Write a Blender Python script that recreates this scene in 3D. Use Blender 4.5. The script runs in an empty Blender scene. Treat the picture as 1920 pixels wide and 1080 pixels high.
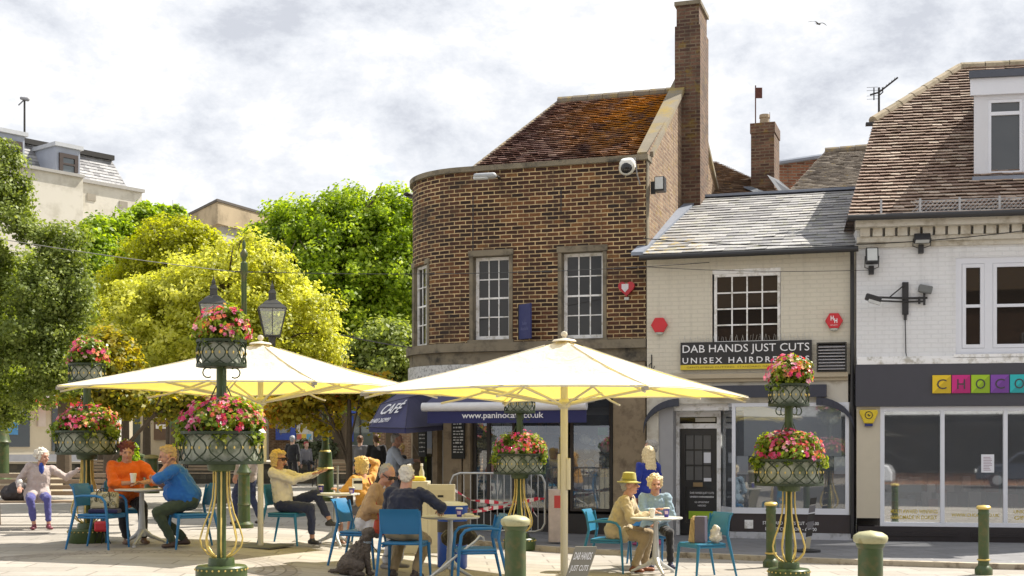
import bpy, math, random
import numpy as np
from mathutils import Vector, Matrix, Euler, noise
PI = math.pi; R = math.radians
random.seed(7); RNG = np.random.default_rng(11)
scene = bpy.context.scene
COL = scene.collection
# ---------------------------------------------------------------- camera
EYE = 1.66; FPX = 2400.0; HOR = 836.0
cam = bpy.data.cameras.new('camera'); camo = bpy.data.objects.new('camera', cam); COL.objects.link(camo)
cam.sensor_width = 36; cam.lens = 36*FPX/1920; cam.shift_y = (HOR-540)/1920
cam.clip_start = .1; cam.clip_end = 2000
camo.location = (0, 0, EYE); camo.rotation_euler = (PI/2, 0, 0)
scene.camera = camo
# ---------------------------------------------------------------- light
SUNV = Vector((.70, .42, 1.0)).normalized()
EL = math.asin(SUNV.z); AZ = math.atan2(SUNV.x, SUNV.y)
scene.view_settings.view_transform = 'Standard'; scene.view_settings.look = 'None'
scene.view_settings.exposure = 1.06; scene.view_settings.gamma = 1
w = bpy.data.worlds.new('World'); scene.world = w; w.use_nodes = True
nt = w.node_tree; N = nt.nodes; L = nt.links
for n in list(N): N.remove(n)
def nn(t, **k):
    n = N.new(t)
    for a, b in k.items(): setattr(n, a, b)
    return n
out = nn('ShaderNodeOutputWorld'); mix = nn('ShaderNodeMixShader')
sky = nn('ShaderNodeTexSky', sky_type='NISHITA', sun_disc=False, sun_elevation=EL, sun_rotation=AZ)
bg = nn('ShaderNodeBackground'); bg.inputs[1].default_value = .085
L.new(sky.outputs[0], bg.inputs[0])
tc = nn('ShaderNodeTexCoord'); mp = nn('ShaderNodeMapping'); mp.inputs['Scale'].default_value = (1, 1, 1.7)
mp.inputs['Location'].default_value = (.9, 0.35, .2)
L.new(tc.outputs['Generated'], mp.inputs[0])
n1 = nn('ShaderNodeTexNoise'); n1.inputs['Scale'].default_value = 3.4; n1.inputs['Detail'].default_value = 9; n1.inputs['Roughness'].default_value = .56; n1.inputs['Distortion'].default_value = .25
L.new(mp.outputs[0], n1.inputs['Vector'])
n2 = nn('ShaderNodeTexNoise'); n2.inputs['Scale'].default_value = 6.5; n2.inputs['Detail'].default_value = 10; n2.inputs['Roughness'].default_value = .66; n2.inputs['Distortion'].default_value = .1
L.new(mp.outputs[0], n2.inputs['Vector'])
r1 = nn('ShaderNodeValToRGB'); r1.color_ramp.elements[0].position = .27; r1.color_ramp.elements[1].position = .38   # coverage
L.new(n1.outputs[0], r1.inputs[0])
r2 = nn('ShaderNodeValToRGB'); e = r2.color_ramp.elements
e[0].position = .36; e[0].color = (.56, .585, .645, 1); e[1].position = .57; e[1].color = (1, 1, 1, 1)
x = e.new(.44); x.color = (.70, .725, .775, 1); x = e.new(.505); x.color = (.80, .815, .85, 1)
L.new(n2.outputs[0], r2.inputs[0])
cb = nn('ShaderNodeBackground'); cb.inputs[1].default_value = .58
L.new(r2.outputs[0], cb.inputs[0])
L.new(r1.outputs[0], mix.inputs[0]); L.new(bg.outputs[0], mix.inputs[1]); L.new(cb.outputs[0], mix.inputs[2]); L.new(mix.outputs[0], out.inputs[0])
sl = bpy.data.lights.new('sun', 'SUN'); sl.energy = 4.2; sl.angle = R(.53); sl.color = (1, .93, .82)
so = bpy.data.objects.new('sun', sl); COL.objects.link(so); so.rotation_euler = SUNV.to_track_quat('Z', 'Y').to_euler()
so.location = (10, 10, 30)
# ---------------------------------------------------------------- ground height
def sstep(t): t = min(1, max(0, t)); return t*t*(3-2*t)
def gz(X, Y): return .36*sstep((1.2-X)/5.5)
def P(px, py, Z): return Vector(((px-960)/FPX*Z, Z, EYE-(py-HOR)/FPX*Z))
# ---------------------------------------------------------------- helpers
def setup(o, label=None, cat=None, group=None, kind=None):
    if label: o['label'] = label
    if cat: o['category'] = cat
    if group: o['group'] = group
    if kind: o['kind'] = kind
    return o
def thing(name, label, cat, loc=(0,0,0), rz=0, group=None):
    o = bpy.data.objects.new(name, None); COL.objects.link(o); o.empty_display_size = .2
    o.location = loc; o.rotation_euler = (0, 0, rz)
    return setup(o, label, cat, group)
def copy_tree(o, parent=None):
    c = o.copy(); COL.objects.link(c)
    if parent: c.parent = parent
    for ch in list(o.children): copy_tree(ch, c)
    return c
class MB:
    def __init__(s): s.v = []; s.f = []; s.uv = {}; s.r = []
    def add(s, vs, fs, rnd=None, uvs=None):
        b = len(s.v); s.v += [tuple(p) for p in vs]
        rr = random.random() if rnd is None else rnd
        for i, f in enumerate(fs):
            if uvs: s.uv[len(s.f)] = [uvs[k] for k in f]
            s.f.append(tuple(b+k for k in f)); s.r.append(rr)
        return s
    def box(s, x0, x1, y0, y1, z0, z1, M=None, rnd=None):
        vs = [Vector(p) for p in ((x0,y0,z0),(x1,y0,z0),(x1,y1,z0),(x0,y1,z0),(x0,y0,z1),(x1,y0,z1),(x1,y1,z1),(x0,y1,z1))]
        if M: vs = [M @ p for p in vs]
        return s.add(vs, [(0,3,2,1),(4,5,6,7),(0,1,5,4),(1,2,6,5),(2,3,7,6),(3,0,4,7)], rnd)
    def poly(s, pts, rnd=None, uvs=None): return s.add(pts, [tuple(range(len(pts)))], rnd, uvs)
    def prism(s, pts, vec, rnd=None):
        pts = [Vector(p) for p in pts]; n = len(pts); vec = Vector(vec)
        nrm = Vector((0,0,0))
        for i in range(n): nrm += pts[i].cross(pts[(i+1) % n])
        if nrm.dot(vec) > 0: pts = pts[::-1]
        vs = pts+[p+vec for p in pts]
        fs = [tuple(range(n)), tuple(range(2*n-1, n-1, -1))]+[((i+1) % n, i, n+i, n+(i+1) % n) for i in range(n)]
        return s.add(vs, fs, rnd)
    def tube(s, pts, rad, seg=8, rnd=None, cap=True):
        pts = [Vector(p) for p in pts]; n = len(pts)
        if not hasattr(rad, '__len__'): rad = [rad]*n
        T = [(pts[min(i+1, n-1)]-pts[max(i-1, 0)]).normalized() for i in range(n)]
        u = T[0].orthogonal().normalized(); vs = []; fs = []
        for i in range(n):
            u = (u-T[i]*u.dot(T[i])).normalized(); w_ = T[i].cross(u)
            for k in range(seg):
                a = 2*PI*k/seg; vs.append(pts[i]+(u*math.cos(a)+w_*math.sin(a))*rad[i])
        for i in range(n-1):
            for k in range(seg):
                k2 = (k+1) % seg; fs.append((i*seg+k, i*seg+k2, (i+1)*seg+k2, (i+1)*seg+k))
        if cap: fs.append(tuple(range(seg-1, -1, -1))); fs.append(tuple((n-1)*seg+k for k in range(seg)))
        return s.add(vs, fs, rnd)
    def lathe(s, prof, c=(0,0,0), seg=20, M=None, rnd=None, a0=0, a1=2*PI):
        vs = []; fs = []; n = len(prof); full = abs(a1-a0-2*PI) < 1e-6; m = seg if full else seg+1
        for (r, z) in prof:
            for k in range(m):
                a = a0+(a1-a0)*k/seg; p = Vector((r*math.cos(a), r*math.sin(a), z))
                if M: p = M @ p
                vs.append(p+Vector(c))
        for i in range(n-1):
            for k in range(seg):
                k2 = (k+1) % m; fs.append((i*m+k, i*m+k2, (i+1)*m+k2, (i+1)*m+k))
        if full:
            if prof[0][0] > 1e-4: fs.append(tuple(range(m-1, -1, -1)))
            if prof[-1][0] > 1e-4: fs.append(tuple((n-1)*m+k for k in range(m)))
        return s.add(vs, fs, rnd)
    def ball(s, c, r, seg=12, M=None, rnd=None):
        if not hasattr(r, '__len__'): r = (r, r, r)
        S = Matrix.Diagonal((r[0], r[1], r[2])).to_3x3()
        if M is not None: S = M.to_3x3() @ S
        h = max(4, seg//2)
        return s.lathe([(math.sin(PI*i/h)+(1e-5 if i in (0, h) else 0), -math.cos(PI*i/h)) for i in range(h+1)], c, seg, S, rnd)
    def ecap(s, a, b, ra, rb, xa=None, seg=14):
        # tapered capsule; ra, rb = (across, fore-aft) radii, xa = across axis
        a = Vector(a); b = Vector(b)
        if not hasattr(ra, '__len__'): ra = (ra, ra)
        if not hasattr(rb, '__len__'): rb = (rb, rb)
        t = b-a; ln = t.length or 1e-4; t = t.normalized()
        xa = Vector(xa) if xa is not None else t.orthogonal()
        xa = (xa-t*xa.dot(t)).normalized(); ya = t.cross(xa); vs = []; fs = []; rows = []
        for i in range(1, 5): an = PI/2*i/4; rows.append((a, ra, math.sin(an), -math.cos(an)))
        for q in (.33, .66): rows.append((a.lerp(b, q), (ra[0]+(rb[0]-ra[0])*q, ra[1]+(rb[1]-ra[1])*q), 1, 0))
        for i in range(4): an = PI/2*i/4; rows.append((b, rb, math.cos(an), math.sin(an)))
        for (c, r, k1, k2) in rows:
            for k in range(seg):
                g = 2*PI*k/seg; vs.append(c+(xa*math.cos(g)*r[0]+ya*math.sin(g)*r[1])*k1+t*k2*min(r))
        n = len(rows)
        for i in range(n-1):
            for k in range(seg): k2 = (k+1) % seg; fs.append((i*seg+k, i*seg+k2, (i+1)*seg+k2, (i+1)*seg+k))
        fs.append(tuple(range(seg-1, -1, -1))); fs.append(tuple((n-1)*seg+k for k in range(seg)))
        return s.add(vs, fs)
    def mesh(s, name, smooth=False):
        me = bpy.data.meshes.new(name); me.from_pydata(s.v, [], s.f); me.update()
        uvl = me.uv_layers.new(name='UVMap'); dat = uvl.data
        co = s.v
        for p in me.polygons:
            i = p.index; c = s.uv.get(i)
            if c is None:
                n = p.normal
                if abs(n.z) > .93: c = [(co[v][0], co[v][1]) for v in p.vertices]
                else:
                    h = math.hypot(n.x, n.y); tx, ty = -n.y/h, n.x/h
                    c = [(co[v][0]*tx+co[v][1]*ty, co[v][2]/h) for v in p.vertices]
            for k, li in enumerate(p.loop_indices): dat[li].uv = c[k]
        at = me.attributes.new('rnd', 'FLOAT', 'FACE'); at.data.foreach_set('value', s.r)
        if smooth: me.polygons.foreach_set('use_smooth', [True]*len(me.polygons))
        return me
    def build(s, name, m, parent=None, smooth=False, bevel=0, auto=None):
        o = bpy.data.objects.new(name, s.mesh(name, smooth)); COL.objects.link(o)
        if m: o.data.materials.append(m)
        if parent: o.parent = parent
        if bevel:
            b = o.modifiers.new('bevel', 'BEVEL'); b.width = bevel; b.segments = 2; b.limit_method = 'ANGLE'; b.angle_limit = R(40)
        if auto:
            o.data.polygons.foreach_set('use_smooth', [True]*len(o.data.polygons))
            o.data.set_sharp_from_angle(angle=R(auto))
        return o
def bx(name, m, parent, *a, bevel=0, M=None): return MB().box(*a, M=M).build(name, m, parent, bevel=bevel)
def text(s, m, parent, c, width=None, height=.1, name='lettering', shear=0, thick=.004, M=None, align='CENTER', bold=0, space=1.0):
    """text in the parent's x-z plane facing -y; c = centre (x,y,z)"""
    cu = bpy.data.curves.new('t', 'FONT'); cu.body = s; cu.size = 1; cu.shear = shear; cu.extrude = thick/2/height if height else .01
    cu.align_x = 'CENTER'; cu.resolution_u = 3; cu.offset = bold; cu.space_character = space
    o = bpy.data.objects.new('t', cu); COL.objects.link(o)
    dg = bpy.context.evaluated_depsgraph_get(); me = bpy.data.meshes.new_from_object(o.evaluated_get(dg))
    bpy.data.objects.remove(o); bpy.data.curves.remove(cu)
    n = len(me.vertices); a = np.zeros(n*3); me.vertices.foreach_get('co', a); a = a.reshape(-1, 3)
    mn = a.min(0); mx = a.max(0); cap = mx[1]-mn[1]
    k = height/cap; kx = (width/(mx[0]-mn[0])) if width else k
    b = np.zeros_like(a)
    b[:, 0] = (a[:, 0]-(mn[0]+mx[0])/2)*kx; b[:, 2] = (a[:, 1]-(mn[1]+mx[1])/2)*k; b[:, 1] = -(a[:, 2]-mn[2])/(mx[2]-mn[2])*thick
    if M is not None:
        M3 = np.array(M.to_3x3()); b = b @ M3.T
    b += np.array(c)
    me.vertices.foreach_set('co', b.ravel()); me.update(); me.name = name
    me.materials.clear(); me.materials.append(m)
    ob = bpy.data.objects.new(name, me); COL.objects.link(ob)
    if parent: ob.parent = parent
    return ob
class Fac:
    """vertical facade plane Z = Z0 - m X; local frame x along it to the right, y back into the building"""
    def __init__(s, Z0, m, z=0): s.a = math.atan(m); s.o = Vector((0, Z0, 0)); s.z = z
    def loc(s, X, Y):
        d = Vector((X, Y, 0))-s.o; c, sn = math.cos(s.a), math.sin(s.a)
        return Vector((d.x*c-d.y*sn, d.x*sn+d.y*c, 0))
    def world(s, x, y, z): c, sn = math.cos(s.a), math.sin(s.a); return Vector((x*c+y*sn, s.o.y-x*sn+y*c, z))
    def p(s, px, py, dy=0):
        k = (px-960)/FPX; c, sn = math.cos(s.a), math.sin(s.a)
        # point t*(k,1): local y = k t s + (t - Z0) c = dy
        t = (dy+s.o.y*c)/(k*sn+c); q = s.loc(k*t, t)
        return q.x, EYE-(py-HOR)/FPX*t
    def x(s, px, dy=0): return s.p(px, 800, dy)[0]
    def zz(s, px, py, dy=0): return s.p(px, py, dy)[1]
    def hit(s, px, py, p0, n):
        """ray against a plane given in local coords"""
        A = s.loc(0, 0); A.z = EYE; Bw = P(px, py, 10.); B = s.loc(Bw.x, Bw.y); B.z = Bw.z
        d = B-A; n = Vector(n); t = n.dot(Vector(p0)-A)/n.dot(d); return A+d*t
# ---------------------------------------------------------------- materials
MATS = {}
def newmat(name):
    m = bpy.data.materials.new(name); m.use_nodes = True; nt = m.node_tree
    for n in list(nt.nodes): nt.nodes.remove(n)
    o = nt.nodes.new('ShaderNodeOutputMaterial'); b = nt.nodes.new('ShaderNodeBsdfPrincipled'); nt.links.new(b.outputs[0], o.inputs[0])
    return m, nt, b, o
def nd(nt, t, **k):
    n = nt.nodes.new(t)
    for a, v in k.items():
        if a[0] == '_': n.inputs[a[1:].replace('_', ' ')].default_value = v
        else: setattr(n, a, v)
    return n
def mixc(nt, fac, a, b, mode='MIX'):
    n = nt.nodes.new('ShaderNodeMix'); n.data_type = 'RGBA'; n.blend_type = mode
    for sck, v in ((0, fac), (6, a), (7, b)):
        if hasattr(v, 'is_linked') or hasattr(v, 'links'): nt.links.new(v, n.inputs[sck])
        else: n.inputs[sck].default_value = v if sck == 0 else (tuple(v)+(1,))[:4]
    return n.outputs[2]
def ramp(nt, src, stops):
    n = nt.nodes.new('ShaderNodeValToRGB'); e = n.color_ramp.elements
    while len(e) < len(stops): e.new(.5)
    for k, (p, c) in enumerate(stops):
        e[k].position = p; e[k].color = (tuple(c)+(1,))[:4] if hasattr(c, '__len__') else (c, c, c, 1)
    nt.links.new(src, n.inputs[0]); return n.outputs[0]
def noi(nt, co, scale, detail=4, rough=.55, dist=0):
    n = nd(nt, 'ShaderNodeTexNoise', _Scale=scale, _Detail=detail, _Roughness=rough, _Distortion=dist)
    if co is not None: nt.links.new(co, n.inputs['Vector'])
    return n.outputs[0]
def bumpn(nt, b, h, strength=.3, dist=.01):
    n = nd(nt, 'ShaderNodeBump', _Strength=strength, _Distance=dist); nt.links.new(h, n.inputs['Height']); nt.links.new(n.outputs[0], b.inputs['Normal'])
def mul(c, k): return tuple(min(1, v*k) for v in c)
def M_(name, col, rough=.6, metal=0, var=.18, scale=6, bump=.15, bscale=60, stain=None, coat=0, emit=0):
    if name in MATS: return MATS[name]
    m, nt, b, o = newmat(name)
    tc = nd(nt, 'ShaderNodeTexCoord').outputs['Object']
    c = mixc(nt, noi(nt, tc, scale, 6, .6), mul(col, 1-var), mul(col, 1+var))
    if stain:
        s = ramp(nt, noi(nt, tc, stain[1], 6, .65), [(.5, 0), (.68, 1)]); c = mixc(nt, s, c, stain[0])
    nt.links.new(c, b.inputs['Base Color']); b.inputs['Roughness'].default_value = rough; b.inputs['Metallic'].default_value = metal
    if coat: b.inputs['Coat Weight'].default_value = coat
    if bump: bumpn(nt, b, noi(nt, tc, bscale, 3), bump, .004)
    MATS[name] = m; return m
def M_fabric(name, col, var=.15, wave=False):
    if name in MATS: return MATS[name]
    m, nt, b, o = newmat(name); tc = nd(nt, 'ShaderNodeTexCoord').outputs['Object']
    c = mixc(nt, noi(nt, tc, 9, 5, .6), mul(col, 1-var), mul(col, 1+var)); c = mixc(nt, ramp(nt, noi(nt, tc, 220, 1), [(.4, 0), (.6, .25)]), c, mul(col, .7))
    nt.links.new(c, b.inputs['Base Color']); b.inputs['Roughness'].default_value = .9; b.inputs['Sheen Weight'].default_value = .2
    bumpn(nt, b, noi(nt, tc, 25, 4), .35, .01); MATS[name] = m; return m
def M_brick(name, stops, mortar, stain=.5, bw=.225, bh=.075, lichen=0, ms=.014, dark=(.03,.022,.018), paint=None):
    if name in MATS: return MATS[name]
    m, nt, b, o = newmat(name); uv = nd(nt, 'ShaderNodeTexCoord').outputs['UV']; ob = nd(nt, 'ShaderNodeTexCoord').outputs['Object']
    w1 = nd(nt, 'ShaderNodeTexNoise', _Scale=9., _Detail=2.); nt.links.new(uv, w1.inputs['Vector'])
    va = nd(nt, 'ShaderNodeVectorMath', operation='MULTIPLY_ADD'); va.inputs[1].default_value = (.012,)*3; nt.links.new(w1.outputs['Color'], va.inputs[0]); nt.links.new(uv, va.inputs[2])
    bt = nd(nt, 'ShaderNodeTexBrick', _Scale=1., _Brick_Width=bw, _Row_Height=bh, _Mortar_Size=ms, _Mortar_Smooth=.25, _Bias=0.); bt.offset = .5
    bt.inputs['Color1'].default_value = (0,0,0,1); bt.inputs['Color2'].default_value = (1,1,1,1); bt.inputs['Mortar'].default_value = (.5,.5,.5,1)
    nt.links.new(va.outputs[0], bt.inputs['Vector'])
    c = ramp(nt, bt.outputs['Color'], stops)
    big = noi(nt, ob, 1.1, 6, .65)
    c = mixc(nt, ramp(nt, noi(nt, ob, 30, 3), [(.35, 0), (.7, .5)]), c, mul(stops[0][1], .8))
    mo = mixc(nt, ramp(nt, noi(nt, ob, 2.3, 5, .7), [(.38, 0), (.62, 1)]), mul(mortar, .55), mortar)
    c = mixc(nt, bt.outputs['Fac'], c, mo)
    if stain: c = mixc(nt, ramp(nt, big, [(.5, 0), (.72, stain)]), c, dark)
    mpS = nd(nt, 'ShaderNodeMapping'); mpS.inputs['Scale'].default_value = (4.5, 4.5, .35); nt.links.new(ob, mpS.inputs[0])
    streak = ramp(nt, noi(nt, mpS.outputs[0], 1.6, 5, .6), [(.52, 0), (.72, .5)])
    if not paint: c = mixc(nt, streak, c, dark)
    if lichen: c = mixc(nt, ramp(nt, noi(nt, ob, 3.1, 8, .75), [(.55, 0), (.66, lichen)]), c, (.22,.15,.02))
    if paint:
        c = mixc(nt, .86, c, paint); s2 = nd(nt, 'ShaderNodeMath', operation='MULTIPLY'); s2.inputs[1].default_value = .5; nt.links.new(streak, s2.inputs[0]); c = mixc(nt, s2.outputs[0], c, mul(paint, .55))
        c = mixc(nt, ramp(nt, noi(nt, ob, 9, 7, .8), [(.66, 0), (.72, .55)]), c, mul(paint, .45))
    nt.links.new(c, b.inputs['Base Color']); b.inputs['Roughness'].default_value = .9
    inv = nd(nt, 'ShaderNodeMath', operation='MULTIPLY_ADD'); inv.inputs[1].default_value = -1; inv.inputs[2].default_value = 1
    nt.links.new(bt.outputs['Fac'], inv.inputs[0])
    ad = nd(nt, 'ShaderNodeMath', operation='ADD'); nt.links.new(inv.outputs[0], ad.inputs[0]); nt.links.new(noi(nt, ob, 45, 4), ad.inputs[1])
    bumpn(nt, b, ad.outputs[0], .5 if not paint else .5, .010); MATS[name] = m; return m
def M_tile(name, stops, patch=None, rough=.85):
    """per-tile colour from the 'rnd' face attribute, with lichen patches"""
    if name in MATS: return MATS[name]
    m, nt, b, o = newmat(name); at = nd(nt, 'ShaderNodeAttribute', attribute_name='rnd'); ob = nd(nt, 'ShaderNodeTexCoord').outputs['Object']
    c = ramp(nt, at.outputs['Fac'], stops); c = mixc(nt, ramp(nt, noi(nt, ob, 22, 5, .7), [(.4, 0), (.75, .6)]), c, mul(stops[0][1], .7))
    if patch:
        for (pc, sc, lo, hi, loc, rad) in patch:
            f = ramp(nt, noi(nt, ob, sc, 8, .75), [(lo, 0), (hi, 1)])
            if loc is not None:
                vm = nd(nt, 'ShaderNodeVectorMath', operation='DISTANCE'); nt.links.new(ob, vm.inputs[0]); vm.inputs[1].default_value = loc
                dd = nd(nt, 'ShaderNodeMath', operation='DIVIDE'); nt.links.new(vm.outputs['Value'], dd.inputs[0]); dd.inputs[1].default_value = rad
                g = ramp(nt, dd.outputs[0], [(.35, 1), (1, 0)]); mm = nd(nt, 'ShaderNodeMath', operation='MULTIPLY'); nt.links.new(f, mm.inputs[0]); nt.links.new(g, mm.inputs[1]); f = mm.outputs[0]
            c = mixc(nt, f, c, pc)
    nt.links.new(c, b.inputs['Base Color']); b.inputs['Roughness'].default_value = rough
    bumpn(nt, b, noi(nt, ob, 60, 4), .4, .006); MATS[name] = m; return m
def M_glass(name, tint=(.015,.02,.025), trans=.0, rough=.02, ior=1.5, spec=.5):
    """trans=0: pane in front of a dark room; otherwise see-through pane with mirror reflections"""
    if name in MATS: return MATS[name]
    m, nt, b, o = newmat(name)
    b.inputs['Base Color'].default_value = tuple(tint)+(1,); b.inputs['Roughness'].default_value = rough; b.inputs['IOR'].default_value = ior
    b.inputs['Specular IOR Level'].default_value = spec
    if trans:
        fr = nd(nt, 'ShaderNodeFresnel', _IOR=ior); ma = nd(nt, 'ShaderNodeMath', operation='MULTIPLY_ADD'); ma.inputs[1].default_value = 1.2; ma.inputs[2].default_value = 1-trans; nt.links.new(fr.outputs[0], ma.inputs[0])
        gl = nd(nt, 'ShaderNodeBsdfGlossy', _Roughness=rough); gl.inputs[0].default_value = (.9,.93,.95,1)
        df = nd(nt, 'ShaderNodeBsdfDiffuse'); df.inputs[0].default_value = (.42,.47,.55,1); tr0 = nd(nt, 'ShaderNodeBsdfTransparent'); tr0.inputs[0].default_value = (.82,.85,.87,1); tr = nd(nt, 'ShaderNodeMixShader'); tr.inputs[0].default_value = .16; nt.links.new(tr0.outputs[0], tr.inputs[1]); nt.links.new(df.outputs[0], tr.inputs[2]); ms = nd(nt, 'ShaderNodeMixShader')
        nt.links.new(ma.outputs[0], ms.inputs[0]); nt.links.new(tr.outputs[0], ms.inputs[1]); nt.links.new(gl.outputs[0], ms.inputs[2]); nt.links.new(ms.outputs[0], o.inputs[0])
    MATS[name] = m; return m
def M_leaf(name, stops, trans=.45, tcol=None, rough=.5, spec=.4):
    if name in MATS: return MATS[name]
    m, nt, b, o = newmat(name); at = nd(nt, 'ShaderNodeAttribute', attribute_name='rnd')
    c = ramp(nt, at.outputs['Fac'], stops); nt.links.new(c, b.inputs['Base Color']); b.inputs['Roughness'].default_value = rough; b.inputs['Specular IOR Level'].default_value = spec
    t = nd(nt, 'ShaderNodeBsdfTranslucent'); ms = nd(nt, 'ShaderNodeMixShader'); ms.inputs[0].default_value = trans
    tc = mixc(nt, 1.0, c, tcol or (1,1,.55), 'MULTIPLY'); tc = mixc(nt, 1.0, tc, (1.6, 1.6, 1.2), 'MULTIPLY') ; nt.links.new(tc, t.inputs[0])
    nt.links.new(b.outputs[0], ms.inputs[1]); nt.links.new(t.outputs[0], ms.inputs[2]); nt.links.new(ms.outputs[0], o.inputs[0]); MATS[name] = m; return m
def M_canopy(name):
    m, nt, b, o = newmat(name); tc = nd(nt, 'ShaderNodeTexCoord').outputs['Object']
    c = mixc(nt, noi(nt, tc, 2.2, 6, .7), (.87,.84,.73), (.91,.89,.81)); c = mixc(nt, ramp(nt, noi(nt, tc, 5, 7, .8), [(.58, 0), (.75, .2)]), c, (.55,.50,.36)); nt.links.new(c, b.inputs['Base Color']); b.inputs['Roughness'].default_value = .85
    t = nd(nt, 'ShaderNodeBsdfTranslucent'); t.inputs[0].default_value = (.95,.74,.04,1); ms = nd(nt, 'ShaderNodeMixShader'); ms.inputs[0].default_value = .36
    bumpn(nt, b, noi(nt, tc, 4, 5, .6, .6), .7, .06)
    nt.links.new(b.outputs[0], ms.inputs[1]); nt.links.new(t.outputs[0], ms.inputs[2]); nt.links.new(ms.outputs[0], o.inputs[0]); return m
WHITE = M_('white_paint', (.82,.82,.82), .45, var=.06, stain=((.45,.43,.38), 7))
BLACK = M_('black_paint', (.02,.02,.022), .45)
DARKM = M_('dark_metal', (.03,.028,.025), .5, .3)
STEEL = M_('galvanised_steel', (.42,.43,.44), .4, .8)
NAVY = M_fabric('navy_canvas', (.022,.024,.10))
GREEN = M_('dark_green_paint', (.045,.075,.022), .4, var=.3, stain=((.10,.09,.03), 9), bump=.2)
GOLD = M_('gold_paint', (.62,.47,.14), .35, .35, var=.2)
STONE = M_('weathered_stone', (.20,.17,.12), .9, var=.35, scale=3, bump=.5, bscale=40, stain=((.05,.045,.037), 2.6))
CREAMST = M_('cream_stone', (.42,.36,.26), .9, var=.15, scale=4, bump=.4)
LEAD = M_('lead_flashing', (.22,.25,.31), .6, .2, var=.2)
GLASSD = M_glass('dark_window_glass', (.018,.016,.014), spec=.45)
GLASST = M_glass('shop_glass', trans=.88)
INT = M_('dim_interior', (.06,.055,.05), .9, var=.3)
SLATEM = M_tile('slate', [(0,(.20,.20,.21)), (.35,(.30,.30,.31)), (.7,(.36,.36,.36)), (1,(.46,.45,.44))], [((.30,.31,.20), 5, .52, .72, None, 1), ((.42,.30,.05), 7, .5, .62, (2.6, .3, 5.2), 1.2), ((.1,.1,.1), 14, .62, .7, None, 1)], .8)
# ================================================================ SETTING: ground, paving
def M_paving(name, c1, c2, joint, sw, sh, jm=.012, circ=None, rough=.8, stain=(.22,.20,.17), rotz=0):
    m, nt, b, o = newmat(name); ob = nd(nt, 'ShaderNodeTexCoord').outputs['Object']
    mp = nd(nt, 'ShaderNodeMapping'); mp.inputs['Rotation'].default_value = (0, 0, rotz); nt.links.new(ob, mp.inputs[0])
    bt = nd(nt, 'ShaderNodeTexBrick', _Scale=1., _Brick_Width=sw, _Row_Height=sh, _Mortar_Size=jm, _Mortar_Smooth=.2); bt.offset = .37
    bt.inputs['Color1'].default_value = tuple(c1)+(1,); bt.inputs['Color2'].default_value = tuple(c2)+(1,); bt.inputs['Mortar'].default_value = tuple(joint)+(1,)
    nt.links.new(mp.outputs[0], bt.inputs['Vector']); c = bt.outputs['Color']
    if circ:   # ring of small setts
        (cx, cy, r0, r1) = circ
        sp = nd(nt, 'ShaderNodeSeparateXYZ'); nt.links.new(ob, sp.inputs[0])
        def mt(op, a, b_=None):
            n = nd(nt, 'ShaderNodeMath', operation=op)
            for i, v in enumerate((a, b_)):
                if v is None: continue
                if isinstance(v, (int, float)): n.inputs[i].default_value = v
                else: nt.links.new(v, n.inputs[i])
            return n.outputs[0]
        dx = mt('SUBTRACT', sp.outputs[0], cx); dy = mt('SUBTRACT', sp.outputs[1], cy)
        rad = mt('SQRT', mt('ADD', mt('MULTIPLY', dx, dx), mt('MULTIPLY', dy, dy))); ang = mt('MULTIPLY', mt('ARCTAN2', dy, dx), (r0+r1)/2)
        cm = nd(nt, 'ShaderNodeCombineXYZ'); nt.links.new(ang, cm.inputs[0]); nt.links.new(rad, cm.inputs[1])
        b2 = nd(nt, 'ShaderNodeTexBrick', _Scale=1., _Brick_Width=.2, _Row_Height=.12, _Mortar_Size=.012)
        b2.inputs['Color1'].default_value = (.24,.21,.19,1); b2.inputs['Color2'].default_value = (.36,.33,.30,1); b2.inputs['Mortar'].default_value = (.16,.14,.12,1)
        nt.links.new(cm.outputs[0], b2.inputs['Vector'])
        msk = mt('MULTIPLY', mt('GREATER_THAN', rad, r0), mt('LESS_THAN', rad, r1)); c = mixc(nt, msk, c, b2.outputs['Color'])
    c = mixc(nt, ramp(nt, noi(nt, ob, 1.3, 8, .7), [(.42, 0), (.72, .6)]), c, stain)
    c = mixc(nt, ramp(nt, noi(nt, ob, 18, 6, .75), [(.5, 0), (.8, .45)]), c, mul(stain, .7))
    vg = nd(nt, 'ShaderNodeTexVoronoi', _Scale=2.6); nt.links.new(ob, vg.inputs['Vector']); c = mixc(nt, ramp(nt, vg.outputs['Distance'], [(.05, .7), (.075, 0)]), c, mul(stain, .45))
    vl = nd(nt, 'ShaderNodeTexVoronoi', _Scale=1.7); vl.inputs['Randomness'].default_value = 1; nt.links.new(ob, vl.inputs['Vector']); c = mixc(nt, ramp(nt, vl.outputs['Distance'], [(.03, .6), (.045, 0)]), c, (.62,.6,.56))
    nt.links.new(c, b.inputs['Base Color']); b.inputs['Roughness'].default_value = rough
    ad = nd(nt, 'ShaderNodeMath', operation='SUBTRACT'); nt.links.new(noi(nt, ob, 35, 5), ad.inputs[0]); nt.links.new(bt.outputs['Fac'], ad.inputs[1])
    bumpn(nt, b, ad.outputs[0], .4, .006); return m
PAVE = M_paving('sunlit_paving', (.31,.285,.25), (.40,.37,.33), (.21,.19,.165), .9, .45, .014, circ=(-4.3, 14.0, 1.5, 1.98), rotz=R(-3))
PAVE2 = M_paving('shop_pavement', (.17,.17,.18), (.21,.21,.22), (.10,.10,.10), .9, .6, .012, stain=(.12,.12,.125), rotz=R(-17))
PAVE3 = M_paving('terrace_paving', (.50,.45,.38), (.56,.52,.45), (.3,.27,.22), .8, .6, .014)
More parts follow.
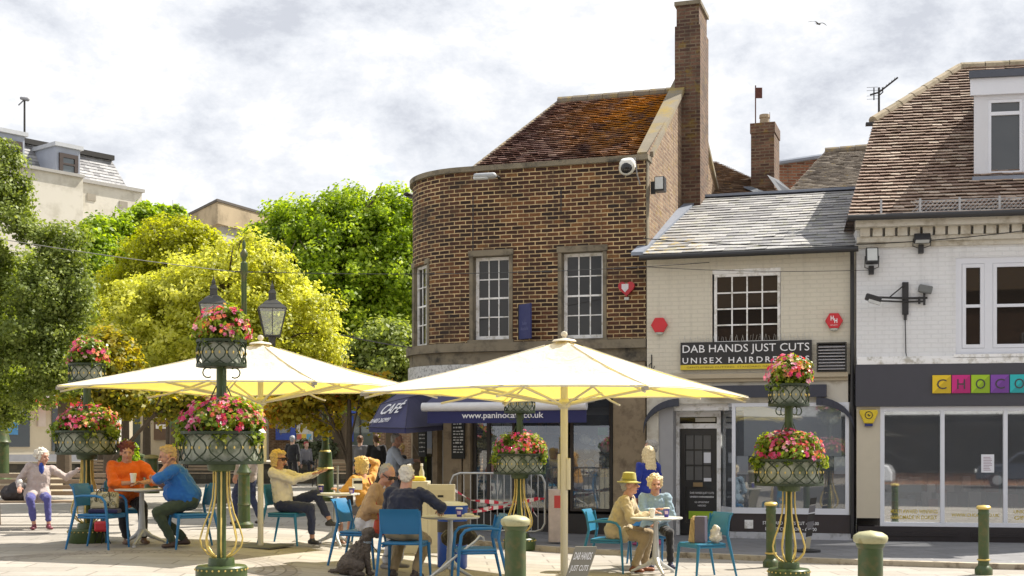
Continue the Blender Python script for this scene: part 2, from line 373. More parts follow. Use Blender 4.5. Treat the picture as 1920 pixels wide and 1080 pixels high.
def sheet(name, xs, ys, zf, m):
    mb = MB(); vs = [(x, y, zf(x, y)) for y in ys for x in xs]; nx = len(xs)
    mb.add(vs, [(j*nx+i, j*nx+i+1, (j+1)*nx+i+1, (j+1)*nx+i) for j in range(len(ys)-1) for i in range(nx-1)])
    return setup(mb.build(name, m, smooth=True), kind='structure')
xs = [-600, -200, -60, -30, -15]+[-12+.5*i for i in range(33)]+[6, 8, 15, 30, 60, 200, 600]
ys = [-300, -60, -20, -8, -2, 2, 6, 10, 14, 18, 22, 30, 40, 60, 120, 300, 1500]
sheet('ground', xs, ys, gz, PAVE)
sheet('road', [-80, -20, -12, -8, -6, -4, -2, 0, 2, 4, 20, 80], [-13.5, -9, -4, 1, 7], lambda x, y: gz(x, y)+.005, M_('asphalt', (.055,.055,.057), .85, var=.25, scale=3, bump=.5, bscale=120))
# raised pavement slab in front of the shops (kerb is its edge)
KX = [(-1.9, 20.6), (-.2, 20.15), (1.2, 19.6), (3.0, 18.75), (4.6, 17.9), (6.5, 17.2), (14, 15.6)]
mb = MB(); kb = MB()
front = [Vector((x, y, 0)) for x, y in KX]; back = [Vector((x, y+9, 0)) for x, y in KX]
H0 = lambda v: gz(v.x, v.y)
KH = .07
for a, b, c, d in zip(front[:-1], front[1:], back[1:], back[:-1]):
    kin = [p+Vector((0, .16, 0)) for p in (a, b)]
    mb.poly([Vector((p.x, p.y, H0(p)+KH)) for p in (kin[0], kin[1], c, d)])
    top = [Vector((p.x, p.y, H0(p)+KH+.004)) for p in (a, b, kin[1]+Vector((0,.01,0)), kin[0]+Vector((0,.01,0)))]
    kb.prism(top, (0, 0, -.2))
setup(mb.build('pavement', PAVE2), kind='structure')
KERB = M_('kerb_stone', (.40,.35,.27), .85, var=.2, stain=((.12,.09,.06), 5))
setup(kb.build('kerb', KERB), kind='structure')
# thin flat dark strips laid across the left of the square
DR = M_('dark_strip_tone', (.05,.045,.04), .6)
mb = MB()
for (z, x0, x1) in ((20.9, -16, -6.2), (19.0, -16, -6.9), (23.5, -16, -8.0)):
    n = 12
    for i in range(n):
        xa = x0+(x1-x0)*i/n; xb = x0+(x1-x0)*(i+1)/n
        mb.poly([(xa, z, gz(xa, z)+.006), (xb, z, gz(xb, z)+.006), (xb, z+.16, gz(xb, z)+.006), (xa, z+.16, gz(xa, z)+.006)])
setup(mb.build('dark_strip', DR), kind='structure')
# raised terrace at the back left, with its retaining wall
TZ = 1.02
WALLR = M_brick('dark_rubble_wall', [(0,(.05,.045,.035)), (.5,(.10,.085,.06)), (1,(.16,.14,.10))], (.09,.08,.06), bw=.5, bh=.17, stain=.7)
mb = MB().box(-40, -4.2, 44.3, 90, .0, TZ); setup(mb.build('terrace', PAVE3), kind='structure')
t = setup(MB().box(-40, -4.2, 44.0, 44.28, .1, TZ+.02).build('retaining_wall', WALLR), 'dark rubble retaining wall holding up the terrace behind the square', 'wall')
bx('coping', CREAMST, t, -40, -4.15, 43.94, 44.34, TZ+.022, TZ+.09)
# low stone step block at left
t = setup(MB().box(-.8, .8, -.5, .5, 0, .55).build('stone_block', CREAMST, bevel=.03), 'pale low stone block beside the dark lamp column at far left', 'stone block'); t.location = (-13.6, 36, .34)
# ================================================================ tiles
def tile_plane(mb, poly, w, g, th=.016, lift=.03, jit=.006, over=.25, curve=0):
    """poly: 3D points (first two = eaves, left->right). lays courses of tiles clipped to the polygon"""
    p0 = Vector(poly[0]); ux = (Vector(poly[1])-p0).normalized(); n = Vector((0,0,0))
    for i in range(1, len(poly)-1): n += (Vector(poly[i])-p0).cross(Vector(poly[i+1])-p0)
    n.normalize()
    if n.z < 0: n = -n
    vy = n.cross(ux).normalized()
    if vy.z < 0: vy = -vy
    q = [((Vector(p)-p0).dot(ux), (Vector(p)-p0).dot(vy)) for p in poly]
    vmax = max(b for a, b in q); vmin = min(b for a, b in q); k = 0; v = vmin
    def ext(v):
        xs = []
        for i in range(len(q)):
            a, b = q[i], q[(i+1) % len(q)]
            if (a[1]-v)*(b[1]-v) <= 0 and abs(a[1]-b[1]) > 1e-6: t = (v-a[1])/(b[1]-a[1]); xs.append(a[0]+t*(b[0]-a[0]))
        return (min(xs), max(xs)) if len(xs) > 1 else None
    while v < vmax-g*.2:
        e = ext(min(v+g*.5, vmax-.001))
        if e:
            u = e[0]-(w*.5 if k % 2 else 0); wob = .01*math.sin(k*1.7)
            while u < e[1]:
                a = max(u+.002, e[0]); b = min(u+w-.002, e[1])
                if b-a > .02:
                    j = random.uniform(-jit, jit); jl = random.uniform(0, jit)
                    def pt(uu, vv, h): return p0+ux*uu+vy*vv+n*h
                    hb = lift+jl; dv = random.uniform(-jit, jit)
                    vs = [pt(a, v+dv, hb), pt(b, v+dv, hb+j), pt(b, v+g*(1+over), .004+j*.3), pt(a, v+g*(1+over), .004),
                          pt(a, v+dv, hb-th), pt(b, v+dv, hb-th+j)]
                    mb.add(vs, [(0,1,2,3), (4,5,1,0), (4,0,3), (1,5,2)])
                u += w
        v += g; k += 1
    mb.poly([p0+ux*a+vy*b-n*.01 for a, b in q])
    return n
CLAY = M_tile('clay_tiles_brown', [(0,(.11,.06,.055)), (.4,(.21,.115,.095)), (.75,(.32,.195,.16)), (1,(.46,.32,.25))],
   [((.62,.28,.02), 2.6, .40, .54, (2.6, 3.2, 8.7), 3.1), ((.24,.20,.13), 9, .56, .7, None, 1)])
CLAY2 = M_tile('clay_tiles_pinkish', [(0,(.24,.165,.13)), (.3,(.36,.26,.205)), (.7,(.47,.365,.29)), (1,(.62,.52,.42))], [((.2,.16,.09), 6, .55, .74, None, 1)])
CLAY3 = M_tile('clay_tiles_old', [(0,(.11,.07,.045)), (.5,(.19,.12,.08)), (1,(.28,.19,.12))], [((.36,.22,.05), 5, .55, .66, None, 1), ((.14,.13,.10), 11, .5, .7, None, 1)])
BRK = M_brick('dark_brown_brick', [(0,(.022,.010,.007)), (.35,(.062,.024,.013)), (.7,(.115,.045,.021)), (.92,(.18,.075,.028)), (1,(.24,.115,.04))], (.64,.48,.26), stain=.9, ms=.0095)
BRKG = M_brick('gable_brick', [(0,(.16,.09,.06)), (.5,(.24,.15,.09)), (1,(.33,.22,.13))], (.36,.28,.19), stain=.3, lichen=.8)
BRKC = M_brick('chimney_brick', [(0,(.07,.035,.026)), (.5,(.13,.065,.042)), (1,(.20,.11,.07))], (.20,.15,.10), stain=.6, lichen=.6)
BRKR = M_brick('red_brick', [(0,(.16,.06,.035)), (.5,(.26,.10,.055)), (1,(.34,.15,.08))], (.33,.26,.19), stain=.3)
def sash(F_parent, x0, x1, z0, z1, y, cols, rows, fw=.055, bar=.022, m=WHITE, mid=True, gm=None, name='window', glz=.03, sill=True):
    """window part with frame, glazing bars (in the frame) and a pane as sub-parts"""
    mb = MB(); d = .06
    mb.box(x0, x0+fw, y, y+d, z0, z1); mb.box(x1-fw, x1, y, y+d, z0, z1)
    mb.box(x0+fw, x1-fw, y, y+d, z1-fw, z1); mb.box(x0+fw, x1-fw, y, y+d, z0, z0+fw*1.3)
    ix0, ix1, iz0, iz1 = x0+fw, x1-fw, z0+fw*1.3, z1-fw
    for c in range(1, cols):
        xc = ix0+(ix1-ix0)*c/cols; mb.box(xc-bar/2, xc+bar/2, y+.012, y+.04, iz0, iz1)
    for r in range(1, rows):
        zc = iz0+(iz1-iz0)*r/rows; b2 = bar*(1.7 if mid and r*2 == rows else 1)
        mb.box(ix0, ix1, y+.008, y+.043, zc-b2/2, zc+b2/2)
    o = mb.build(name, m, F_parent, bevel=0)
    MB().poly([(ix0-.01, y+glz, iz0-.01), (ix1+.01, y+glz, iz0-.01), (ix1+.01, y+glz, iz1+.01), (ix0-.01, y+glz, iz1+.01)]).build('pane', gm or GLASSD, o)
    if sill: MB().box(x0-.03, x1+.03, y-.05, y+.003, z0-.045, z0+.004).build('sill', m, o)
    return o
def wall_holes(mb, x0, x1, z0, z1, y, holes, depth=.14, thick=.3):
    """front wall face in the x-z plane with rectangular holes and reveals"""
    xs = sorted({x0, x1, *[h[0] for h in holes], *[h[1] for h in holes]}); zs = sorted({z0, z1, *[h[2] for h in holes], *[h[3] for h in holes]})
    for i in range(len(xs)-1):
        for j in range(len(zs)-1):
            cx, cz = (xs[i]+xs[i+1])/2, (zs[j]+zs[j+1])/2
            if any(h[0] < cx < h[1] and h[2] < cz < h[3] for h in holes): continue
            mb.poly([(xs[i], y, zs[j]), (xs[i+1], y, zs[j]), (xs[i+1], y, zs[j+1]), (xs[i], y, zs[j+1])])
    for (a, b, c, d) in holes:
        e = y+depth
        mb.poly([(a, y, c), (a, y, d), (a, e, d), (a, e, c)]); mb.poly([(b, y, d), (b, y, c), (b, e, c), (b, e, d)])
        mb.poly([(a, y, d), (b, y, d), (b, e, d), (a, e, d)]); mb.poly([(b, y, c), (a, y, c), (a, e, c), (b, e, c)])
# ================================================================ BRICK CORNER BUILDING
BF = Fac(23.51, .32)
bb = thing('brick_building', 'brown brick corner building with a rounded end, mossy tiled roof and tall chimney', 'building', BF.o, -BF.a)
xR = BF.x(1213); xS = BF.x(868); RC = 1.5; ZP = 6.74; ZB = 3.50
hs = []
W1 = (BF.x(881), BF.x(961), BF.zz(920, 642), BF.zz(920, 471)); W2 = (BF.x(1047), BF.x(1137), BF.zz(1090, 640), BF.zz(1090, 463))
mb = MB(); wall_holes(mb, xS, xR, ZB, ZP, 0, [W1, W2], .001)
# curved end (u measured along the arc), with a window opening
n = 18; a0 = math.radians(30); a1 = math.radians(62); zA, zB_ = 3.55, 5.12
def arc(t, r=RC): return (xS-r*math.sin(t), RC-r*math.cos(t))
ts = sorted({*[PI/2*i/n for i in range(n+1)], a0, a1})
for i in range(len(ts)-1):
    t0, t1 = ts[i], ts[i+1]; p, q = arc(t0), arc(t1)
    segs = [(ZB, ZP)] if not (a0-1e-6 <= t0 and t1 <= a1+1e-6) else [(zB_, ZP)]
    for (c, d) in segs:
        mb.poly([(q[0], q[1], c), (p[0], p[1], c), (p[0], p[1], d), (q[0], q[1], d)], uvs=None)
        u0 = xS-RC*t0; u1 = xS-RC*t1
        mb.uv[len(mb.f)-1] = [(u1, c), (u0, c), (u0, d), (u1, d)]
xL = xS-RC
mb.poly([(xL, 9, 0), (xL, RC, 0), (xL, RC, ZP), (xL, 9, ZP)])
mb.poly([(xL, 9, 0), (xL, 9, ZP), (xR, 9, ZP), (xR, 9, 0)])
# inner parapet face so the wall has thickness
mb.poly([(xS, .3, ZP), (xR, .3, ZP), (xR, .3, ZP-.5), (xS, .3, ZP-.5)])
for i in range(n):
    p, q = arc(PI/2*i/n, RC-.3), arc(PI/2*(i+1)/n, RC-.3); mb.poly([(p[0],p[1],ZP-.5), (q[0],q[1],ZP-.5), (q[0],q[1],ZP), (p[0],p[1],ZP)])
mb.build('wall', BRK, bb)
# gable wall facing right, lighter brick
DA, ZA = 4.4, 9.42
gp = [(0, ZP+.12), (DA, ZA), (8.8, 7.35), (9, 0), (0, 0)]
mb = MB(); mb.poly([(xR, y, z) for y, z in gp][::-1]); mb.build('gable_wall', BRKG, bb)
# quoin strip at the corner
bx('corner_stone', STONE, bb, xR-.015, xR+.012, -.012, .16, ZB, ZP)
# coping along the parapet
def band(name, z0, z1, out, m, back=.32, xr=xR+.03):
    mb = MB(); pts_o = [(xr, -out), (xS, -out)]+[arc(PI/2*i/n, RC+out) for i in range(1, n+1)]+[(xS-RC-out, 5)]
    pts_i = [(xr, back), (xS, back)]+[arc(PI/2*i/n, RC-back) for i in range(1, n+1)]+[(xS-RC+back, 5)]
    for i in range(len(pts_o)-1):
        a, b, c, d = pts_o[i], pts_o[i+1], pts_i[i+1], pts_i[i]
        mb.poly([(a[0],a[1],z0), (a[0],a[1],z1), (b[0],b[1],z1), (b[0],b[1],z0)][::1])
        mb.poly([(a[0],a[1],z1), (d[0],d[1],z1), (c[0],c[1],z1), (b[0],b[1],z1)])
        mb.poly([(a[0],a[1],z0), (b[0],b[1],z0), (c[0],c[1],z0), (d[0],d[1],z0)])
        mb.poly([(d[0],d[1],z0), (c[0],c[1],z0), (c[0],c[1],z1), (d[0],d[1],z1)])
    for p, q, e in ((pts_o[0], pts_i[0], 1),): mb.poly([(p[0],p[1],z0), (q[0],q[1],z0), (q[0],q[1],z1), (p[0],p[1],z1)])
    return mb.build(name, m, bb)
band('coping', ZP+.002, ZP+.095, .06, STONE)
band('string_course', 3.40, ZB+.06, .13, STONE, xr=xR+.005); band('frieze', 3.17, 3.398, .06, STONE, xr=xR+.005)
FASW = M_('white_signboard', (.55,.55,.54), .6, stain=((.08,.075,.07), 16))
band('fascia_board', 2.86, 3.168, .09, FASW, xr=xR-.9)
# windows with stone surrounds
def surround(x0, x1, z0, z1, nm='window'):
    s = MB(); r = .26; t_ = .062
    s.box(x0-.005, x0+t_, -.025, r, z0+.05, z1-.09); s.box(x1-t_, x1+.005, -.025, r, z0+.05, z1-.09)
    s.box(x0-.02, x1+.02, -.045, r, z1-.088, z1+.02); s.box(x0-.03, x1+.03, -.06, r, z0-.04, z0+.048)
    o = s.build('stone_surround', STONE, bb)
    f = sash(bb, x0+t_+.004, x1-t_-.004, z0+.052, z1-.092, .155, 3, 4, .06, .02, sill=False); return f
surround(*W1); surround(*W2)
# curved-end window: built flat in a rotated frame
tm = (a0+a1)/2; pc = arc(tm, RC*math.cos((a1-a0)/2)); wr = thing('window', None, None, (pc[0], pc[1], 0), -tm); wr.parent = bb
hw = RC*math.sin((a1-a0)/2)
s = MB(); s.box(-hw, -hw+.10, -.02, .25, zA, zB_); s.box(hw-.08, hw, -.02, .25, zA, zB_); s.box(-hw-.01, hw+.01, -.035, .25, zB_, zB_+.09)
s.box(-hw-.005, hw+.005, -.03, .25, ZB-.01, zA+.002); s.build('stone_surround', STONE, wr)
sash(wr, -hw+.105, hw-.085, zA+.005, zB_-.003, .05, 3, 4, .05, .02, sill=False)
# expansion cracks, conduit
CR = BLACK
for px in (887, 1052): xx = BF.x(px); bx('movement_joint', CR, bb, xx-.008, xx+.008, -.006, .004, 5.2 if px < 900 else 5.9, 6.3)
# roof
RY = DA; ZR = 9.12
e0 = (xS-.55, .35, ZP-.28); e1 = (xR-.16, .35, ZP-.28); rR = (xR-.16, RY, ZR); rl = BF.hit(1047, 193, (0, RY, 0), (0, 1, 0)); rL = (rl.x, RY, ZR)
mb = MB(); tile_plane(mb, [e0, e1, rR, rL], .17, .108, th=.016, lift=.046, jit=.009)
rear = [(xS-.55, 8.6, ZP-.2), (xR-.16, 8.6, ZP-.2), rR, rL]; mb.poly([Vector(p)-Vector((0,0,.02)) for p in (rear[1], rear[0], rear[3], rear[2])])
tile_plane(mb, [(xS-.7, 8.6, ZP-.25), (xS-.58, .35, ZP-.28), rL], .17, .098, th=.018)
roof = mb.build('roof', CLAY, bb)
RIDGE = M_('ridge_tile', (.20,.17,.13), .9, var=.3, stain=((.30,.22,.08), 6))
mb = MB()
def ridge(mb, a, b, r, ln=.33):
    a, b = Vector(a), Vector(b); k = max(1, int((b-a).length/ln)); d = (b-a)/k
    for i in range(k): mb.tube([a+d*i, a+d*(i+.97)], [r, r*.94], 10)
ridge(mb, rL, rR, .12); ridge(mb, e0, rL, .05); mb.build('ridge', RIDGE, roof)
# sloping gable coping
mb = MB(); 
def cop(a, b, w0, w1, h):
    (y0, z0), (y1, z1) = a, b
    for s_ in (0,): mb.prism([(w0, y0, z0), (w1, y0, z0), (w1, y1, z1), (w0, y1, z1)], (0, 0, h))
cop((.28, ZP+.10), (DA, ZA+.02), xR-.24, xR+.06, .11); cop((DA, ZA+.02), (8.9, 7.3), xR-.24, xR+.06, .11)
mb.build('gable_coping', M_('mossy_coping', (.21,.18,.13), .9, var=.3, scale=3, stain=((.30,.21,.04), 1.6)), bb)
# chimney on the gable
cx0, cx1 = xR-.14, xR+.38; cy0, cy1 = 3.45, 4.5
mb = MB(); mb.box(cx0, cx1, cy0, cy1, 5.0, 10.2); mb.box(cx0+.03, cx1-.03, cy0+.03, cy1-.03, 10.202, 10.62)
ch = mb.build('chimney', BRKC, bb)
bx('cap', STONE, ch, cx0-.01, cx1+.01, cy0-.01, cy1+.01, 10.622, 10.70)
bx('flashing', LEAD, ch, cx0-.02, cx1+.03, cy0-.03, cy1+.02, 6.2, 6.42)
# ---- ground floor
PIL = M_('shop_pilaster_stone', (.30,.235,.155), .85, var=.2, stain=((.16,.12,.08), 4))
def pil(px0, px1, z1=3.165, y=-.03, m=PIL, z0=.0): return bx('pilaster', m, bb, BF.x(px0), BF.x(px1), y, .3, z0, z1, bevel=.008)
pil(1150, 1211); pil(832, 866); pil(868, 882, y=-.01); pil(1146, 1149.3, m=DARKM)
PL = M_('plinth_dark', (.035,.03,.028), .6)
bx('plinth', PL, bb, BF.x(884), BF.x(1145), -.02, .28, 0, BF.zz(1020, 963))
bx('backing', INT, bb, xS-.4, xR-.02, 2.3, 2.4, 0, 3.2); bx('shop_floor', INT, bb, xS-.4, xR-.02, .1, 2.3, .1, .16); bx('shop_ceiling', INT, bb, xS-.4, xR-.02, .31, 2.29, 3.0, 3.16)
FRM = M_('bronze_frame', (.045,.035,.03), .5)
def shopwin(px0, px1, ztop, zbot, mull=(), m=FRM, gm=GLASST, y=.1):
    x0, x1 = BF.x(px0), BF.x(px1); mb = MB(); f = .05
    mb.box(x0, x0+f, y, y+.08, zbot, ztop); mb.box(x1-f, x1, y, y+.08, zbot, ztop); mb.box(x0+f, x1-f, y, y+.08, ztop-f, ztop); mb.box(x0+f, x1-f, y, y+.08, zbot, zbot+f)
    for q in mull: xx = BF.x(q); mb.box(xx-.03, xx+.03, y+.002, y+.078, zbot+f, ztop-f)
    o = mb.build('shop_window', m, bb); MB().poly([(x0+.01, y+.04, zbot), (x1-.01, y+.04, zbot), (x1-.01, y+.04, ztop), (x0+.01, y+.04, ztop)]).build('pane', gm, o); return o
zb = BF.zz(1020, 958)
wA = shopwin(884, 962, 2.85, zb, (912,)); wB = shopwin(966, 1062, 2.85, zb, ()); wC = shopwin(1066, 1145, 3.1, zb, ())
# frosted panel with script lettering behind the window
FROST = M_('frosted_panel', (.42,.45,.46), .5, var=.08)
fx0, fx1 = BF.x(916), BF.x(958)
bx('frosted_panel', FROST, wA, fx0, fx1, .16, .165, zb+.05, 2.78)
text('Italian', M_('script_ink', (.03,.03,.035), .5), wA, ((fx0+fx1)/2-.02, .155, BF.zz(937, 806)), width=.42, height=.24, shear=.35, M=Matrix.Rotation(R(-8), 3, 'Y'))
text('Café', MATS['script_ink'], wA, ((fx0+fx1)/2, .155, BF.zz(937, 834)), width=.34, height=.26, shear=.35, M=Matrix.Rotation(R(-8), 3, 'Y'))
# display of round plates in the right window, shelf and lower panel
DISP = [M_('plate_%s' % n_, c, .25, var=.1) for n_, c in (('white', (.55,.55,.5)), ('ochre', (.45,.30,.12)), ('blue', (.2,.25,.3)))]
mb3 = [MB(), MB(), MB()]; x0, x1 = BF.x(1072), BF.x(1142)
for i in range(34):
    px_, pz_ = random.uniform(x0+.08, x1-.08), random.uniform(zb+.62, zb+1.45); r = random.uniform(.05, .085)
    mb3[i % 3].lathe([(0, 0), (r*.6, 0), (r, .02), (r*.96, .025), (r*.55, .008), (0, .008)], (px_, .34+random.uniform(0, .05), pz_), 16, Matrix.Rotation(R(90), 3, 'X'))
for k in range(3): mb3[k].build('plate_display', DISP[k], wC)
bx('lower_panel', M_('grey_panel', (.20,.20,.20), .6), wC, x0, x1, .2, .21, zb+.04, zb+.62); bx('exit_sign', M_('green_sign', (.05,.35,.12), .5), wC, x1-.26, x1-.08, .22, .24, zb+1.38, zb+1.52)
# shelves / counters seen dimly in the middle window
mb = MB(); x0, x1 = BF.x(970), BF.x(1058)
for zz_ in (zb+.5, zb+.95, zb+1.4): mb.box(x0, x1, .9, 1.2, zz_, zz_+.04)
for i in range(30): 
    xx = random.uniform(x0, x1-.1); zz_ = random.choice((.54, .99, 1.44))+zb; mb.box(xx, xx+.08, .95, 1.1, zz_, zz_+random.uniform(.1, .28))
mb.build('shelves', M_('shop_stock', (.22,.13,.07), .7, var=.5, scale=12), wB)
# door bay at the left end, on the curve
WF = M_('door_frame_cream', (.45,.43,.40), .6)
def arcbox(name, t0, t1, r0, r1, z0, z1, m, par=bb, sgs=4):
    mb = MB()
    for i in range(sgs):
        a, b = t0+(t1-t0)*i/sgs, t0+(t1-t0)*(i+1)/sgs
        p = [arc(a, r1), arc(b, r1), arc(b, r0), arc(a, r0)]; mb.prism([(q[0], q[1], z0) for q in p], (0, 0, z1-z0))
    return mb.build(name, m, par)
for (t0, t1) in ((.02, .07), (.36, .44), (.98, 1.56)): arcbox('pilaster', t0, t1, RC-.25, RC+.03, 0, 3.165, PIL)
dr = arcbox('door', .075, .355, RC-.16, RC-.1, .05, 2.75, WF); arcbox('pane', .11, .32, RC-.1, RC-.093, 1.05, 2.35, GLASSD, dr); arcbox('panel', .11, .32, RC-.1, RC-.092, .3, .9, M_('door_panel', (.38,.36,.33), .6), dr)
arcbox('shop_window', .445, .975, RC-.16, RC-.12, .5, 2.85, GLASSD); arcbox('plinth', .445, .975, RC-.2, RC+.0, 0, .49, PL)
# chalk boards (things hanging on the building)
CH = M_('chalk_board', (.02,.022,.02), .7); CW = M_('chalk', (.6,.6,.58), .9)
def chalk(t, z0, z1, wd, label, r=RC+.035):
    p = arc(t, r); w_ = BF.world(p[0], p[1], z0); o = thing('menu_board', label, 'menu board', w_, -BF.a-t, 'chalk menu boards beside the café door')
    f = MB().box(-wd/2, wd/2, -.03, 0, 0, z1-z0).build('board', CH, o)
    mb = MB(); z = z1-z0-.1
    while z > .08:
        x = -wd*.35
        while x < wd*.33: l = random.uniform(.02, .07); mb.box(x, min(x+l, wd*.42), -.034, -.0305, z, z+random.uniform(.015, .03)); x += l+.02
        z -= random.uniform(.05, .09)
    mb.build('lettering', CW, o)
chalk(.05, 1.42, 2.3, .26, 'black chalk menu board to the right of the white café door'); chalk(.62, 1.45, 2.3, .26, 'black chalk menu board under the café canopy, left of the door')
# ---- CAFE canopy
cv = thing('cafe_canopy', 'navy dutch canopy reading CAFÉ over the corner door', 'awning', BF.world(xS-1.15, .35, 0), R(8))
def cpt(px, py, Z):
    v = P(px, py, Z); d = v-Vector(cv.location); c, s_ = math.cos(-R(8)), math.sin(-R(8)); return Vector((d.x*c-d.y*s_, d.x*s_+d.y*c, v.z))
A1 = cpt(692, 801, 22.9); A2 = cpt(760, 803, 22.1); A3 = cpt(766, 745, 22.9); A4 = cpt(714, 758, 23.6)
T1 = cpt(745, 738, 24.2); T2 = cpt(800, 738, 23.8); Bk1 = cpt(834, 738, 24.4); Bk2 = cpt(835, 797, 24.1); Ls = cpt(716, 799, 24.6)
VD = Vector((0, 0, -.09))
mb = MB(); mb.poly([A1, A2, A3, A4]); mb.poly([A4, A3, T2, T1]); mb.poly([A2, Bk2, Bk1, T2, A3]); mb.poly([Ls, A1, A4, T1])
mb.poly([A1+VD, A2+VD, A2, A1]); mb.poly([A2+VD, Bk2+VD, Bk2, A2]); mb.poly([Ls+VD, A1+VD, A1, Ls])
o = mb.build('canvas', NAVY, cv); sm = o.modifiers.new('solid', 'SOLIDIFY'); sm.thickness = .015; sm.offset = -1
mb = MB()
for a, b in ((A1, A4), (A2, A3), (A4, T1), (A3, T2), (A1, A2), (A2, Bk2), (A4, A3)): mb.tube([a, b], .012, 6)
mb.build('seams', M_fabric('navy_dark', (.012,.013,.055)), cv)
def basis(a, b, c):
    x = (b-a).normalized(); z = (c-a); z = (z-x*z.dot(x)).normalized(); y = z.cross(x); return Matrix((x, y, z)).transposed()
LW = M_('canvas_lettering', (.72,.72,.74), .7, var=.05)
Bx = ((A2-A1)+(A3-A4)).normalized(); By = (A3-A1).cross(A4-A2).normalized(); By = By if By.y > 0 else -By; Bz = Bx.cross(By); Bm = Matrix((Bx, By, Bz)).transposed(); cc = (A1+A2+A3+A4)/4
text('CAFÉ', LW, cv, cc+Bm @ Vector((.03, -.06, .11)), width=.58, height=.34, shear=0, M=Bm, name='lettering', bold=.01)
Bv = basis(A1+VD, A2+VD, A1); text('01403 262993', LW, cv, cc+Bm @ Vector((-.02, -.07, -.24)), width=.58, height=.11, M=Bm)
# ---- roller awning
x0, x1 = BF.x(792, -1.5), BF.x(1100, -1.5); zbar = BF.zz(940, 762, -1.5)
aw = thing('roller_awning', 'navy roller awning with a pale front bar and web address', 'awning', BF.o, -BF.a)
mb = MB().tube([(x0, -1.5, zbar), (x1, -1.5, zbar)], .078, 14); mb.build('front_bar', M_('awning_bar', (.62,.62,.64), .4), aw, auto=40)
mb = MB().poly([(x0+.04, -1.5, zbar+.05), (x1-.04, -1.5, zbar+.05), (x1-.04, -.1, 3.0), (x0+.2, -.1, 3.0)]); o = mb.build('canvas', NAVY, aw); sm = o.modifiers.new('solid', 'SOLIDIFY'); sm.thickness = .01
o = MB().box(x0+.1, x1, -1.515, -1.505, zbar-.285, zbar-.05).build('valance', NAVY, aw)
tx0, tx1 = BF.x(866, -1.52), BF.x(1019, -1.52)
text('www.paninocafe.co.uk', LW, aw, ((tx0+tx1)/2, -1.516, zbar-.165), width=tx1-tx0, height=.135, bold=.012)
mb = MB()
for xx in (x0+.5, (x0+x1)/2, x1-.3): mb.tube([(xx, -.12, 2.75), (xx+.25, -.8, zbar+.1), (xx, -1.45, zbar)], .02, 6)
mb.build('folding_arm', STEEL, aw)
# ---- fixtures on the brick wall
def at(F, px, py, dy=0): x, z = F.p(px, py, dy); return x, z
fl = thing('street_light', 'grey boat shaped street light projecting from the parapet of the brick wall', 'lamp', BF.world(BF.x(905, -.5), -.5, BF.zz(905, 330, -.5)), -BF.a+R(6), 'boat shaped lights on the brick parapet')
mb = MB().ecap((-.12, 0, 0), (.2, 0, 0), (.085, .05), (.085, .055), (0,1,0), 14); mb.build('housing', M_('lamp_grey', (.36,.38,.40), .4), fl, auto=50)
MB().ecap((-.14, -.01, -.035), (.08, -.01, -.035), (.06, .035), (.06, .035), (0,1,0), 12).build('lens', M_('lens_grey', (.55,.58,.6), .2), fl, auto=50)
MB().tube([(.22, 0, 0), (.24, .25, .02), (.2, .52, .04)], .025, 8).build('bracket', DARKM, fl)
p = arc(PI/2, RC+.35); fl = thing('street_light', 'dark street light sticking out at the far left end of the brick wall', 'lamp', BF.world(p[0]+.1, p[1]+.2, 6.72), R(75), 'boat shaped lights on the brick parapet')
MB().ecap((-.22, 0, 0), (.12, 0, .02), (.07, .045), (.07, .05), (0,1,0), 12).build('housing', DARKM, fl, auto=50); MB().tube([(.12, 0, .02), (.4, .05, -.05)], .025, 8).build('bracket', DARKM, fl)
cm = thing('security_camera', 'white dome security camera below the right end of the brick parapet', 'camera', BF.world(BF.x(1177, -.35), -.35, BF.zz(1177, 314, -.35)), -BF.a)
MB().lathe([(0, .16), (.10, .15), (.14, .09), (.145, 0)], (0,0,0), 20, Matrix.Rotation(R(25), 3, 'X')).build('housing', M_('camera_white', (.68,.68,.64), .4), cm, auto=50)
MB().ball((0, -.09, -.03), (.105, .105, .11), 16).build('dome', M_glass('camera_dome', (.012,.012,.012)), cm, auto=60)
MB().lathe([(.108, -.03), (.14, -.03), (.14, .01), (.108, .01)], (0, -.09, -.02), 20, Matrix.Rotation(R(75), 3, 'X')).build('ring', M_('ring_cream', (.5,.48,.4), .5), cm)
MB().tube([(.0, 0, .14), (.12, .05, .17), (.14, .12, -.1), (.15, .33, -.24)], .012, 6).build('cable', M_('grey_cable', (.3,.3,.32), .5), cm)
MB().tube([(0, .02, .15), (0, .36, .2)], .03, 8).build('bracket', WHITE, cm)
lx = xR; fld = thing('floodlight', 'black floodlight on the side of the brick gable near the parapet', 'floodlight', BF.world(xR+.02, .25, BF.zz(1231, 341)), -BF.a+R(90))
MB().box(-.1, .12, -.26, -.08, -.13, .13).build('housing', BLACK, fld, bevel=.012); MB().box(-.13, -.101, -.24, -.1, -.1, .11).build('lens', M_('lens_pale', (.5,.52,.52), .15), fld); MB().box(-.02, .04, -.08, 0, -.16, .06).build('bracket', BLACK, fld)
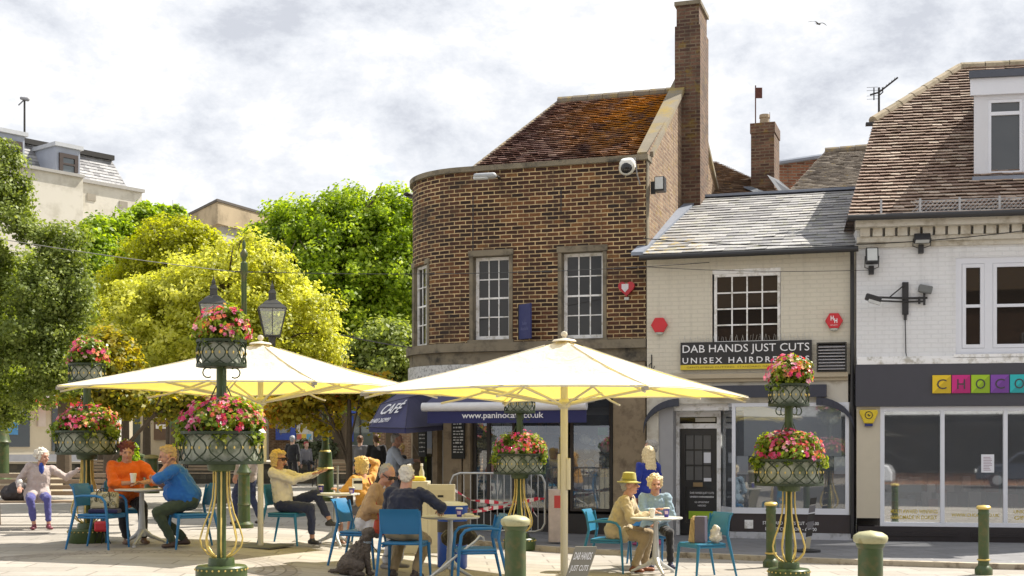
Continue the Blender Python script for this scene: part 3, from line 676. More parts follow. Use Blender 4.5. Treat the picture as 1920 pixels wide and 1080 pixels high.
# heart alarm box
ab = thing('alarm_box', 'red heart shaped alarm box with a pale shield on the brown brick wall', 'alarm box', BF.world(BF.x(1176), 0, BF.zz(1176, 541)), -BF.a)
hp = []
for i in range(28):
    a = 2*PI*i/28; hp.append((.15*math.sin(a)**3*1.0, (.13*math.cos(a)-.05*math.cos(2*a)-.02*math.cos(3*a)-.01*math.cos(4*a))*.95))
MB().prism([(x, -.005, z) for x, z in hp], (0, -.08, 0)).build('housing', M_('alarm_red', (.42,.02,.03), .35), ab, bevel=.012)
MB().prism([(x*.62-.02, -.086, z*.62+.01) for x, z in ((-.1,.1),(.1,.1),(.1,-.03),(0,-.14),(-.1,-.03))], (0, -.006, 0)).build('shield', M_('shield_white', (.6,.58,.62), .5), ab)
MB().box(-.04, .04, -.06, -.005, -.21, -.16).build('strobe', M_('strobe_clear', (.5,.52,.48), .2), ab)
# projecting blue sign
hs = thing('hanging_sign', 'dark blue projecting sign with faded lettering between the upstairs windows', 'sign', BF.world(BF.x(975), -.02, BF.zz(990, 604)), -BF.a+R(-38))
MB().box(0, .36, -.02, .02, -.32, .32).build('panel', M_('sign_blue', (.022,.028,.12), .5, stain=((.04,.045,.14), 8)), hs, bevel=.006)
FT = M_('faded_lettering', (.12,.13,.26), .7)
text('Suite', FT, hs, (.18, -.021, -.03), width=.14, height=.06, thick=.002); text('Available', FT, hs, (.18, -.021, -.13), width=.25, height=.06, thick=.002)
MB().box(-.02, .0, -.025, .025, -.3, .3).build('bracket', BLACK, hs)
# ================================================================ HAIRDRESSER
HF = Fac(23.26, .286)
hb = thing('hairdresser_building', 'low cream painted shop with a slate roof and hairdressers sign', 'building', HF.o, -HF.a)
CRM = M_brick('cream_painted_brick', [(0,(.5,.45,.36)), (1,(.55,.5,.41))], (.20,.18,.14), stain=.25, ms=.011, dark=(.30,.27,.21), paint=(.64,.60,.50))
CRS = M_('cream_render', (.56,.53,.46), .8, var=.08, scale=3, stain=((.36,.32,.25), 3))
hx0, hx1 = HF.x(1213), HF.x(1604); ze = HF.zz(1400, 478)
WH = (HF.x(1335), HF.x(1464), HF.zz(1400, 640), HF.zz(1400, 503)); zf = HF.zz(1400, 704)
mb = MB(); wall_holes(mb, hx0, hx1, zf, ze, 0, [WH], .12); mb.poly([(hx1, 0, 0), (hx1, 7, 0), (hx1, 7, ze), (hx1, 0, ze)]); mb.build('wall', CRM, hb)
f = sash(hb, WH[0]+.03, WH[1]-.01, WH[2]-.05, WH[3]-.08, .05, 4, 4, .05, .024, mid=False, sill=False)
bx('header', WHITE, f, WH[0]+.0, WH[1], .03, .12, WH[3]-.078, WH[3]-.0)
# roof
zr = HF.zz(1460, 365, 4.3); E0 = HF.hit(1200, 484, (0, -.28, 0), (0, 1, 0)); E1 = HF.hit(1606, 468, (0, -.28, 0), (0, 1, 0)); E0.z = E1.z = ze+.03
R1 = HF.hit(1612, 356, (0, 4.3, 0), (0, 1, 0)); R0 = HF.hit(1311, 371, (0, 4.3, 0), (0, 1, 0)); R0.z = R1.z = zr
mb = MB(); tile_plane(mb, [E0, E1, R1, R0], .36, .235, th=.012, lift=.02, jit=.008)
rf = mb.build('roof', SLATEM, hb)
mb = MB().box(E0.x-1.0, E1.x+.1, 4.3, 8.5, 0, zr-.03)
mb.build('rear_wall', CRM, hb)
bx('ridge', LEAD, rf, R0.x, R1.x, 4.22, 4.42, zr+.02, zr+.07)
mb = MB(); k = 22
for i in range(k):  # stepped mortar fillet / lead beside the gable
    a = E0.lerp(R0, i/k); b = E0.lerp(R0, (i+1)/k); mb.prism([a+Vector((-.16,0,.0)), a+Vector((.05,0,.0)), b+Vector((.05,0,.0)), b+Vector((-.16,0,.0))], (0,0,.06))
mb.build('flashing', LEAD, rf)
gt = MB().tube([(E0.x, -.33, ze-.02), (E1.x+.03, -.33, ze-.02)], .05, 10); gt.build('gutter', BLACK, rf)
mb = MB().tube([(hx1-.05, -.3, ze-.05), (hx1-.05, -.12, ze-.25), (hx1-.05, -.07, ze-.4), (hx1-.05, -.07, .1)], .035, 8); mb.build('downpipe', BLACK, hb)
# cornice and fascia zone
mb = MB(); zc = HF.zz(1400, 706); mb.box(hx0, hx1-.12, -.12, .1, zc-.03, zc+.05); mb.box(hx0, hx1-.12, -.07, .1, zc-.09, zc-.032); mb.build('cornice', CREAMST, hb)
zs = HF.zz(1300, 757)
mb = MB().box(hx0, hx1-.12, -.02, .1, zs, zc-.092); mb.build('fascia', CRS, hb)
xp0 = HF.x(1252); xd0, xd1 = HF.x(1268), HF.x(1339); xw0, xw1 = HF.x(1373), HF.x(1592); zdt = HF.zz(1300, 803); zw = HF.zz(1480, 957); zwt = HF.zz(1480, 762)
mb = MB(); mb.box(hx0, xp0-.16, -.02, .2, 0, zs); mb.build('pilaster', CRS, hb)
GRY = M_('grey_render', (.33,.33,.34), .8, var=.1); bx('side_panel', GRY, hb, xp0-.158, xp0+.09, .02, .4, 0, zs)
bx('pilaster', CRS, hb, xw1+.05, hx1-.12, -.02, .2, 0, zs)
# door set back
DY = .42
mb = MB(); mb.box(xd0-.07, xd0, DY-.04, DY+.1, 0, zs-.12); mb.box(xd1, xd1+.07, DY-.04, DY+.1, 0, zs-.12); mb.box(xd0, xd1, DY-.04, DY+.1, zs-.22, zs-.12); mb.box(xd0, xd1, DY-.04, DY+.1, zdt, zdt+.09)
mb.build('door_frame', WHITE, hb)
bx('soffit', WHITE, hb, hx0+.02, xw1, .1, DY+.1, zs-.118, zs)
fo = MB().poly([(xd0, DY, zdt+.09), (xd1, DY, zdt+.09), (xd1, DY, zs-.22), (xd0, DY, zs-.22)]).build('fanlight', GLASSD, hb)
bx('blind', M_('blind_cream', (.50,.48,.42), .7), fo, xd0+.42*(xd1-xd0), xd1-.03, DY-.006, DY-.002, zdt+.12, zs-.24)
DB = M_('door_black', (.018,.018,.02), .35, coat=.3)
mb = MB(); gw = (xd1-xd0-.18)/3; g0 = zdt-.12; gh = .245
mb.box(xd0+.005, xd1-.005, DY+.03, DY+.05, .08, zdt-.005)
mb.box(xd0+.005, xd0+.10, DY-.0, DY+.03, .08, zdt-.005); mb.box(xd1-.10, xd1-.005, DY, DY+.03, .08, zdt-.005); mb.box(xd0+.1, xd1-.1, DY, DY+.03, g0, zdt-.005)
mb.box(xd0+.1, xd1-.1, DY, DY+.03, .08, .3); mb.box(xd0+.1, xd1-.1, DY, DY+.03, .92, 1.02)
for r in range(3): mb.box(xd0+.1, xd1-.1, DY+.004, DY+.03, g0-gh*(r+1)-.03*r-.03, g0-gh*(r+1)-.03*r)
door = mb.build('door', DB, hb)
FG = M_('frosted_black_glass', (.10,.10,.10), .35, bump=.8, bscale=90)
gx0, gx1 = xd0+.1, xd1-.1; gw = (gx1-gx0)/3
mb = MB()
for r in range(3):
    for c in range(3): zt = g0-(gh+.03)*r; mb.box(gx0+gw*c+.012, gx0+gw*(c+1)-.012, DY+.014, DY+.029, zt-gh, zt)
mb.build('pane', FG, door)
bx('notice', M_('paper', (.72,.73,.78), .8, var=.04), door, gx0+gw*2+.02, gx1-.01, DY-.004, DY+.012, g0-gh*2+.0, g0-gh-.06)
bx('notice', MATS['paper'], door, gx0+gw*2+.02, gx1+.0, DY-.004, DY+.0, 1.03, 1.09)
bx('letterbox', M_('brass_plate', (.28,.20,.11), .4, .6), door, gx0+gw*.9, gx0+gw*2.0, DY-.01, DY+.002, .935, 1.01)
pd = bx('poster', M_('poster_black', (.02,.02,.022), .5), door, xd0+.16, xd1-.03, DY-.012, DY-.004, .36, .90)
TW = M_('sign_white', (.78,.78,.80), .5, var=.03); px_ = (xd0+xd1)/2+.065; pw = xd1-xd0-.24
text('DAB HANDS JUST CUTS', TW, door, (px_, -.013+DY, .82), width=pw, height=.045, thick=.002); text('UNISEX HAIRDRESSERS', TW, door, (px_, -.013+DY, .755), width=pw, height=.028, thick=.002, bold=.02)
text('NO APPOINTMENT', TW, door, (px_, -.013+DY, .66), width=pw*.6, height=.03, thick=.002); text('NEEDED', TW, door, (px_, -.013+DY, .60), width=pw*.34, height=.028, thick=.002)
bx('strip', M_('lime_green', (.30,.45,.02), .5), door, xd0+.16, xd1-.03, DY-.013, DY-.0125, .36, .50)
# angled return window + big window (bay)
yb = -.06; xa = xd1+.075
WPV = M_('white_pvc', (.68,.70,.76), .35, var=.04)
mb = MB(); f = .055
def post(x, y, w_, z0, z1): mb.box(x, x+w_, y, y+.06, z0, z1)
mb.box(xw0, xw1, yb, yb+.07, zw-.06, zw+.04); mb.box(xw0, xw1, yb, yb+.07, zwt, zwt+.06); post(xw0, yb, .06, zw+.04, zwt); post(xw1-.06, yb, .06, zw+.04, zwt)
mb.prism([(xa, DY-.03, zw-.06), (xa+.0, DY+.04, zw-.06), (xw0+.0, yb+.06, zw-.06), (xw0, yb-.0, zw-.06)], (0, 0, .1)); mb.prism([(xa, DY-.03, zwt), (xa+.0, DY+.04, zwt), (xw0+.0, yb+.06, zwt), (xw0, yb-.0, zwt)], (0, 0, .06))
big = mb.build('shop_window', WPV, hb)
mb = MB().poly([(xw0+.05, yb+.035, zw), (xw1-.05, yb+.035, zw), (xw1-.05, yb+.035, zwt), (xw0+.05, yb+.035, zwt)]); mb.poly([(xa, DY, zw), (xw0, yb+.03, zw), (xw0, yb+.03, zwt), (xa, DY, zwt)])
mb.build('pane', GLASST, big)
BRN = M_('dark_stallriser', (.038,.03,.032), .5, var=.2)
mb = MB(); mb.prism([(xa-.0, DY, .18), (xa, DY+.2, .18), (xw1+.05, DY+.2, .18), (xw1+.05, yb+.02, .18), (xw0-.02, yb+.02, .18)], (0, 0, zw-.06-.182)); sr = mb.build('stall_riser', BRN, hb)
mb = MB(); mb.prism([(xa-.02, DY-.04, -.05), (xa, DY+.2, -.05), (xw1+.06, DY+.2, -.05), (xw1+.06, yb-.03, -.05), (xw0-.03, yb-.03, -.05)], (0, 0, .228)); mb.build('plinth', M_('plinth_paint', (.45,.46,.50), .6, var=.1, stain=((.2,.2,.2), 5)), hb)
bx('vent_cover', WHITE, sr, HF.x(1396, yb), HF.x(1412, yb), yb+.004, yb+.019, HF.zz(1404, 991, yb), HF.zz(1404, 975, yb))
zt1 = HF.zz(1480, 981, yb); zt2 = HF.zz(1480, 992, yb)
text('STANDARD GENTS CUT - £14.00', TW, sr, ((HF.x(1430, yb)+HF.x(1535, yb))/2, yb+.018, zt1), width=HF.x(1535, yb)-HF.x(1430, yb), height=.055, thick=.002, bold=.01)
text('LADIES CUT FROM - £20.00', TW, sr, ((HF.x(1435, yb)+HF.x(1531, yb))/2, yb+.018, zt2), width=HF.x(1531, yb)-HF.x(1435, yb), height=.055, thick=.002, bold=.01)
# interior
bx('interior', INT, hb, xd1+.1, xw1, 2.8, 2.9, 0, 3); bx('interior_floor', INT, hb, xd1, xw1, .5, 2.8, .0, .2); bx('interior_side', INT, hb, xw1+.02, xw1+.05, .25, 2.8, 0, 3)
BL = M_('roller_blind', (.50,.52,.56), .7, var=.04); bx('blind', BL, big, HF.x(1395, .1), HF.x(1578, .1), .08, .085, HF.zz(1480, 855, .1), zwt-.02)
bx('lower_screen', M_('grey_screen', (.16,.15,.15), .7), big, xw0+.07, xw1-.07, .06, .065, zw+.03, HF.zz(1480, 908, .1))
for a, b, c, d in ((1381, 1403, 889, 855), (1564, 1587, 889, 856)): bx('notice', MATS['paper'], big, HF.x(a, .0), HF.x(b, .0), .0, .004, HF.zz(a, c), HF.zz(a, d))
mb = MB()
for i in range(5): xx = HF.x(1400+40*i, .8); mb.box(xx, xx+.25, .7, 1.0, 1.0, 1.0+random.uniform(.15, .35))
mb.build('counter_clutter', M_('salon_clutter', (.3,.16,.1), .6, var=.6, scale=9), big)
# black arched wrought brackets
ARC = M_('blue_black_iron', (.03,.035,.055), .4)
def bracket(xw, sgn):
    mb = MB(); pts = []
    for i in range(11): a = PI/2*i/10; pts.append((xw+sgn*(1-math.cos(a))*.62, -.10, zs-.18+.62*math.sin(a)*.78-.28))
    for i in range(10):
        a, b = Vector(pts[i]), Vector(pts[i+1]); t_ = .045+.025*(i/10)
        mb.prism([a+Vector((0,-.04,-t_)), b+Vector((0,-.04,-t_)), b+Vector((0,-.04,t_)), a+Vector((0,-.04,t_))], (0, .08, 0))
    mb.build('curved_bracket', ARC, hb, bevel=.006)
bracket(HF.x(1207, -.1), 1); bracket(hx1-.02, -1)
bx('shutter_box', ARC, hb, HF.x(1330, -.1), HF.x(1550, -.1), -.16, -.021, HF.zz(1450, 745, -.1), HF.zz(1450, 722, -.1))
# sign
sg = thing('shop_sign', 'black fascia sign reading DAB HANDS JUST CUTS UNISEX HAIRDRESSERS', 'sign', HF.world(HF.x(1277), -.005, 0), -HF.a)
sw = HF.x(1523, -.05)-HF.x(1277, -.05); z0, z1 = HF.zz(1400, 692, -.05), HF.zz(1400, 640, -.05)
MB().box(0, sw, -.07, -.002, z0, z1).build('panel', M_('sign_black', (.016,.016,.018), .4), sg)
MB().box(0, sw, -.078, -.0705, z0, z0+.085).build('yellow_strip', M_('sign_yellow', (.62,.48,.03), .5), sg)
text('DAB HANDS JUST CUTS', TW, sg, (sw/2, -.0705, z1-.135), width=sw*.965, height=.175, thick=.012); text('UNISEX HAIRDRESSERS', TW, sg, (sw/2, -.0705, z0+.16), width=sw*.965, height=.10, thick=.012, space=1.35, bold=.008)
text('GENTLEMENS CUTTING  STANDARD GENTS CUT  UNISEX', M_('sign_brown', (.2,.12,.02), .6), sg, (sw/2, -.0785, z0+.042), width=sw*.9, height=.03, thick=.002)
# bird spikes above sign
mb = MB()
for i in range(46): xx = sw*i/45; mb.tube([(xx, -.04, z1), (xx+random.uniform(-.03, .03), -.07+random.uniform(-.03, .03), z1+random.uniform(.08, .13))], .003, 4)
mb.build('bird_spikes', STEEL, sg)
# louvred vent
lv = thing('louvre_vent', 'grey metal louvred vent beside the hairdressers sign', 'vent', HF.world(HF.x(1532), 0, 0), -HF.a); lw = HF.x(1588, -.1)-HF.x(1532, -.1); z0, z1 = HF.zz(1560, 697, -.1), HF.zz(1560, 642, -.1)
mb = MB(); mb.box(0, .025, -.14, -.002, z0, z1); mb.box(lw-.025, lw, -.14, -.002, z0, z1); mb.box(.026, lw-.026, -.14, -.002, z1-.025, z1); mb.box(.026, lw-.026, -.14, -.002, z0, z0+.02); mb.box(.026, lw-.026, -.02, -.002, z0+.021, z1-.026); mb.build('frame', DARKM, lv)
mb = MB(); ns = 8
for i in range(ns): zc_ = z0+.04+(z1-z0-.07)*(i+.5)/ns; mb.prism([(.027, -.15, zc_-.03), (lw-.027, -.15, zc_-.03), (lw-.027, -.03, zc_+.02), (.027, -.03, zc_+.02)], (0, 0, .01))
mb.build('slats', M_('louvre_metal', (.5,.5,.52), .3, .5), lv)
# hexagonal alarm boxes
def hexbox(px, py, label, letters):
    o = thing('alarm_box', label, 'alarm box', HF.world(HF.x(px), 0, HF.zz(px, py)), -HF.a, 'red hexagonal alarm boxes on the cream wall')
    pts = [(.148*math.cos(PI/3*i), .148*math.sin(PI/3*i)) for i in range(6)]
    MB().prism([(x, -.003, z) for x, z in pts], (0, -.07, 0)).build('housing', M_('hex_red', (.55,.02,.03), .4), o, bevel=.01)
    MB().lathe([(0, -.05), (.06, -.03), (.07, 0)], (0, -.035, -.13), 14).build('strobe', M_('strobe_clear', (.5,.52,.48), .2), o)
    if letters: text('H', TW, o, (-.03, -.074, .045), width=.05, height=.08, thick=.004, bold=.03); text('H', TW, o, (.03, -.074, -.0), width=.05, height=.08, thick=.004, bold=.03); text('SECURITY', TW, o, (.0, -.074, -.075), width=.12, height=.018, thick=.002)
hexbox(1237, 610, 'plain red hexagonal alarm box left of the hairdressers sign', False); hexbox(1564, 602, 'red hexagonal alarm box with two white letters above the vent', True)
# hanging bracket left of sign, small lamp
hk = thing('wall_hook', 'small rusty hanging basket hook on the cream wall left of the black sign', 'hook', HF.world(HF.x(1222), 0, HF.zz(1222, 680)), -HF.a)
MB().tube([(0, -.01, .14), (0, -.01, -.12)], .01, 6).tube([(0,-.01,-.0), (-.04,-.05,-.05), (-.02,-.09,-.11), (.04,-.05,-.12), (.05,-.02,-.06)], .008, 6).build('iron', DARKM, hk)
# ================================================================ CHOCOLATE SHOP
CF = Fac(22.54, .18)
cb_ = thing('chocolate_shop_building', 'white painted shop with tall tiled roof and a dark grey fascia', 'building', CF.o, -CF.a)
WPB = M_brick('white_painted_brick', [(0,(.5,.5,.5)), (1,(.6,.6,.6))], (.22,.22,.22), stain=.2, ms=.010, dark=(.35,.35,.33), paint=(.74,.75,.77))
kx0, kx1 = CF.x(1606), CF.x(2120); zce = CF.zz(1700, 425); zbt = CF.zz(1700, 683)
WO = (CF.x(1792), CF.x(2010), CF.zz(1850, 664), CF.zz(1850, 482))
mb = MB(); wall_holes(mb, kx0, kx1, zbt, zce, 0, [WO], .1)
mb.poly([(kx0, 0, 0), (kx0, 0, 0+.01), (kx0, 7, .01), (kx0, 7, 0)]); mb.poly([(kx0, 7, 0), (kx0, 0, 0), (kx0, 0, zce), (kx0, 7, zce)][::-1]); mb.build('wall', WPB, cb_)
# big white casement group
mb = MB(); x0, x1, z0, z1 = WO; y = .02
c1, c2 = CF.x(1846), CF.x(1862)
def fr(a, b, c, d, f=.05, yy=y): mb.box(a, a+f, yy, yy+.07, c, d); mb.box(b-f, b, yy, yy+.07, c, d); mb.box(a+f, b-f, yy, yy+.07, d-f, d); mb.box(a+f, b-f, yy, yy+.07, c, c+f)
fr(x0, x1, z0, z1, .10); mb.box(c1, c2, y+.001, y+.068, z0+.1, z1-.1)
fr(x0+.105, c1-.003, z0+.105, z1-.105, .06, y-.005); fr(c2+.003, x1-.105, z0+.105, z1-.105, .06, y-.005)
zm = CF.zz(1850, 573); mb.box(x0+.165, c1-.06, y-.003, y+.05, zm-.025, zm+.025); mb.box(c2+.06, x1-.165, y-.003, y+.05, zm-.025, zm+.025)
wn = mb.build('window', WPV, cb_); MB().poly([(x0+.05, y+.04, z0+.05), (x1-.05, y+.04, z0+.05), (x1-.05, y+.04, z1-.05), (x0+.05, y+.04, z1-.05)]).build('pane', GLASSD, wn)
bx('sill', WHITE, wn, x0-.04, x1+.04, -.07, .019, z0-.05, z0+.0)
# ledge above fascia
mb = MB().box(kx0, kx1, -.09, .05, zbt-.002, zbt+.09); mb.box(kx0, kx1, -.04, .0, zbt+.092, zbt+.13); mb.build('ledge', WHITE, cb_)
# eaves cornice with dentils
CC = M_('cornice_cream', (.56,.53,.46), .7, var=.1, stain=((.35,.31,.24), 5))
mb = MB(); mb.box(kx0-.03, kx1, -.30, .0, zce-.03, zce+.10); mb.box(kx0-.0, kx1, -.10, -.001, zce-.26, zce-.17); mb.box(kx0, kx1, -.05, -.001, zce-.34, zce-.262)
x = kx0+.05
while x < kx1: mb.box(x, x+.155, -.15, -.001, zce-.168, zce-.032); x += .20
mb.build('cornice', CC, cb_)
# roof
p0 = (0, -.34, zce+.12); n_ = (0, -math.sin(R(41)), math.cos(R(41)))
q = [CF.hit(1590, 421, p0, n_)]; q[0].z = p0[2]; q[0].y = -.34
E1 = Vector((kx1+.2, -.34, p0[2])); HB = CF.hit(1638, 230, p0, n_); HC = CF.hit(1802, 129, p0, n_); HD = CF.hit(1920, 124, p0, n_); HD = Vector((kx1+.2, HC.y, HC.z))
mb = MB(); tile_plane(mb, [q[0], E1, HD, HC, HB], .175, .108, th=.016, lift=.048, jit=.010)
# rear + left closing faces
bk = lambda v, y: Vector((v.x, y, v.z))
mb.poly([q[0], HB, HB+Vector((.4, 3.2, 1.0)), Vector((kx0, 6, zce))]); mb.poly([HB, HC, HB+Vector((.4, 3.2, 1.0))])
mb.poly([HC, HD, Vector((HD.x, HD.y*2+.5, zce)), Vector((HC.x, HC.y*2+.5, zce))])
crf = mb.build('roof', CLAY2, cb_)
mb = MB(); ridge(mb, HB+Vector((0,.05,.03)), HC+Vector((0,.05,.03)), .105, .38); ridge(mb, HC+Vector((0,.05,.03)), HD+Vector((0,.05,.03)), .105, .38); mb.build('ridge', M_('ridge_buff', (.36,.30,.21), .9, var=.25, stain=((.2,.17,.1), 5)), crf)
mb = MB(); k = 26
gt = MB().tube([(q[0].x+.0, -.40, zce+.11), (kx1, -.40, zce+.11)], .052, 10); gt.build('gutter', BLACK, crf)
bx('bracket_end', BLACK, crf, HB.x-.14, HB.x+.02, HB.y-.06, HB.y+.06, HB.z-.05, HB.z+.0)
# snow guard mesh
mb = MB(); sx0 = CF.x(1650, -.3); zg = zce+.13
for xx in [sx0+.62*i for i in range(6)]: mb.box(xx, xx+.035, -.31, -.28, zg, zg+.28)
for zz_ in (zg+.06, zg+.24): mb.tube([(sx0+.55, -.3, zz_), (kx1, -.3, zz_)], .007, 4)
x = sx0+.5
while x < kx1: mb.tube([(x, -.3, zg+.05), (x+.18, -.3, zg+.24)], .005, 4, cap=False); mb.tube([(x+.18, -.3, zg+.05), (x, -.3, zg+.24)], .005, 4, cap=False); x += .07
mb.build('snow_guard', STEEL, crf)
# dormer
DYY = CF.hit(1840, 330, p0, n_).y; dx0 = CF.x(1826, DYY); dx1 = dx0+2.4; dz0 = CF.zz(1850, 336, DYY); dz1 = CF.zz(1850, 148, DYY)
mb = MB(); ow = (CF.x(1853, DYY), CF.x(1918, DYY)+.0, CF.zz(1880, 326, DYY), CF.zz(1880, 186, DYY))
wall_holes(mb, dx0, dx1, dz0, dz1, DYY, [ow], .05)
sk = .46; mb.poly([(dx0, DYY, dz0), (dx0, DYY, dz1), (dx0+sk, DYY+2, dz1), (dx0+sk, DYY+2, dz0)]); mb.poly([(dx0, DYY, dz1), (dx1, DYY, dz1), (dx1, DYY+2, dz1), (dx0+sk, DYY+2, dz1)])
dm = mb.build('dormer', M_('dormer_white', (.60,.61,.65), .5, var=.04), cb_)
bx('fascia_board', WPV, dm, dx0-.06, dx1, DYY-.06, DYY-.002, dz1-.28, dz1-.0); MB().prism([(dx0-.10, DYY-.12, dz1+.002), (dx1+.1, DYY-.12, dz1+.002), (dx1+.1, DYY+2, dz1+.002), (dx0+sk-.08, DYY+2, dz1+.002)], (0, 0, .12)).build('roof_edge', M_('felt_grey', (.075,.085,.11), .6), dm)
bx('apron', LEAD, dm, dx0-.05, dx1, DYY-.16, DYY-.001, dz0-.06, dz0+.02)
mb = MB(); a, b, c, d = ow; yy = DYY+.01; fr(a, b, c, d, .05, yy); zt_ = CF.zz(1880, 212, DYY); mb.box(a+.05, b-.05, yy+.002, yy+.068, zt_-.03, zt_+.03)
dw = mb.build('dormer_window', WPV, dm); MB().poly([(a+.03, yy+.04, c+.03), (b-.03, yy+.04, c+.03), (b-.03, yy+.04, d-.03), (a+.03, yy+.04, d-.03)]).build('window_pane', M_glass('sky_glass', (.05,.055,.06), spec=.8), dm)
# ---- shopfront
FAS = M_('slate_grey_fascia', (.052,.052,.066), .6, var=.1, bump=.05); z0f = CF.zz(1700, 762)
bx('fascia', FAS, cb_, kx0-.02, kx1, -.10, .05, z0f, zbt-.004)
CP = M_('cream_render_panel', (.52,.47,.37), .9, var=.06, bump=.4); xw = CF.x(1650)
bx('side_panel', CP, cb_, kx0, xw, -.02, .2, .45, z0f-.002)
z0w = CF.zz(1800, 988); z1w = z0f-.002
mb = MB(); ms = [CF.x(1650), CF.x(1763), CF.x(1881), CF.x(1999)]
mb.box(ms[0], ms[-1], -.03, .05, z0w, z0w+.07); mb.box(ms[0], ms[-1], -.03, .05, z1w-.08, z1w)
for i, x in enumerate(ms): mb.box(x, x+(.07 if i == 0 else .065), -.028, .048, z0w+.07, z1w-.08)
sw_ = mb.build('shop_window', WPV, cb_, bevel=.004); MB().poly([(ms[0], .01, z0w), (ms[-1], .01, z0w), (ms[-1], .01, z1w), (ms[0], .01, z1w)]).build('pane', M_glass('choc_glass', trans=.62, ior=1.55), sw_)
SR2 = M_('stall_riser_black', (.022,.019,.022), .35, var=.3); bx('stall_riser', SR2, cb_, kx0+.02, kx1, -.04, .2, .0, z0w-.002)
mb = MB()
for (a, b) in ((1655, 1795), (1820, 2000)):
    xa_, xb_ = CF.x(a), CF.x(b); za, zb2 = .16, z0w-.1
    mb.box(xa_, xb_, -.06, -.042, za, za+.03); mb.box(xa_, xb_, -.06, -.042, zb2-.03, zb2); mb.box(xa_, xa_+.03, -.06, -.042, za+.03, zb2-.03); mb.box(xb_-.03, xb_, -.06, -.042, za+.03, zb2-.03)
mb.build('moulding', SR2, cb_)
bx('interior_back', INT, cb_, kx0, kx1, 2.0, 2.1, 0, 3.2); bx('interior_base', M_('deep_interior', (.03,.028,.028), .9), cb_, kx0, kx1, .2, 2.0, .3, .45)
# window lettering in gilt
GL = M_('gilt', (.50,.38,.05), .4, .2)
def gt2(s, pa, pb, py, h): xa_, xb_ = CF.x(pa), CF.x(pb); text(s, GL, sw_, ((xa_+xb_)/2, .008, CF.zz((pa+pb)/2, py)), width=xb_-xa_, height=h, thick=.002, bold=.015)
gt2('MULTI AWARD WINNING', 1670, 1758, 959, .065); gt2('HANDMADE IN DORSET', 1670, 1757, 970, .065); gt2('WWW.CHOCO.CO.UK', 1784, 1874, 966, .055); gt2('UNIQUE', 1901, 1935, 960, .065); gt2('GIFTS', 1902, 1935, 971, .065)
bx('notice', MATS['paper'], sw_, CF.x(1840), CF.x(1864), .0, .006, CF.zz(1850, 886), CF.zz(1850, 852))
mb = MB()
for k in range(9): zz_ = CF.zz(1850, 857+3*k); mb.box(CF.x(1844), CF.x(1860-random.randint(0, 5)), -.002, -.0005, zz_-.008, zz_)
mb.build('notice_text', M_('notice_ink', (.25,.12,.2), .8), sw_)
# shop display: boxes, stands, a potted arrangement, dim
mbs = [MB(), MB(), MB()]
for i in range(60):
    x = random.uniform(ms[0]+.1, ms[-1]-.3); s_ = random.uniform(.1, .25); y = random.uniform(.5, 1.4); z = z0w+random.choice((-.1, .1, .3, .55))
    mbs[i % 3].box(x, x+s_, y, y+s_, z, z+random.uniform(.12, .35))
for b_, c_, n_2 in zip(mbs, ((.10,.03,.03), (.14,.13,.13), (.04,.05,.06)), 'abc'): b_.build('display_boxes', M_('display_'+n_2, c_, .6, var=.3), sw_)
# letter tiles
cols = [('yellow', (.75,.52,.02)), ('magenta', (.55,.02,.20)), ('green', (.33,.52,.02)), ('purple', (.20,.06,.36)), ('turquoise', (.02,.42,.45)), ('red', (.6,.05,.03))]
for i, ch_ in enumerate('CHOCOS'):
    a = 1748+36.3*i; b = a+34.5; xa_, xb_ = CF.x(a, -.1), CF.x(b, -.1); zc1, zc0 = CF.zz(1830, 703, -.1), CF.zz(1830, 737, -.1)
    if i == 5: break
    o = thing('letter_tile', '%s square tile bearing the letter %s on the grey fascia, %s from the left' % (cols[i][0], ch_, ('first', 'second', 'third', 'fourth', 'fifth')[i]), 'sign', CF.world((xa_+xb_)/2, -.1, (zc0+zc1)/2), -CF.a, 'coloured letter tiles on the shop fascia')
    hw_, hh = (xb_-xa_)/2, (zc1-zc0)/2; c = cols[i][1]
    MB().box(-hw_, hw_, -.03, -.002, -hh, hh).build('tile', M_('tile_'+cols[i][0], c, .4, var=.03), o)
    MB().poly([(-hw_, -.0306, -hh), (hw_, -.0306, -hh), (hw_, -.0306, hh)]).build('facet', M_('facet_'+cols[i][0], mul(c, .72), .4, var=.03), o)
    text(ch_, M_('tile_letter', (.05,.045,.05), .5), o, (0, -.031, 0), width=hw_*1.05 if ch_ != 'H' else hw_*.85, height=hh*1.1, thick=.004)
# yellow alarm
ya = thing('alarm_box', 'yellow tapered alarm box on the cream panel left of the chocolate shop window', 'alarm box', CF.world(CF.x(1628), -.02, CF.zz(1628, 782)), -CF.a)
MB().prism([(-.145,-.002,.12), (.145,-.002,.12), (.15,-.002,.06), (.07,-.002,-.11), (-.07,-.002,-.11), (-.15,-.002,.06)], (0, -.07, 0)).build('housing', M_('alarm_yellow', (.62,.46,.02), .4), ya, bevel=.015)
MB().box(-.065, .065, -.065, -.004, -.155, -.112).build('strobe', M_('strobe_blue', (.03,.04,.15), .2), ya)
mb = MB()
for i in range(20): a = 2*PI*i/20; b = 2*PI*(i+1)/20; mb.prism([(.065*math.cos(a),-.073,.03+.065*math.sin(a)), (.065*math.cos(b),-.073,.03+.065*math.sin(b)), (.053*math.cos(b),-.073,.03+.053*math.sin(b)), (.053*math.cos(a),-.073,.03+.053*math.sin(a))], (0,-.004,0))
mb.prism([(-.035,-.073,.035), (.0,-.073,.05), (.01,-.073,.03), (.035,-.073,.03), (.0,-.073,.005), (-.008,-.073,.027)], (0,-.004,0)); mb.build('emblem', BLACK, ya)
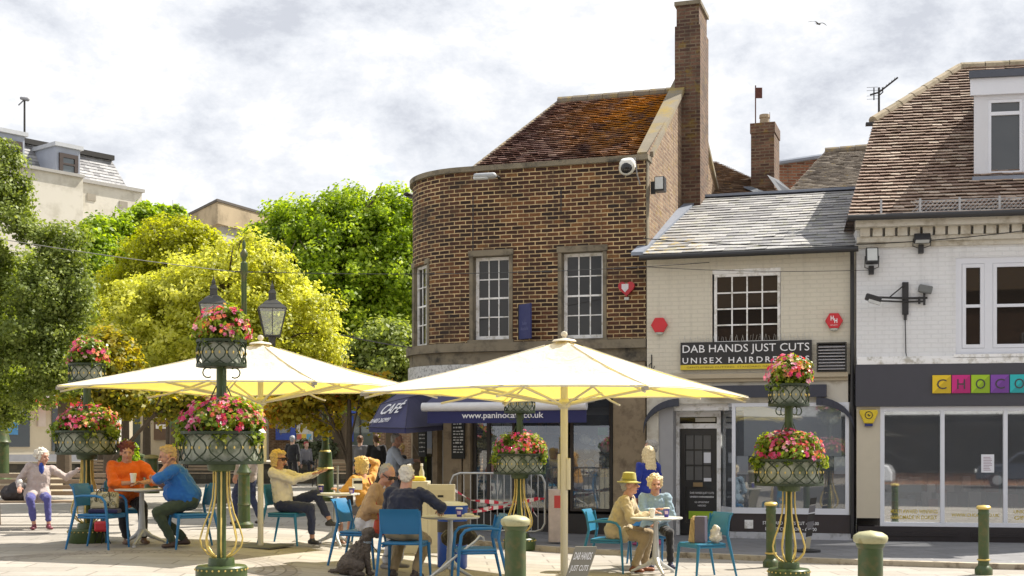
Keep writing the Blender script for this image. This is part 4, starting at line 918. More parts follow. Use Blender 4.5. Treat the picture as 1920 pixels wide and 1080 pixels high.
# floodlights
def flood(px, py, label, w_, h_, tilt, rz=0, dy=-.18):
    o = thing('floodlight', label, 'floodlight', CF.world(CF.x(px, dy), dy, CF.zz(px, py, dy)), -CF.a+rz)
    Mx = Matrix.Rotation(tilt, 3, 'X')
    MB().box(-w_/2, w_/2, -.06, .06, -h_/2, h_/2, M=Mx).build('housing', BLACK, o, bevel=.01); MB().box(-w_/2+.02, w_/2-.02, -.066, -.061, -h_/2+.03, h_/2-.02, M=Mx).build('lens', MATS['lens_pale'], o)
    MB().tube([(-w_/2-.01, 0, 0), (-w_/2-.01, .06, -h_/2-.05), (0, -dy-.02, -h_/2-.08), (w_/2+.01, .06, -h_/2-.05), (w_/2+.01, 0, 0)], .008, 5).box(-.04, .04, -dy-.1, -dy-.001, -h_/2-.16, -h_/2-.02).build('bracket', BLACK, o)
flood(1635, 480, 'black square floodlight at the left corner of the white wall', .2, .26, R(-12)); flood(1729, 447, 'black floodlight just below the eaves of the white shop', .26, .13, R(62), dy=-.2)
o = thing('twin_wall_light', 'black twin arm light on a vertical plate on the white upper wall', 'wall light', CF.world(CF.x(1697), 0, CF.zz(1697, 560)), -CF.a)
MB().box(-.05, .05, -.06, -.002, -.27, .27).build('plate', BLACK, o, bevel=.005)
MB().tube([(-.5, -.3, 0), (0, -.06, 0), (.35, -.06, 0)], .018, 6).tube([(-.45, -.3, -.06), (0, -.06, -.06), (.3, -.06, -.06)], .015, 6).tube([(-.28, -.2, 0), (-.02, -.06, .22)], .012, 6).tube([(.22, -.06, .02), (.22, -.06, -.1)], .02, 6).tube([(.3, -.06, .1), (.3, -.06, -.12)], .02, 6).tube([(0, -.03, -.27), (0, -.03, -.36)], .025, 6).build('arm', BLACK, o)
MB().box(-.16, .1, -.1, .02, -.05, .06, M=Matrix.Translation((-.52, -.3, -.04)) @ Matrix.Rotation(R(18), 4, 'Y')).build('lamp_head', BLACK, o, bevel=.02); MB().box(-.08, .14, -.1, .02, -.06, .07, M=Matrix.Translation((.28, -.06, .14)) @ Matrix.Rotation(R(12), 4, 'Y')).build('lamp_head', M_('lamp_head_grey', (.14,.15,.15), .4), o, bevel=.02)
MB().box(-.08, .12, -.106, .02, -.01, -.055, M=Matrix.Translation((-.54, -.3, -.05)) @ Matrix.Rotation(R(18), 4, 'Y')).build('lens', MATS['lens_pale'], o)
MB().tube([(0, -.02, -.36), (0.01, -.02, -.9), (.05, -.05, -1.13), (.9, -.05, -1.14)], .008, 5).build('cable', BLACK, o)
# aerial
ae = thing('tv_aerial', 'black television aerial on a mast at the left end of the tall tiled roof', 'aerial', CF.world(CF.x(1648, HB.y+.4), HB.y+.4, HB.z-.2), -CF.a)
s_ = 1/105.
MB().tube([(0,0,0), (0,0,.95)], .02, 6).build('mast', DARKM, ae)
mb = MB().tube([(-.16,0,.82), (.0,0,.86), (.34,0,1.12)], .016, 6); mb.tube([(0,0,.8), (.07,0,.86), (.06,0,.95)], .012, 5)
mb.tube([(-.09,0,.72), (-.09,0,.95)], .012, 5)
for dz in (-.1, -.04, .06, .12): mb.tube([(-.22,-.0,.84+dz), (-.02,.0,.84+dz)], .004, 4)
for i in range(6): p_ = Vector((.02+.05*i, 0, .88+.04*i)); mb.tube([p_+Vector((0,-.15,0)), p_+Vector((0,.15,0))], .004, 4)
mb.build('boom', BLACK, ae)
# ================================================================ REAR ROOFS + CHIMNEY
rb = thing('rear_building', 'old tiled roofs rising behind the hairdresser slate roof', 'building', (5.5, 30, 0))
def lp(px, py, Z): return P(px, py, Z)-Vector(rb.location)
mb = MB(); tile_plane(mb, [lp(1330, 372, 29.5), lp(1480, 372, 29.5), lp(1458, 357, 30.4), lp(1343, 303, 33.5), lp(1300, 303, 33.5)], .19, .11)
mb.build('roof', CLAY3, rb)
mb = MB(); tile_plane(mb, [lp(1460, 380, 28.6), lp(1680, 372, 28.2), lp(1660, 276, 32.0), lp(1547, 286, 32.3)], .19, .115); r2_ = mb.build('roof', M_tile('clay_tiles_grey', [(0,(.10,.08,.065)), (.5,(.20,.17,.14)), (1,(.32,.28,.23))], [((.4,.28,.06), 5, .6, .7, None, 1)]), rb)
mb = MB(); ridge(mb, lp(1547, 285, 32.3), lp(1660, 275, 32.0), .11); mb.build('ridge', RIDGE, r2_)
mb = MB(); mb.poly([lp(1455, 305, 33.4), lp(1560, 290, 33.4), lp(1560, 400, 33.4), lp(1455, 400, 33.4)]); mb.box(-2.2, 4.5, 4.2, 8, 0, 6.5); mb.build('wall', BRKR, rb)
mb = MB().tube([lp(1452, 306, 33.3), lp(1560, 290, 33.3)], .06, 6); mb.build('coping', LEAD, rb)
c0 = lp(1408, 362, 30.6); 
cw, cd = .55, .95
mb = MB(); mb.box(0, cw, 0, cd, -1.2, 1.42); mb.box(-.02, cw+.02, -.02, cd+.02, 1.422, 1.66)
Mt = Matrix.Translation(c0) @ Matrix.Rotation(R(-19), 4, 'Z')
mb.v = [tuple(Mt @ Vector(v)) for v in mb.v]; c2_ = mb.build('chimney', BRKC, rb)
mb = MB().lathe([(.12, 0), (.11, .16), (.13, .18), (.12, .26), (.09, .26)], Mt @ Vector((.28, .3, 1.66)), 12); mb.build('chimney_pot', M_('pot_buff', (.34,.27,.18), .8), c2_)
MB().tube([Mt @ Vector((.08, .2, 1.6)), Mt @ Vector((.08, .2, 2.62))], .015, 5).tube([Mt @ Vector((.42, .2, 1.6)), Mt @ Vector((.42, .2, 1.95))], .006, 4).box(c0.x+.12, c0.x+.29, c0.y+.1, c0.y+.13, c0.z+2.3, c0.z+2.55).build('weather_vane', M_('rusty_iron', (.09,.03,.02), .8), c2_)
mb = MB(); mb.prism([lp(1440, 330, 30.2), lp(1462, 340, 30.2), lp(1500, 372, 29.6), lp(1470, 372, 29.6)], (0, .1, .05)); mb.prism([lp(1395, 352, 30.2), lp(1410, 352, 30.2), lp(1450, 366, 29.7), lp(1432, 368, 29.7)], (0, .1, .05)); mb.build('flashing', M_('old_lead', (.07,.08,.10), .8), r2_)
bx('end_wall', WPB, cb_, kx1+.002, kx1+.3, 0.02, 7, 0, zce)
# ================================================================ LEFT OFFICE BUILDING (mansard)
OF = Fac(74.1, -1.2)
ob_ = thing('office_building', 'pale rendered office block with slate mansard roof and two dormers', 'building', OF.o, -OF.a)
REN = M_('pale_render', (.60,.57,.50), .9, var=.06, scale=.6, stain=((.45,.42,.35), 1.1))
xe = OF.x(266); xm = OF.x(133); xo = OF.x(-260)
zt1 = OF.zz(200, 350); zt2 = OF.zz(100, 322, -.9)-.35
mb = MB(); mb.box(xm, xe, 0, 12, 5.2, zt1); mb.box(xo, xm-.002, -.9, 12, 5.2, zt2+.3); mb.build('wall', REN, ob_)
mb = MB(); mb.box(xm-.05, xe+.08, -.12, .25, zt1, zt1+.14); mb.box(xo, xm, -1.02, -.6, zt2+.302, zt2+.42); mb.build('coping', M_('coping_grey', (.35,.34,.32), .8), ob_)
for px in (171, 231): xx = OF.x(px); bx('vent_grille', M_('vent_cream', (.3,.27,.22), .8), ob_, xx-.2, xx+.2, -.03, .01, OF.zz(px, 369 if px < 200 else 383)-.16, OF.zz(px, 369 if px < 200 else 383)+.12)
# slate mansard
n2 = (0, -math.sin(R(58)), math.cos(R(58))); b0 = (0, .6, zt1-.1)
A = OF.hit(246, 364, b0, n2); B = OF.hit(208, 300, b0, n2); C_ = OF.hit(0, 240, b0, n2); 
ztop = B.z
mb = MB(); tile_plane(mb, [(xo, .6, zt1-.1), (A.x, .6, zt1-.1), (B.x, B.y, ztop), (xo, B.y, ztop)], .30, .17, th=.015)
mb.poly([(A.x, .6, zt1-.1), (A.x, 12, zt1-.1), (B.x, 12, ztop), (B.x, B.y, ztop)])
SL2 = M_tile('pale_slate', [(0,(.20,.20,.21)), (.4,(.33,.33,.34)), (1,(.44,.44,.44))], [((.10,.10,.09), 1.3, .58, .70, None, 1)], .8)
mf = mb.build('roof', SL2, ob_)
bx('roof_edge', DARKM, mf, xo, OF.x(205, B.y)+.1, B.y-.25, B.y+4, ztop-.05, ztop+.16)
def dormer(pa, pb, yt, yb_):
    yy = -.2; a, b = OF.x(pa, yy), OF.x(pb, yy); z0, z1 = OF.zz(pb, yb_, yy), OF.zz((pa+pb)/2, yt, yy)
    o = MB().box(a, b, yy, 4, z0, z1).build('dormer', M_('dormer_lead', (.33,.36,.43), .5, var=.15, scale=3), ob_)
    bx('roof_edge', M_('zinc_edge', (.45,.47,.5), .5), o, a-.1, b+.1, yy-.12, 4, z1+.002, z1+.16)
    fr_ = MB(); f = .16; fr_.box(a+.12, a+.12+f, yy-.08, yy-.002, z0+.2, z1-.25); fr_.box(b-.12-f, b-.12, yy-.08, yy-.002, z0+.2, z1-.25); fr_.box(a+.12+f, b-.12-f, yy-.08, yy-.002, z1-.25-f, z1-.25); zc_ = z0+(z1-z0)*.42; fr_.box(a+.12+f, b-.12-f, yy-.08, yy-.002, zc_-.04, zc_+.04)
    fw = fr_.build('window_frame', M_('dark_brown_frame', (.05,.035,.03), .5), o); MB().poly([(a+.2, yy-.03, z0+.2), (b-.2, yy-.03, z0+.2), (b-.2, yy-.03, z1-.3), (a+.2, yy-.03, z1-.3)]).build('pane', M_glass('office_glass', (.10,.12,.13), spec=1.0), fw)
dormer(105, 150, 278, 335); dormer(-20, 46, 250, 300)
a_ = OF.world(OF.x(46, 2.5), 2.5, ztop+.1)
ae = thing('tv_aerial', 'small aerial mast on the flat roof of the far left office block', 'aerial', a_)
MB().tube([(0,0,0), (0,0,2.05)], .045, 6).build('mast', DARKM, ae); MB().ecap((-.13,0,2.0), (.13,0,1.95), .07, .09).tube([(-.05,0,1.9), (-.26,0,1.7)], .03, 6).build('head', M_('aerial_grey', (.3,.3,.32), .5), ae)
# lower shops of that block
mb = MB(); mb.box(xo, OF.x(236), -.5, 5, 1.0, 5.19); mb.build('lower_wall', M_('lower_cream', (.50,.45,.35), .9, var=.08), ob_)
fz0, fz1 = OF.zz(100, 747, -.9), OF.zz(100, 712, -.9)
bx('shop_fascia', M_('white_fascia', (.62,.63,.68), .5, var=.03), ob_, xo, OF.x(229, -.9), -.9, -.502, fz0, fz1)
bx('red_strip', M_('red_strip', (.50,.02,.03), .4), ob_, xo, OF.x(229, -.9), -1.0, -.503, fz0-.28, fz0-.01)
SGL = M_glass('far_shop_glass', (.035,.045,.05), spec=.7)
def pane_box(a, b, yt, yb_, m=SGL, nm='shop_window', y=-.56): o = bx(nm, m, ob_, OF.x(a, y), OF.x(b, y), y, -.501, OF.zz((a+b)/2, yb_, y), OF.zz((a+b)/2, yt, y)); return o
pane_box(98, 215, 754, 846); pane_box(0, 56, 760, 838); 
bx('transom', WHITE, ob_, OF.x(99, -.6), OF.x(212, -.6), -.62, -.561, OF.zz(150, 764, -.6)-.05, OF.zz(150, 764, -.6)+.05)
for a, b in ((216, 236),): bx('pilaster', M_('white_render', (.66,.65,.62), .8, var=.05), ob_, OF.x(a, -.8), OF.x(b, -.8), -.8, -.503, 1.0, 5.0)
bx('poster', M_('pale_poster', (.5,.44,.40), .7, var=.3, scale=1.5), ob_, OF.x(72, -.6), OF.x(86, -.6), -.6, -.502, OF.zz(80, 800, -.6), OF.zz(80, 755, -.6))
bx('poster', M_('blue_poster', (.05,.2,.42), .5, var=.5, scale=1.2), ob_, OF.x(14, -.6), OF.x(34, -.6), -.6, -.561, OF.zz(24, 815, -.6), OF.zz(24, 790, -.6))
bx('stall_riser', M_('grey_riser', (.2,.21,.24), .7), ob_, xo, OF.x(236, -.7), -.7, -.504, 1.0, 1.32)
# ================================================================ FAR CREAM BUILDING WITH NOTICE BOARD, CONCRETE TOP
def fz(px, py, Z, o): return P(px, py, Z)-Vector(o.location)
fb = thing('concrete_building', 'flat roofed beige concrete block beyond the trees', 'building', P(420, HOR, 70)*1.0)
fb.location.z = 1
CO = M_('board_marked_concrete', (.36,.29,.19), .9, var=.2, scale=.8, stain=((.2,.16,.1), .7)); 
mb = MB(); a = fz(352, 384, 66, fb); b = fz(408, 378, 62, fb); c = fz(505, 396, 66, fb); Hh = 1.05
for p, q in ((a, b), (b, c)):
    p2, q2 = Vector((p.x, p.y, b.z)), Vector((q.x, q.y, b.z)); mb.poly([p2-Vector((0,0,Hh)), q2-Vector((0,0,Hh)), q2, p2])
c2 = Vector((c.x+3, c.y+3, b.z)); mb.poly([Vector((c.x, c.y, b.z-Hh)), c2-Vector((0,0,Hh)), c2, Vector((c.x, c.y, b.z))])
bt_ = [Vector((a.x, a.y, b.z)), b.copy(), Vector((c.x, c.y, b.z)), c2, Vector((a.x+1, c2.y+4, b.z))]
mb.poly(bt_); mb.poly([p-Vector((0,0,Hh)) for p in bt_][::-1]); pr = mb.build('parapet', CO, fb)
mb = MB(); mb.prism([p+Vector((0,0,.002))+(p-b)*.0+Vector((0,-.12,0)) for p in bt_], (0,0,.12)); mb.build('roof_edge', M_('dark_edge', (.07,.06,.05), .8), pr)
mb = MB(); e_ = .75; cen = sum(bt_, Vector())/5; q = [cen+(p-cen)*.88 for p in bt_]
mb.prism([Vector((p.x, p.y, 0)) for p in q], (0, 0, b.z-Hh-.002)); mb.build('wall', M_('grey_render_far', (.33,.32,.29), .9, var=.08, scale=.5), fb)
cbd = thing('cream_building', 'cream ground floor frontage with a dark doorway and brown notice board', 'building', (P(290, HOR, 57).x, 57, TZ))
def fl_(px, py, Z=57): return P(px, py, Z)-Vector(cbd.location)
def fbox(name, m, a, b, yt, yb_, d0, d1, par=cbd, Z=57):
    p, q = fl_(a, yt, Z), fl_(b, yb_, Z); return bx(name, m, par, p.x, q.x, d0, d1, max(q.z, 0), p.z)
LC = M_('lower_cream2', (.46,.41,.33), .9, var=.08)
fbox('wall', LC, 228, 480, 640, 862, 0, 6)
fbox('doorway', M_('dark_teal_door', (.04,.06,.065), .4), 234, 263, 740, 846, -.06, -.002)
nb = fbox('notice_board', M_('brown_board', (.10,.06,.04), .6), 290, 319, 770, 825, -.14, -.002)
fbox('paper', M_('paper', (.72,.73,.78), .8, var=.04), 294, 315, 779, 787, -.17, -.142, nb); fbox('paper', MATS['paper'], 294, 315, 796, 804, -.17, -.142, nb)
fbox('intercom', DARKM, 278, 283, 773, 785, -.1, -.002)
fbox('column', M_('white_render', (.66,.65,.62), .8, var=.05), 322, 332, 700, 850, -.5, -.002)
# ================================================================ BANK (brick, blue fascia)
bk_ = thing('bank_building', 'brick building with blue fascia, cash machine surround and posters', 'building', (P(620, HOR, 60).x, 60, TZ))
cbd_ = bk_
def kb_(name, m, a, b, yt, yb_, d0, d1, par=bk_, Z=60):
    p, q = P(a, yt, Z)-Vector(bk_.location), P(b, yb_, Z)-Vector(bk_.location); return bx(name, m, par, p.x, q.x, d0, d1, max(q.z, 0), p.z)
BB = M_brick('bank_brick', [(0,(.10,.05,.03)), (.5,(.20,.10,.055)), (1,(.27,.15,.09))], (.30,.22,.14), stain=.3, ms=.02)
kb_('wall', BB, 500, 900, 640, 870, 0, 8)
BLU = M_('bank_blue', (.02,.06,.35), .4, var=.1)
cs = kb_('cash_machine', BLU, 519, 556, 768, 825, -.3, -.002); kb_('screen', M_glass('far_glass', (.12,.13,.13), spec=.8), 526, 546, 778, 812, -.34, -.302, cs)
ps = kb_('poster', M_('pale_board', (.45,.45,.42), .6), 557, 588, 785, 828, -.2, -.002)
for i, (c_, a) in enumerate((((.5,.12,.1), 558), ((.55,.4,.05), 567), ((.1,.3,.5), 576))): kb_('emblem', M_('bank_col%s' % 'abc'[i], c_, .6), a, a+9, 814, 824, -.22, -.202, ps)
for i, t_ in enumerate(('always', 'here', 'for you')): text(t_, M_('poster_ink', (.1,.1,.1), .7), ps, (P(572, 0, 60).x-bk_.location.x, -.205, P(0, 792+6*i, 60).z-TZ), width=.42, height=.11, thick=.003)
kb_('doorway', M_('dark_door', (.03,.025,.025), .4), 590, 622, 762, 850, -.1, -.002)
kb_('brick_pier', BB, 634, 652, 640, 850, -.6, -.002)
kb_('fascia', BLU, 653, 696, 750, 775, -.5, -.002)
wn = kb_('window', M_glass('bank_glass', (.10,.12,.11), spec=.7), 655, 700, 776, 838, -.2, -.002); kb_('frame', DARKM, 675, 678, 776, 838, -.24, -.202, wn); kb_('poster', BLU, 656, 664, 780, 828, -.24, -.202, wn)
kb_('sill_wall', M_('pale_ledge', (.6,.56,.48), .8), 630, 760, 849, 856, -2.5, -1.5)
# ================================================================ OPPOSITE TERRACE (behind the viewpoint, mirrored in the shop windows)
op = thing('opposite_building', 'red brick terrace across the street, seen only as a reflection', 'building', (8, -14, 0), PI)
mb = MB(); mb.box(-26, 26, 0, 8, 0, 8.2); mb.build('wall', BRKR, op); mb = MB(); mb.prism([(-26, -.4, 8.2), (-26, 4, 11.5), (-26, 8.4, 8.2)], (52, 0, 0)); mb.build('roof', CLAY3, op)
wn = MB().box(-25.6, 25.6, -.15, -.002, .5, 3.0).build('shop_window', GLASSD, op); bx('fascia', WHITE, op, -25.6, 25.6, -.3, -.003, 3.0, 3.7)
for i in range(14): sash(op, -24+3.6*i, -22.8+3.6*i, 4.6, 6.4, -.06, 2, 4)
# ================================================================ PARKED CARS ACROSS THE STREET (mirrored in the shop glass)
def parked_car(X, Y, col, label, nm):
    t = thing('parked_car', label, 'car', (X, Y, 0), 0, 'cars parked across the street'); L_ = 2.1
    prof = [(-L_, .35), (-L_, .72), (-1.95, .88), (-1.05, .98), (-.55, 1.42), (.75, 1.45), (1.45, 1.02), (1.95, .95), (L_, .7), (L_, .35)]
    MB().prism([(x, -.85, z) for x, z in prof], (0, 1.7, 0)).build('body', M_('car_'+nm, col, .25, coat=.6, var=.03, bump=0), t, bevel=.06)
    MB().prism([(x, -.87, z) for x, z in ((-.9, 1.0), (-.5, 1.35), (.68, 1.38), (1.2, 1.03))], (0, 1.74, 0)).build('windows', GLASSD, t)
    for sx in (-1.3, 1.3):
        for sy in (-.8, .8): w_ = MB().lathe([(.0, -.11), (.32, -.11), (.33, 0), (.32, .11), (0, .11)], (sx, sy, .33), 20, Matrix.Rotation(R(90), 3, 'X')).build('wheel', BLACK, t); MB().lathe([(0, -.125), (.19, -.12), (.19, .12), (0, .125)], (sx, sy, .33), 14, Matrix.Rotation(R(90), 3, 'X')).build('rim', STEEL, w_)
    for sy in (-.86, .86): MB().box(-2.12, -2.0, sy*.8-.15, sy*.8+.15, .62, .74).build('headlight', WHITE, t)
parked_car(2.5, -5.5, (.6,.6,.62), 'white car parked across the street, mirrored in the left shop window', 'white'); parked_car(9.5, -10.2, (.03,.035,.05), 'dark car parked across the street, mirrored in the middle shop window', 'dark'); parked_car(13.2, -5.5, (.55,.56,.58), 'silver car parked across the street, mirrored at the right edge', 'silver')
# ================================================================ TREES
def leaf_mesh(name, lobes, n_clump, per, leaf, mat, parent, clump=.3, seed=1, hang=0, shell=.55, up=.4, gaps=.0, rshift=0, elong=1.0):
    """many small leaf faces gathered in clumps through the lobes' volume. lobes: (cx,cy,cz,rx,ry,rz)"""
    g = np.random.default_rng(seed)
    vol = np.array([l[3]*l[4]+l[3]*l[5]+l[4]*l[5] for l in lobes]); vol = vol/vol.sum()
    li = g.choice(len(lobes), n_clump, p=vol); Lb = np.array(lobes)[li]
    d = g.normal(size=(n_clump, 3)); d /= np.linalg.norm(d, axis=1)[:, None]
    rad = shell+(1-shell)*g.random(n_clump)**.6; rad *= 1+.10*g.normal(size=n_clump)
    cc = Lb[:, :3]+d*Lb[:, 3:]*rad[:, None]
    if gaps:
        keep = np.array([noise.noise(Vector(c)*1.1+Vector((seed, 0, 0))) > -gaps for c in cc]); cc = cc[keep]; d = d[keep]
    n_clump = len(cc); csz = clump*(.6+.8*g.random(n_clump)); cr = g.random(n_clump)
    N_ = n_clump*per; ci = np.repeat(np.arange(n_clump), per)
    o = g.normal(size=(N_, 3)); o /= np.linalg.norm(o, axis=1)[:, None]; o *= g.random(N_)[:, None]**.45
    pos = cc[ci]+o*csz[ci][:, None]*np.array([1, 1, .75]); pos[:, 2] -= hang*np.abs(g.normal(size=N_))*.3
    nrm = d[ci]*.6+o*.5+g.normal(size=(N_, 3))*.55+np.array([0, 0, up]); nrm /= np.linalg.norm(nrm, axis=1)[:, None]
    a = np.cross(nrm, g.normal(size=(N_, 3))); a /= np.linalg.norm(a, axis=1)[:, None]; b = np.cross(nrm, a)
    s = leaf*(.6+.8*g.random(N_))[:, None]
    fold = nrm*s*.25
    v0 = pos-a*s*.5*elong; v1 = pos+b*s*.34+fold*.6; v2 = pos+a*s*.5*elong; v3 = pos-b*s*.34+fold*.6
    V = np.stack([v0, v1, v2, v3], 1).reshape(-1, 3)
    me = bpy.data.meshes.new(name); me.vertices.add(4*N_); me.vertices.foreach_set('co', V.ravel()); me.loops.add(4*N_); me.loops.foreach_set('vertex_index', np.arange(4*N_, dtype=np.int32))
    me.polygons.add(N_); me.polygons.foreach_set('loop_start', np.arange(0, 4*N_, 4, dtype=np.int32)); me.polygons.foreach_set('loop_total', np.full(N_, 4, dtype=np.int32))
    me.update(calc_edges=True); at_ = me.attributes.new('rnd', 'FLOAT', 'FACE'); at_.data.foreach_set('value', np.clip(cr[ci]*.55+g.random(N_)*.45+rshift, 0, 1))
    me.materials.append(mat); ob = bpy.data.objects.new(name, me); COL.objects.link(ob); ob.parent = parent; return ob
BARK = M_('bark', (.10,.075,.05), .95, var=.35, scale=12, bump=.8, bscale=25)
def limbs(parent, base, top, r, lobes, k=9, seed=3, m=BARK, lean=(0,0)):
    rg = random.Random(seed); mb = MB(); b = Vector(base); t = Vector(top)
    pts = [b, b.lerp(t, .35)+Vector((lean[0], lean[1], 0)), b.lerp(t, .7), t]; mb.tube(pts, [r*1.25, r, r*.8, r*.45], 10)
    for i in range(k):
        l = lobes[i % len(lobes)]; s0 = b.lerp(t, rg.uniform(.35, .95)); an = rg.uniform(0, 2*PI); el = rg.uniform(-.1, 1)
        e = Vector((l[0]+math.cos(an)*l[3]*.7, l[1]+math.sin(an)*l[4]*.7, l[2]+el*l[5]*.6)); md = s0.lerp(e, .5)+Vector((rg.uniform(-.2,.2), rg.uniform(-.2,.2), .25))
        mb.tube([s0, md, e], [r*.42, r*.28, r*.08], 6)
        for q in range(2): e2 = e+Vector((rg.uniform(-.6,.6), rg.uniform(-.6,.6), rg.uniform(.1,.7))); mb.tube([md, md.lerp(e2, .6)+Vector((0,0,.1)), e2], [r*.2, r*.12, r*.04], 5)
    return mb.build('trunk', m, parent)
def lobe(px, py, Z, rx, ry, base, rd=None, dz=0):
    p = P(px, py, Z+dz)-base; s = (Z+dz)/FPX; rx, ry = rx*s, ry*s; return (p.x, p.y, p.z, rx, rd or (rx+ry)/2, ry)
LY = M_leaf('leaf_yellow', [(0,(.20,.22,.03)), (.35,(.44,.47,.06)), (.7,(.60,.62,.12)), (1,(.74,.74,.26))], .48, (1,.95,.55))
LG = M_leaf('leaf_bright_green', [(0,(.08,.14,.010)), (.4,(.22,.32,.02)), (.75,(.36,.47,.035)), (1,(.52,.58,.07))], .5, (1,1,.3))
LGY = M_leaf('leaf_yellow_green', [(0,(.16,.18,.008)), (.5,(.38,.40,.02)), (1,(.56,.56,.05))], .5, (1,1,.3))
LD = M_leaf('leaf_dark_glossy', [(0,(.07,.10,.02)), (.45,(.17,.22,.05)), (.8,(.29,.35,.09)), (1,(.45,.50,.2))], .4, (1,1,.4), rough=.5, spec=.35)
LA = M_leaf('leaf_autumn', [(0,(.14,.17,.015)), (.4,(.36,.32,.03)), (.75,(.50,.40,.05)), (.93,(.52,.22,.03)), (1,(.5,.08,.02))], .5, (1,.9,.35))
def tree(px, Z, label, lobs, mat, top_py, r, n, per, leaf, clump, seed, group=None, k=9, zb=None, **kw):
    X = (px-960)/FPX*Z; b = Vector((X, Z, gz(X, Z) if zb is None else zb)); t = thing('tree', label, 'tree', b, 0, group)
    ls = [lobe(a, c, Z, d, e, b, dz=(q[0] if q else 0)) for (a, c, d, e, *q) in lobs]
    limbs(t, (0,0,-.15), (P(px, top_py, Z)-b), r, ls, k, seed); leaf_mesh('crown', ls, n, per, leaf, mat, t, clump, seed, **kw); return t
# front yellow tree
tree(415, 29, 'round crowned yellow leaved tree in the middle, behind the double lantern lamp post',
  [(430, 560, 150, 100), (520, 620, 115, 120), (300, 600, 120, 90), (385, 660, 190, 90), (240, 680, 75, 75), (590, 665, 55, 62), (470, 500, 75, 60), (330, 700, 100, 50), (320, 545, 75, 55)], LY, 520, .16, 2300, 46, .088, .23, 5, shell=.55, gaps=.42, k=16)
tree(330, 33, 'yellow green domed tree rising just behind the yellow tree', [(325, 500, 92, 85), (340, 470, 75, 62), (290, 560, 110, 80), (250, 620, 70, 80)], LGY, 480, .15, 1200, 50, .085, .22, 9, shell=.7, k=6)
tree(640, 46, 'large bright green tree filling the gap left of the brick corner building',
  [(640, 540, 150, 150), (560, 470, 95, 90), (700, 450, 110, 90), (600, 640, 120, 100), (760, 560, 110, 150), (520, 560, 70, 80), (720, 660, 110, 90), (640, 410, 70, 45), (755, 410, 70, 50), (495, 450, 35, 30), (545, 410, 40, 34), (680, 380, 30, 22)], LG, 450, .3, 3000, 46, .15, .42, 13, shell=.55, gaps=.38, k=14, zb=TZ)
# dark evergreen at left
tree(-30, 21, 'dark glossy evergreen tree at the far left edge',
  [(20, 600, 120, 130), (95, 540, 55, 85), (10, 410, 46, 85), (-70, 450, 90, 160), (70, 690, 85, 70), (-30, 700, 110, 90), (-2, 305, 34, 48), (40, 350, 18, 24), (120, 460, 38, 50), (45, 460, 60, 60), (150, 560, 20, 60)], LD, 640, .22, 2100, 44, .062, .2, 17, shell=.4, gaps=.13, k=0)
tree(-40, 22.5, 'dark drooping tree low at the far left behind the evergreen', [(10, 745, 50, 50), (-40, 720, 80, 80)], LD, 700, .12, 350, 50, .07, .2, 19, shell=.3, k=4)
gl = 'slim bright green trees in front of the pale office block'
tree(190, 42, 'slim bright green tree nearest the dark evergreen', [(185, 520, 38, 110), (180, 440, 22, 50), (150, 560, 40, 110)], LG, 470, .12, 460, 42, .16, .34, 21, gl, k=1, shell=.4, gaps=.4)
tree(235, 43, 'slim bright green tree with a pointed top left of the domed tree', [(232, 500, 30, 90), (222, 425, 15, 26), (240, 600, 60, 100)], LG, 440, .12, 420, 42, .16, .32, 22, gl, k=1, shell=.4, gaps=.4)
tree(275, 44, 'slim bright green tree rising against the corner of the office block', [(268, 430, 26, 48), (265, 480, 40, 70)], LG, 420, .12, 380, 42, .16, .32, 23, gl, k=1, shell=.4, gaps=.3)
tree(318, 45, 'slim bright green tree just left of the concrete block', [(312, 415, 34, 30), (320, 450, 40, 50)], LG, 420, .12, 300, 42, .16, .32, 24, gl, k=1, shell=.4, gaps=.3)
# low autumn branches tree behind umbrella, and leaning trunk
tree(655, 27, 'small tree with yellow and orange leaves showing below the parasol edges, near the café',
  [(560, 745, 40, 34), (620, 750, 45, 40), (680, 745, 40, 32), (520, 760, 26, 26), (640, 720, 90, 30), (600, 785, 30, 12), (700, 765, 22, 20)], LA, 730, .07, 420, 34, .12, .26, 31, shell=.2, gaps=.25, k=8, hang=.4)
tree(206, 26, 'tree with a leaning brown trunk and low yellow branches under the left parasol', [(250, 745, 50, 22), (310, 750, 45, 20), (205, 735, 40, 22), (150, 700, 40, 40), (360, 745, 30, 16), (200, 660, 60, 50)], LA, 700, .13, 330, 36, .11, .25, 33, shell=.2, gaps=.25, k=6, hang=.5, rshift=-.22)
# dark trees closing the view between left tree and buildings
tree(120, 39, 'shady green tree between the evergreen and the shop with a red stripe', [(110, 620, 90, 130), (60, 600, 90, 130)], LD, 600, .2, 700, 40, .15, .4, 41, shell=.3, k=6, rshift=.1)
tree(735, 40, 'dark green tree behind the café canopy', [(735, 690, 80, 90), (650, 700, 70, 60)], LD, 680, .2, 600, 40, .15, .4, 43, shell=.3, k=6, rshift=.12)
# hedge and potted shrubs
def shrub(px, py, Z, w_, h_, label, mat=LD, flowers=False, n=110, name='shrub', pot=True):
    s = Z/FPX; p = P(px, py, Z); o = thing(name, label, 'plant', (p.x, Z, p.z)); W_, H_ = w_*s/2, h_*s
    b = .35*H_ if pot else 0
    if pot: MB().box(-W_*.8, W_*.8, -W_*.6, W_*.6, 0, b).build('planter_box', M_('planter_box', (.05,.06,.04), .7), o, bevel=.01)
    leaf_mesh('foliage', [(0, 0, b+(H_-b)*.5, W_, W_*.8, (H_-b)*.55)], n, 30, .09*Z/25, mat, o, .12*Z/25, int(px), shell=.2)
    if flowers: leaf_mesh('blossom', [(0, 0, b+(H_-b)*.6, W_, W_*.8, (H_-b)*.5)], 30, 6, .09, M_leaf('white_petals', [(0,(.6,.5,.5)), (1,(.8,.8,.75))], .3), o, .08, int(px)+1, shell=.8)
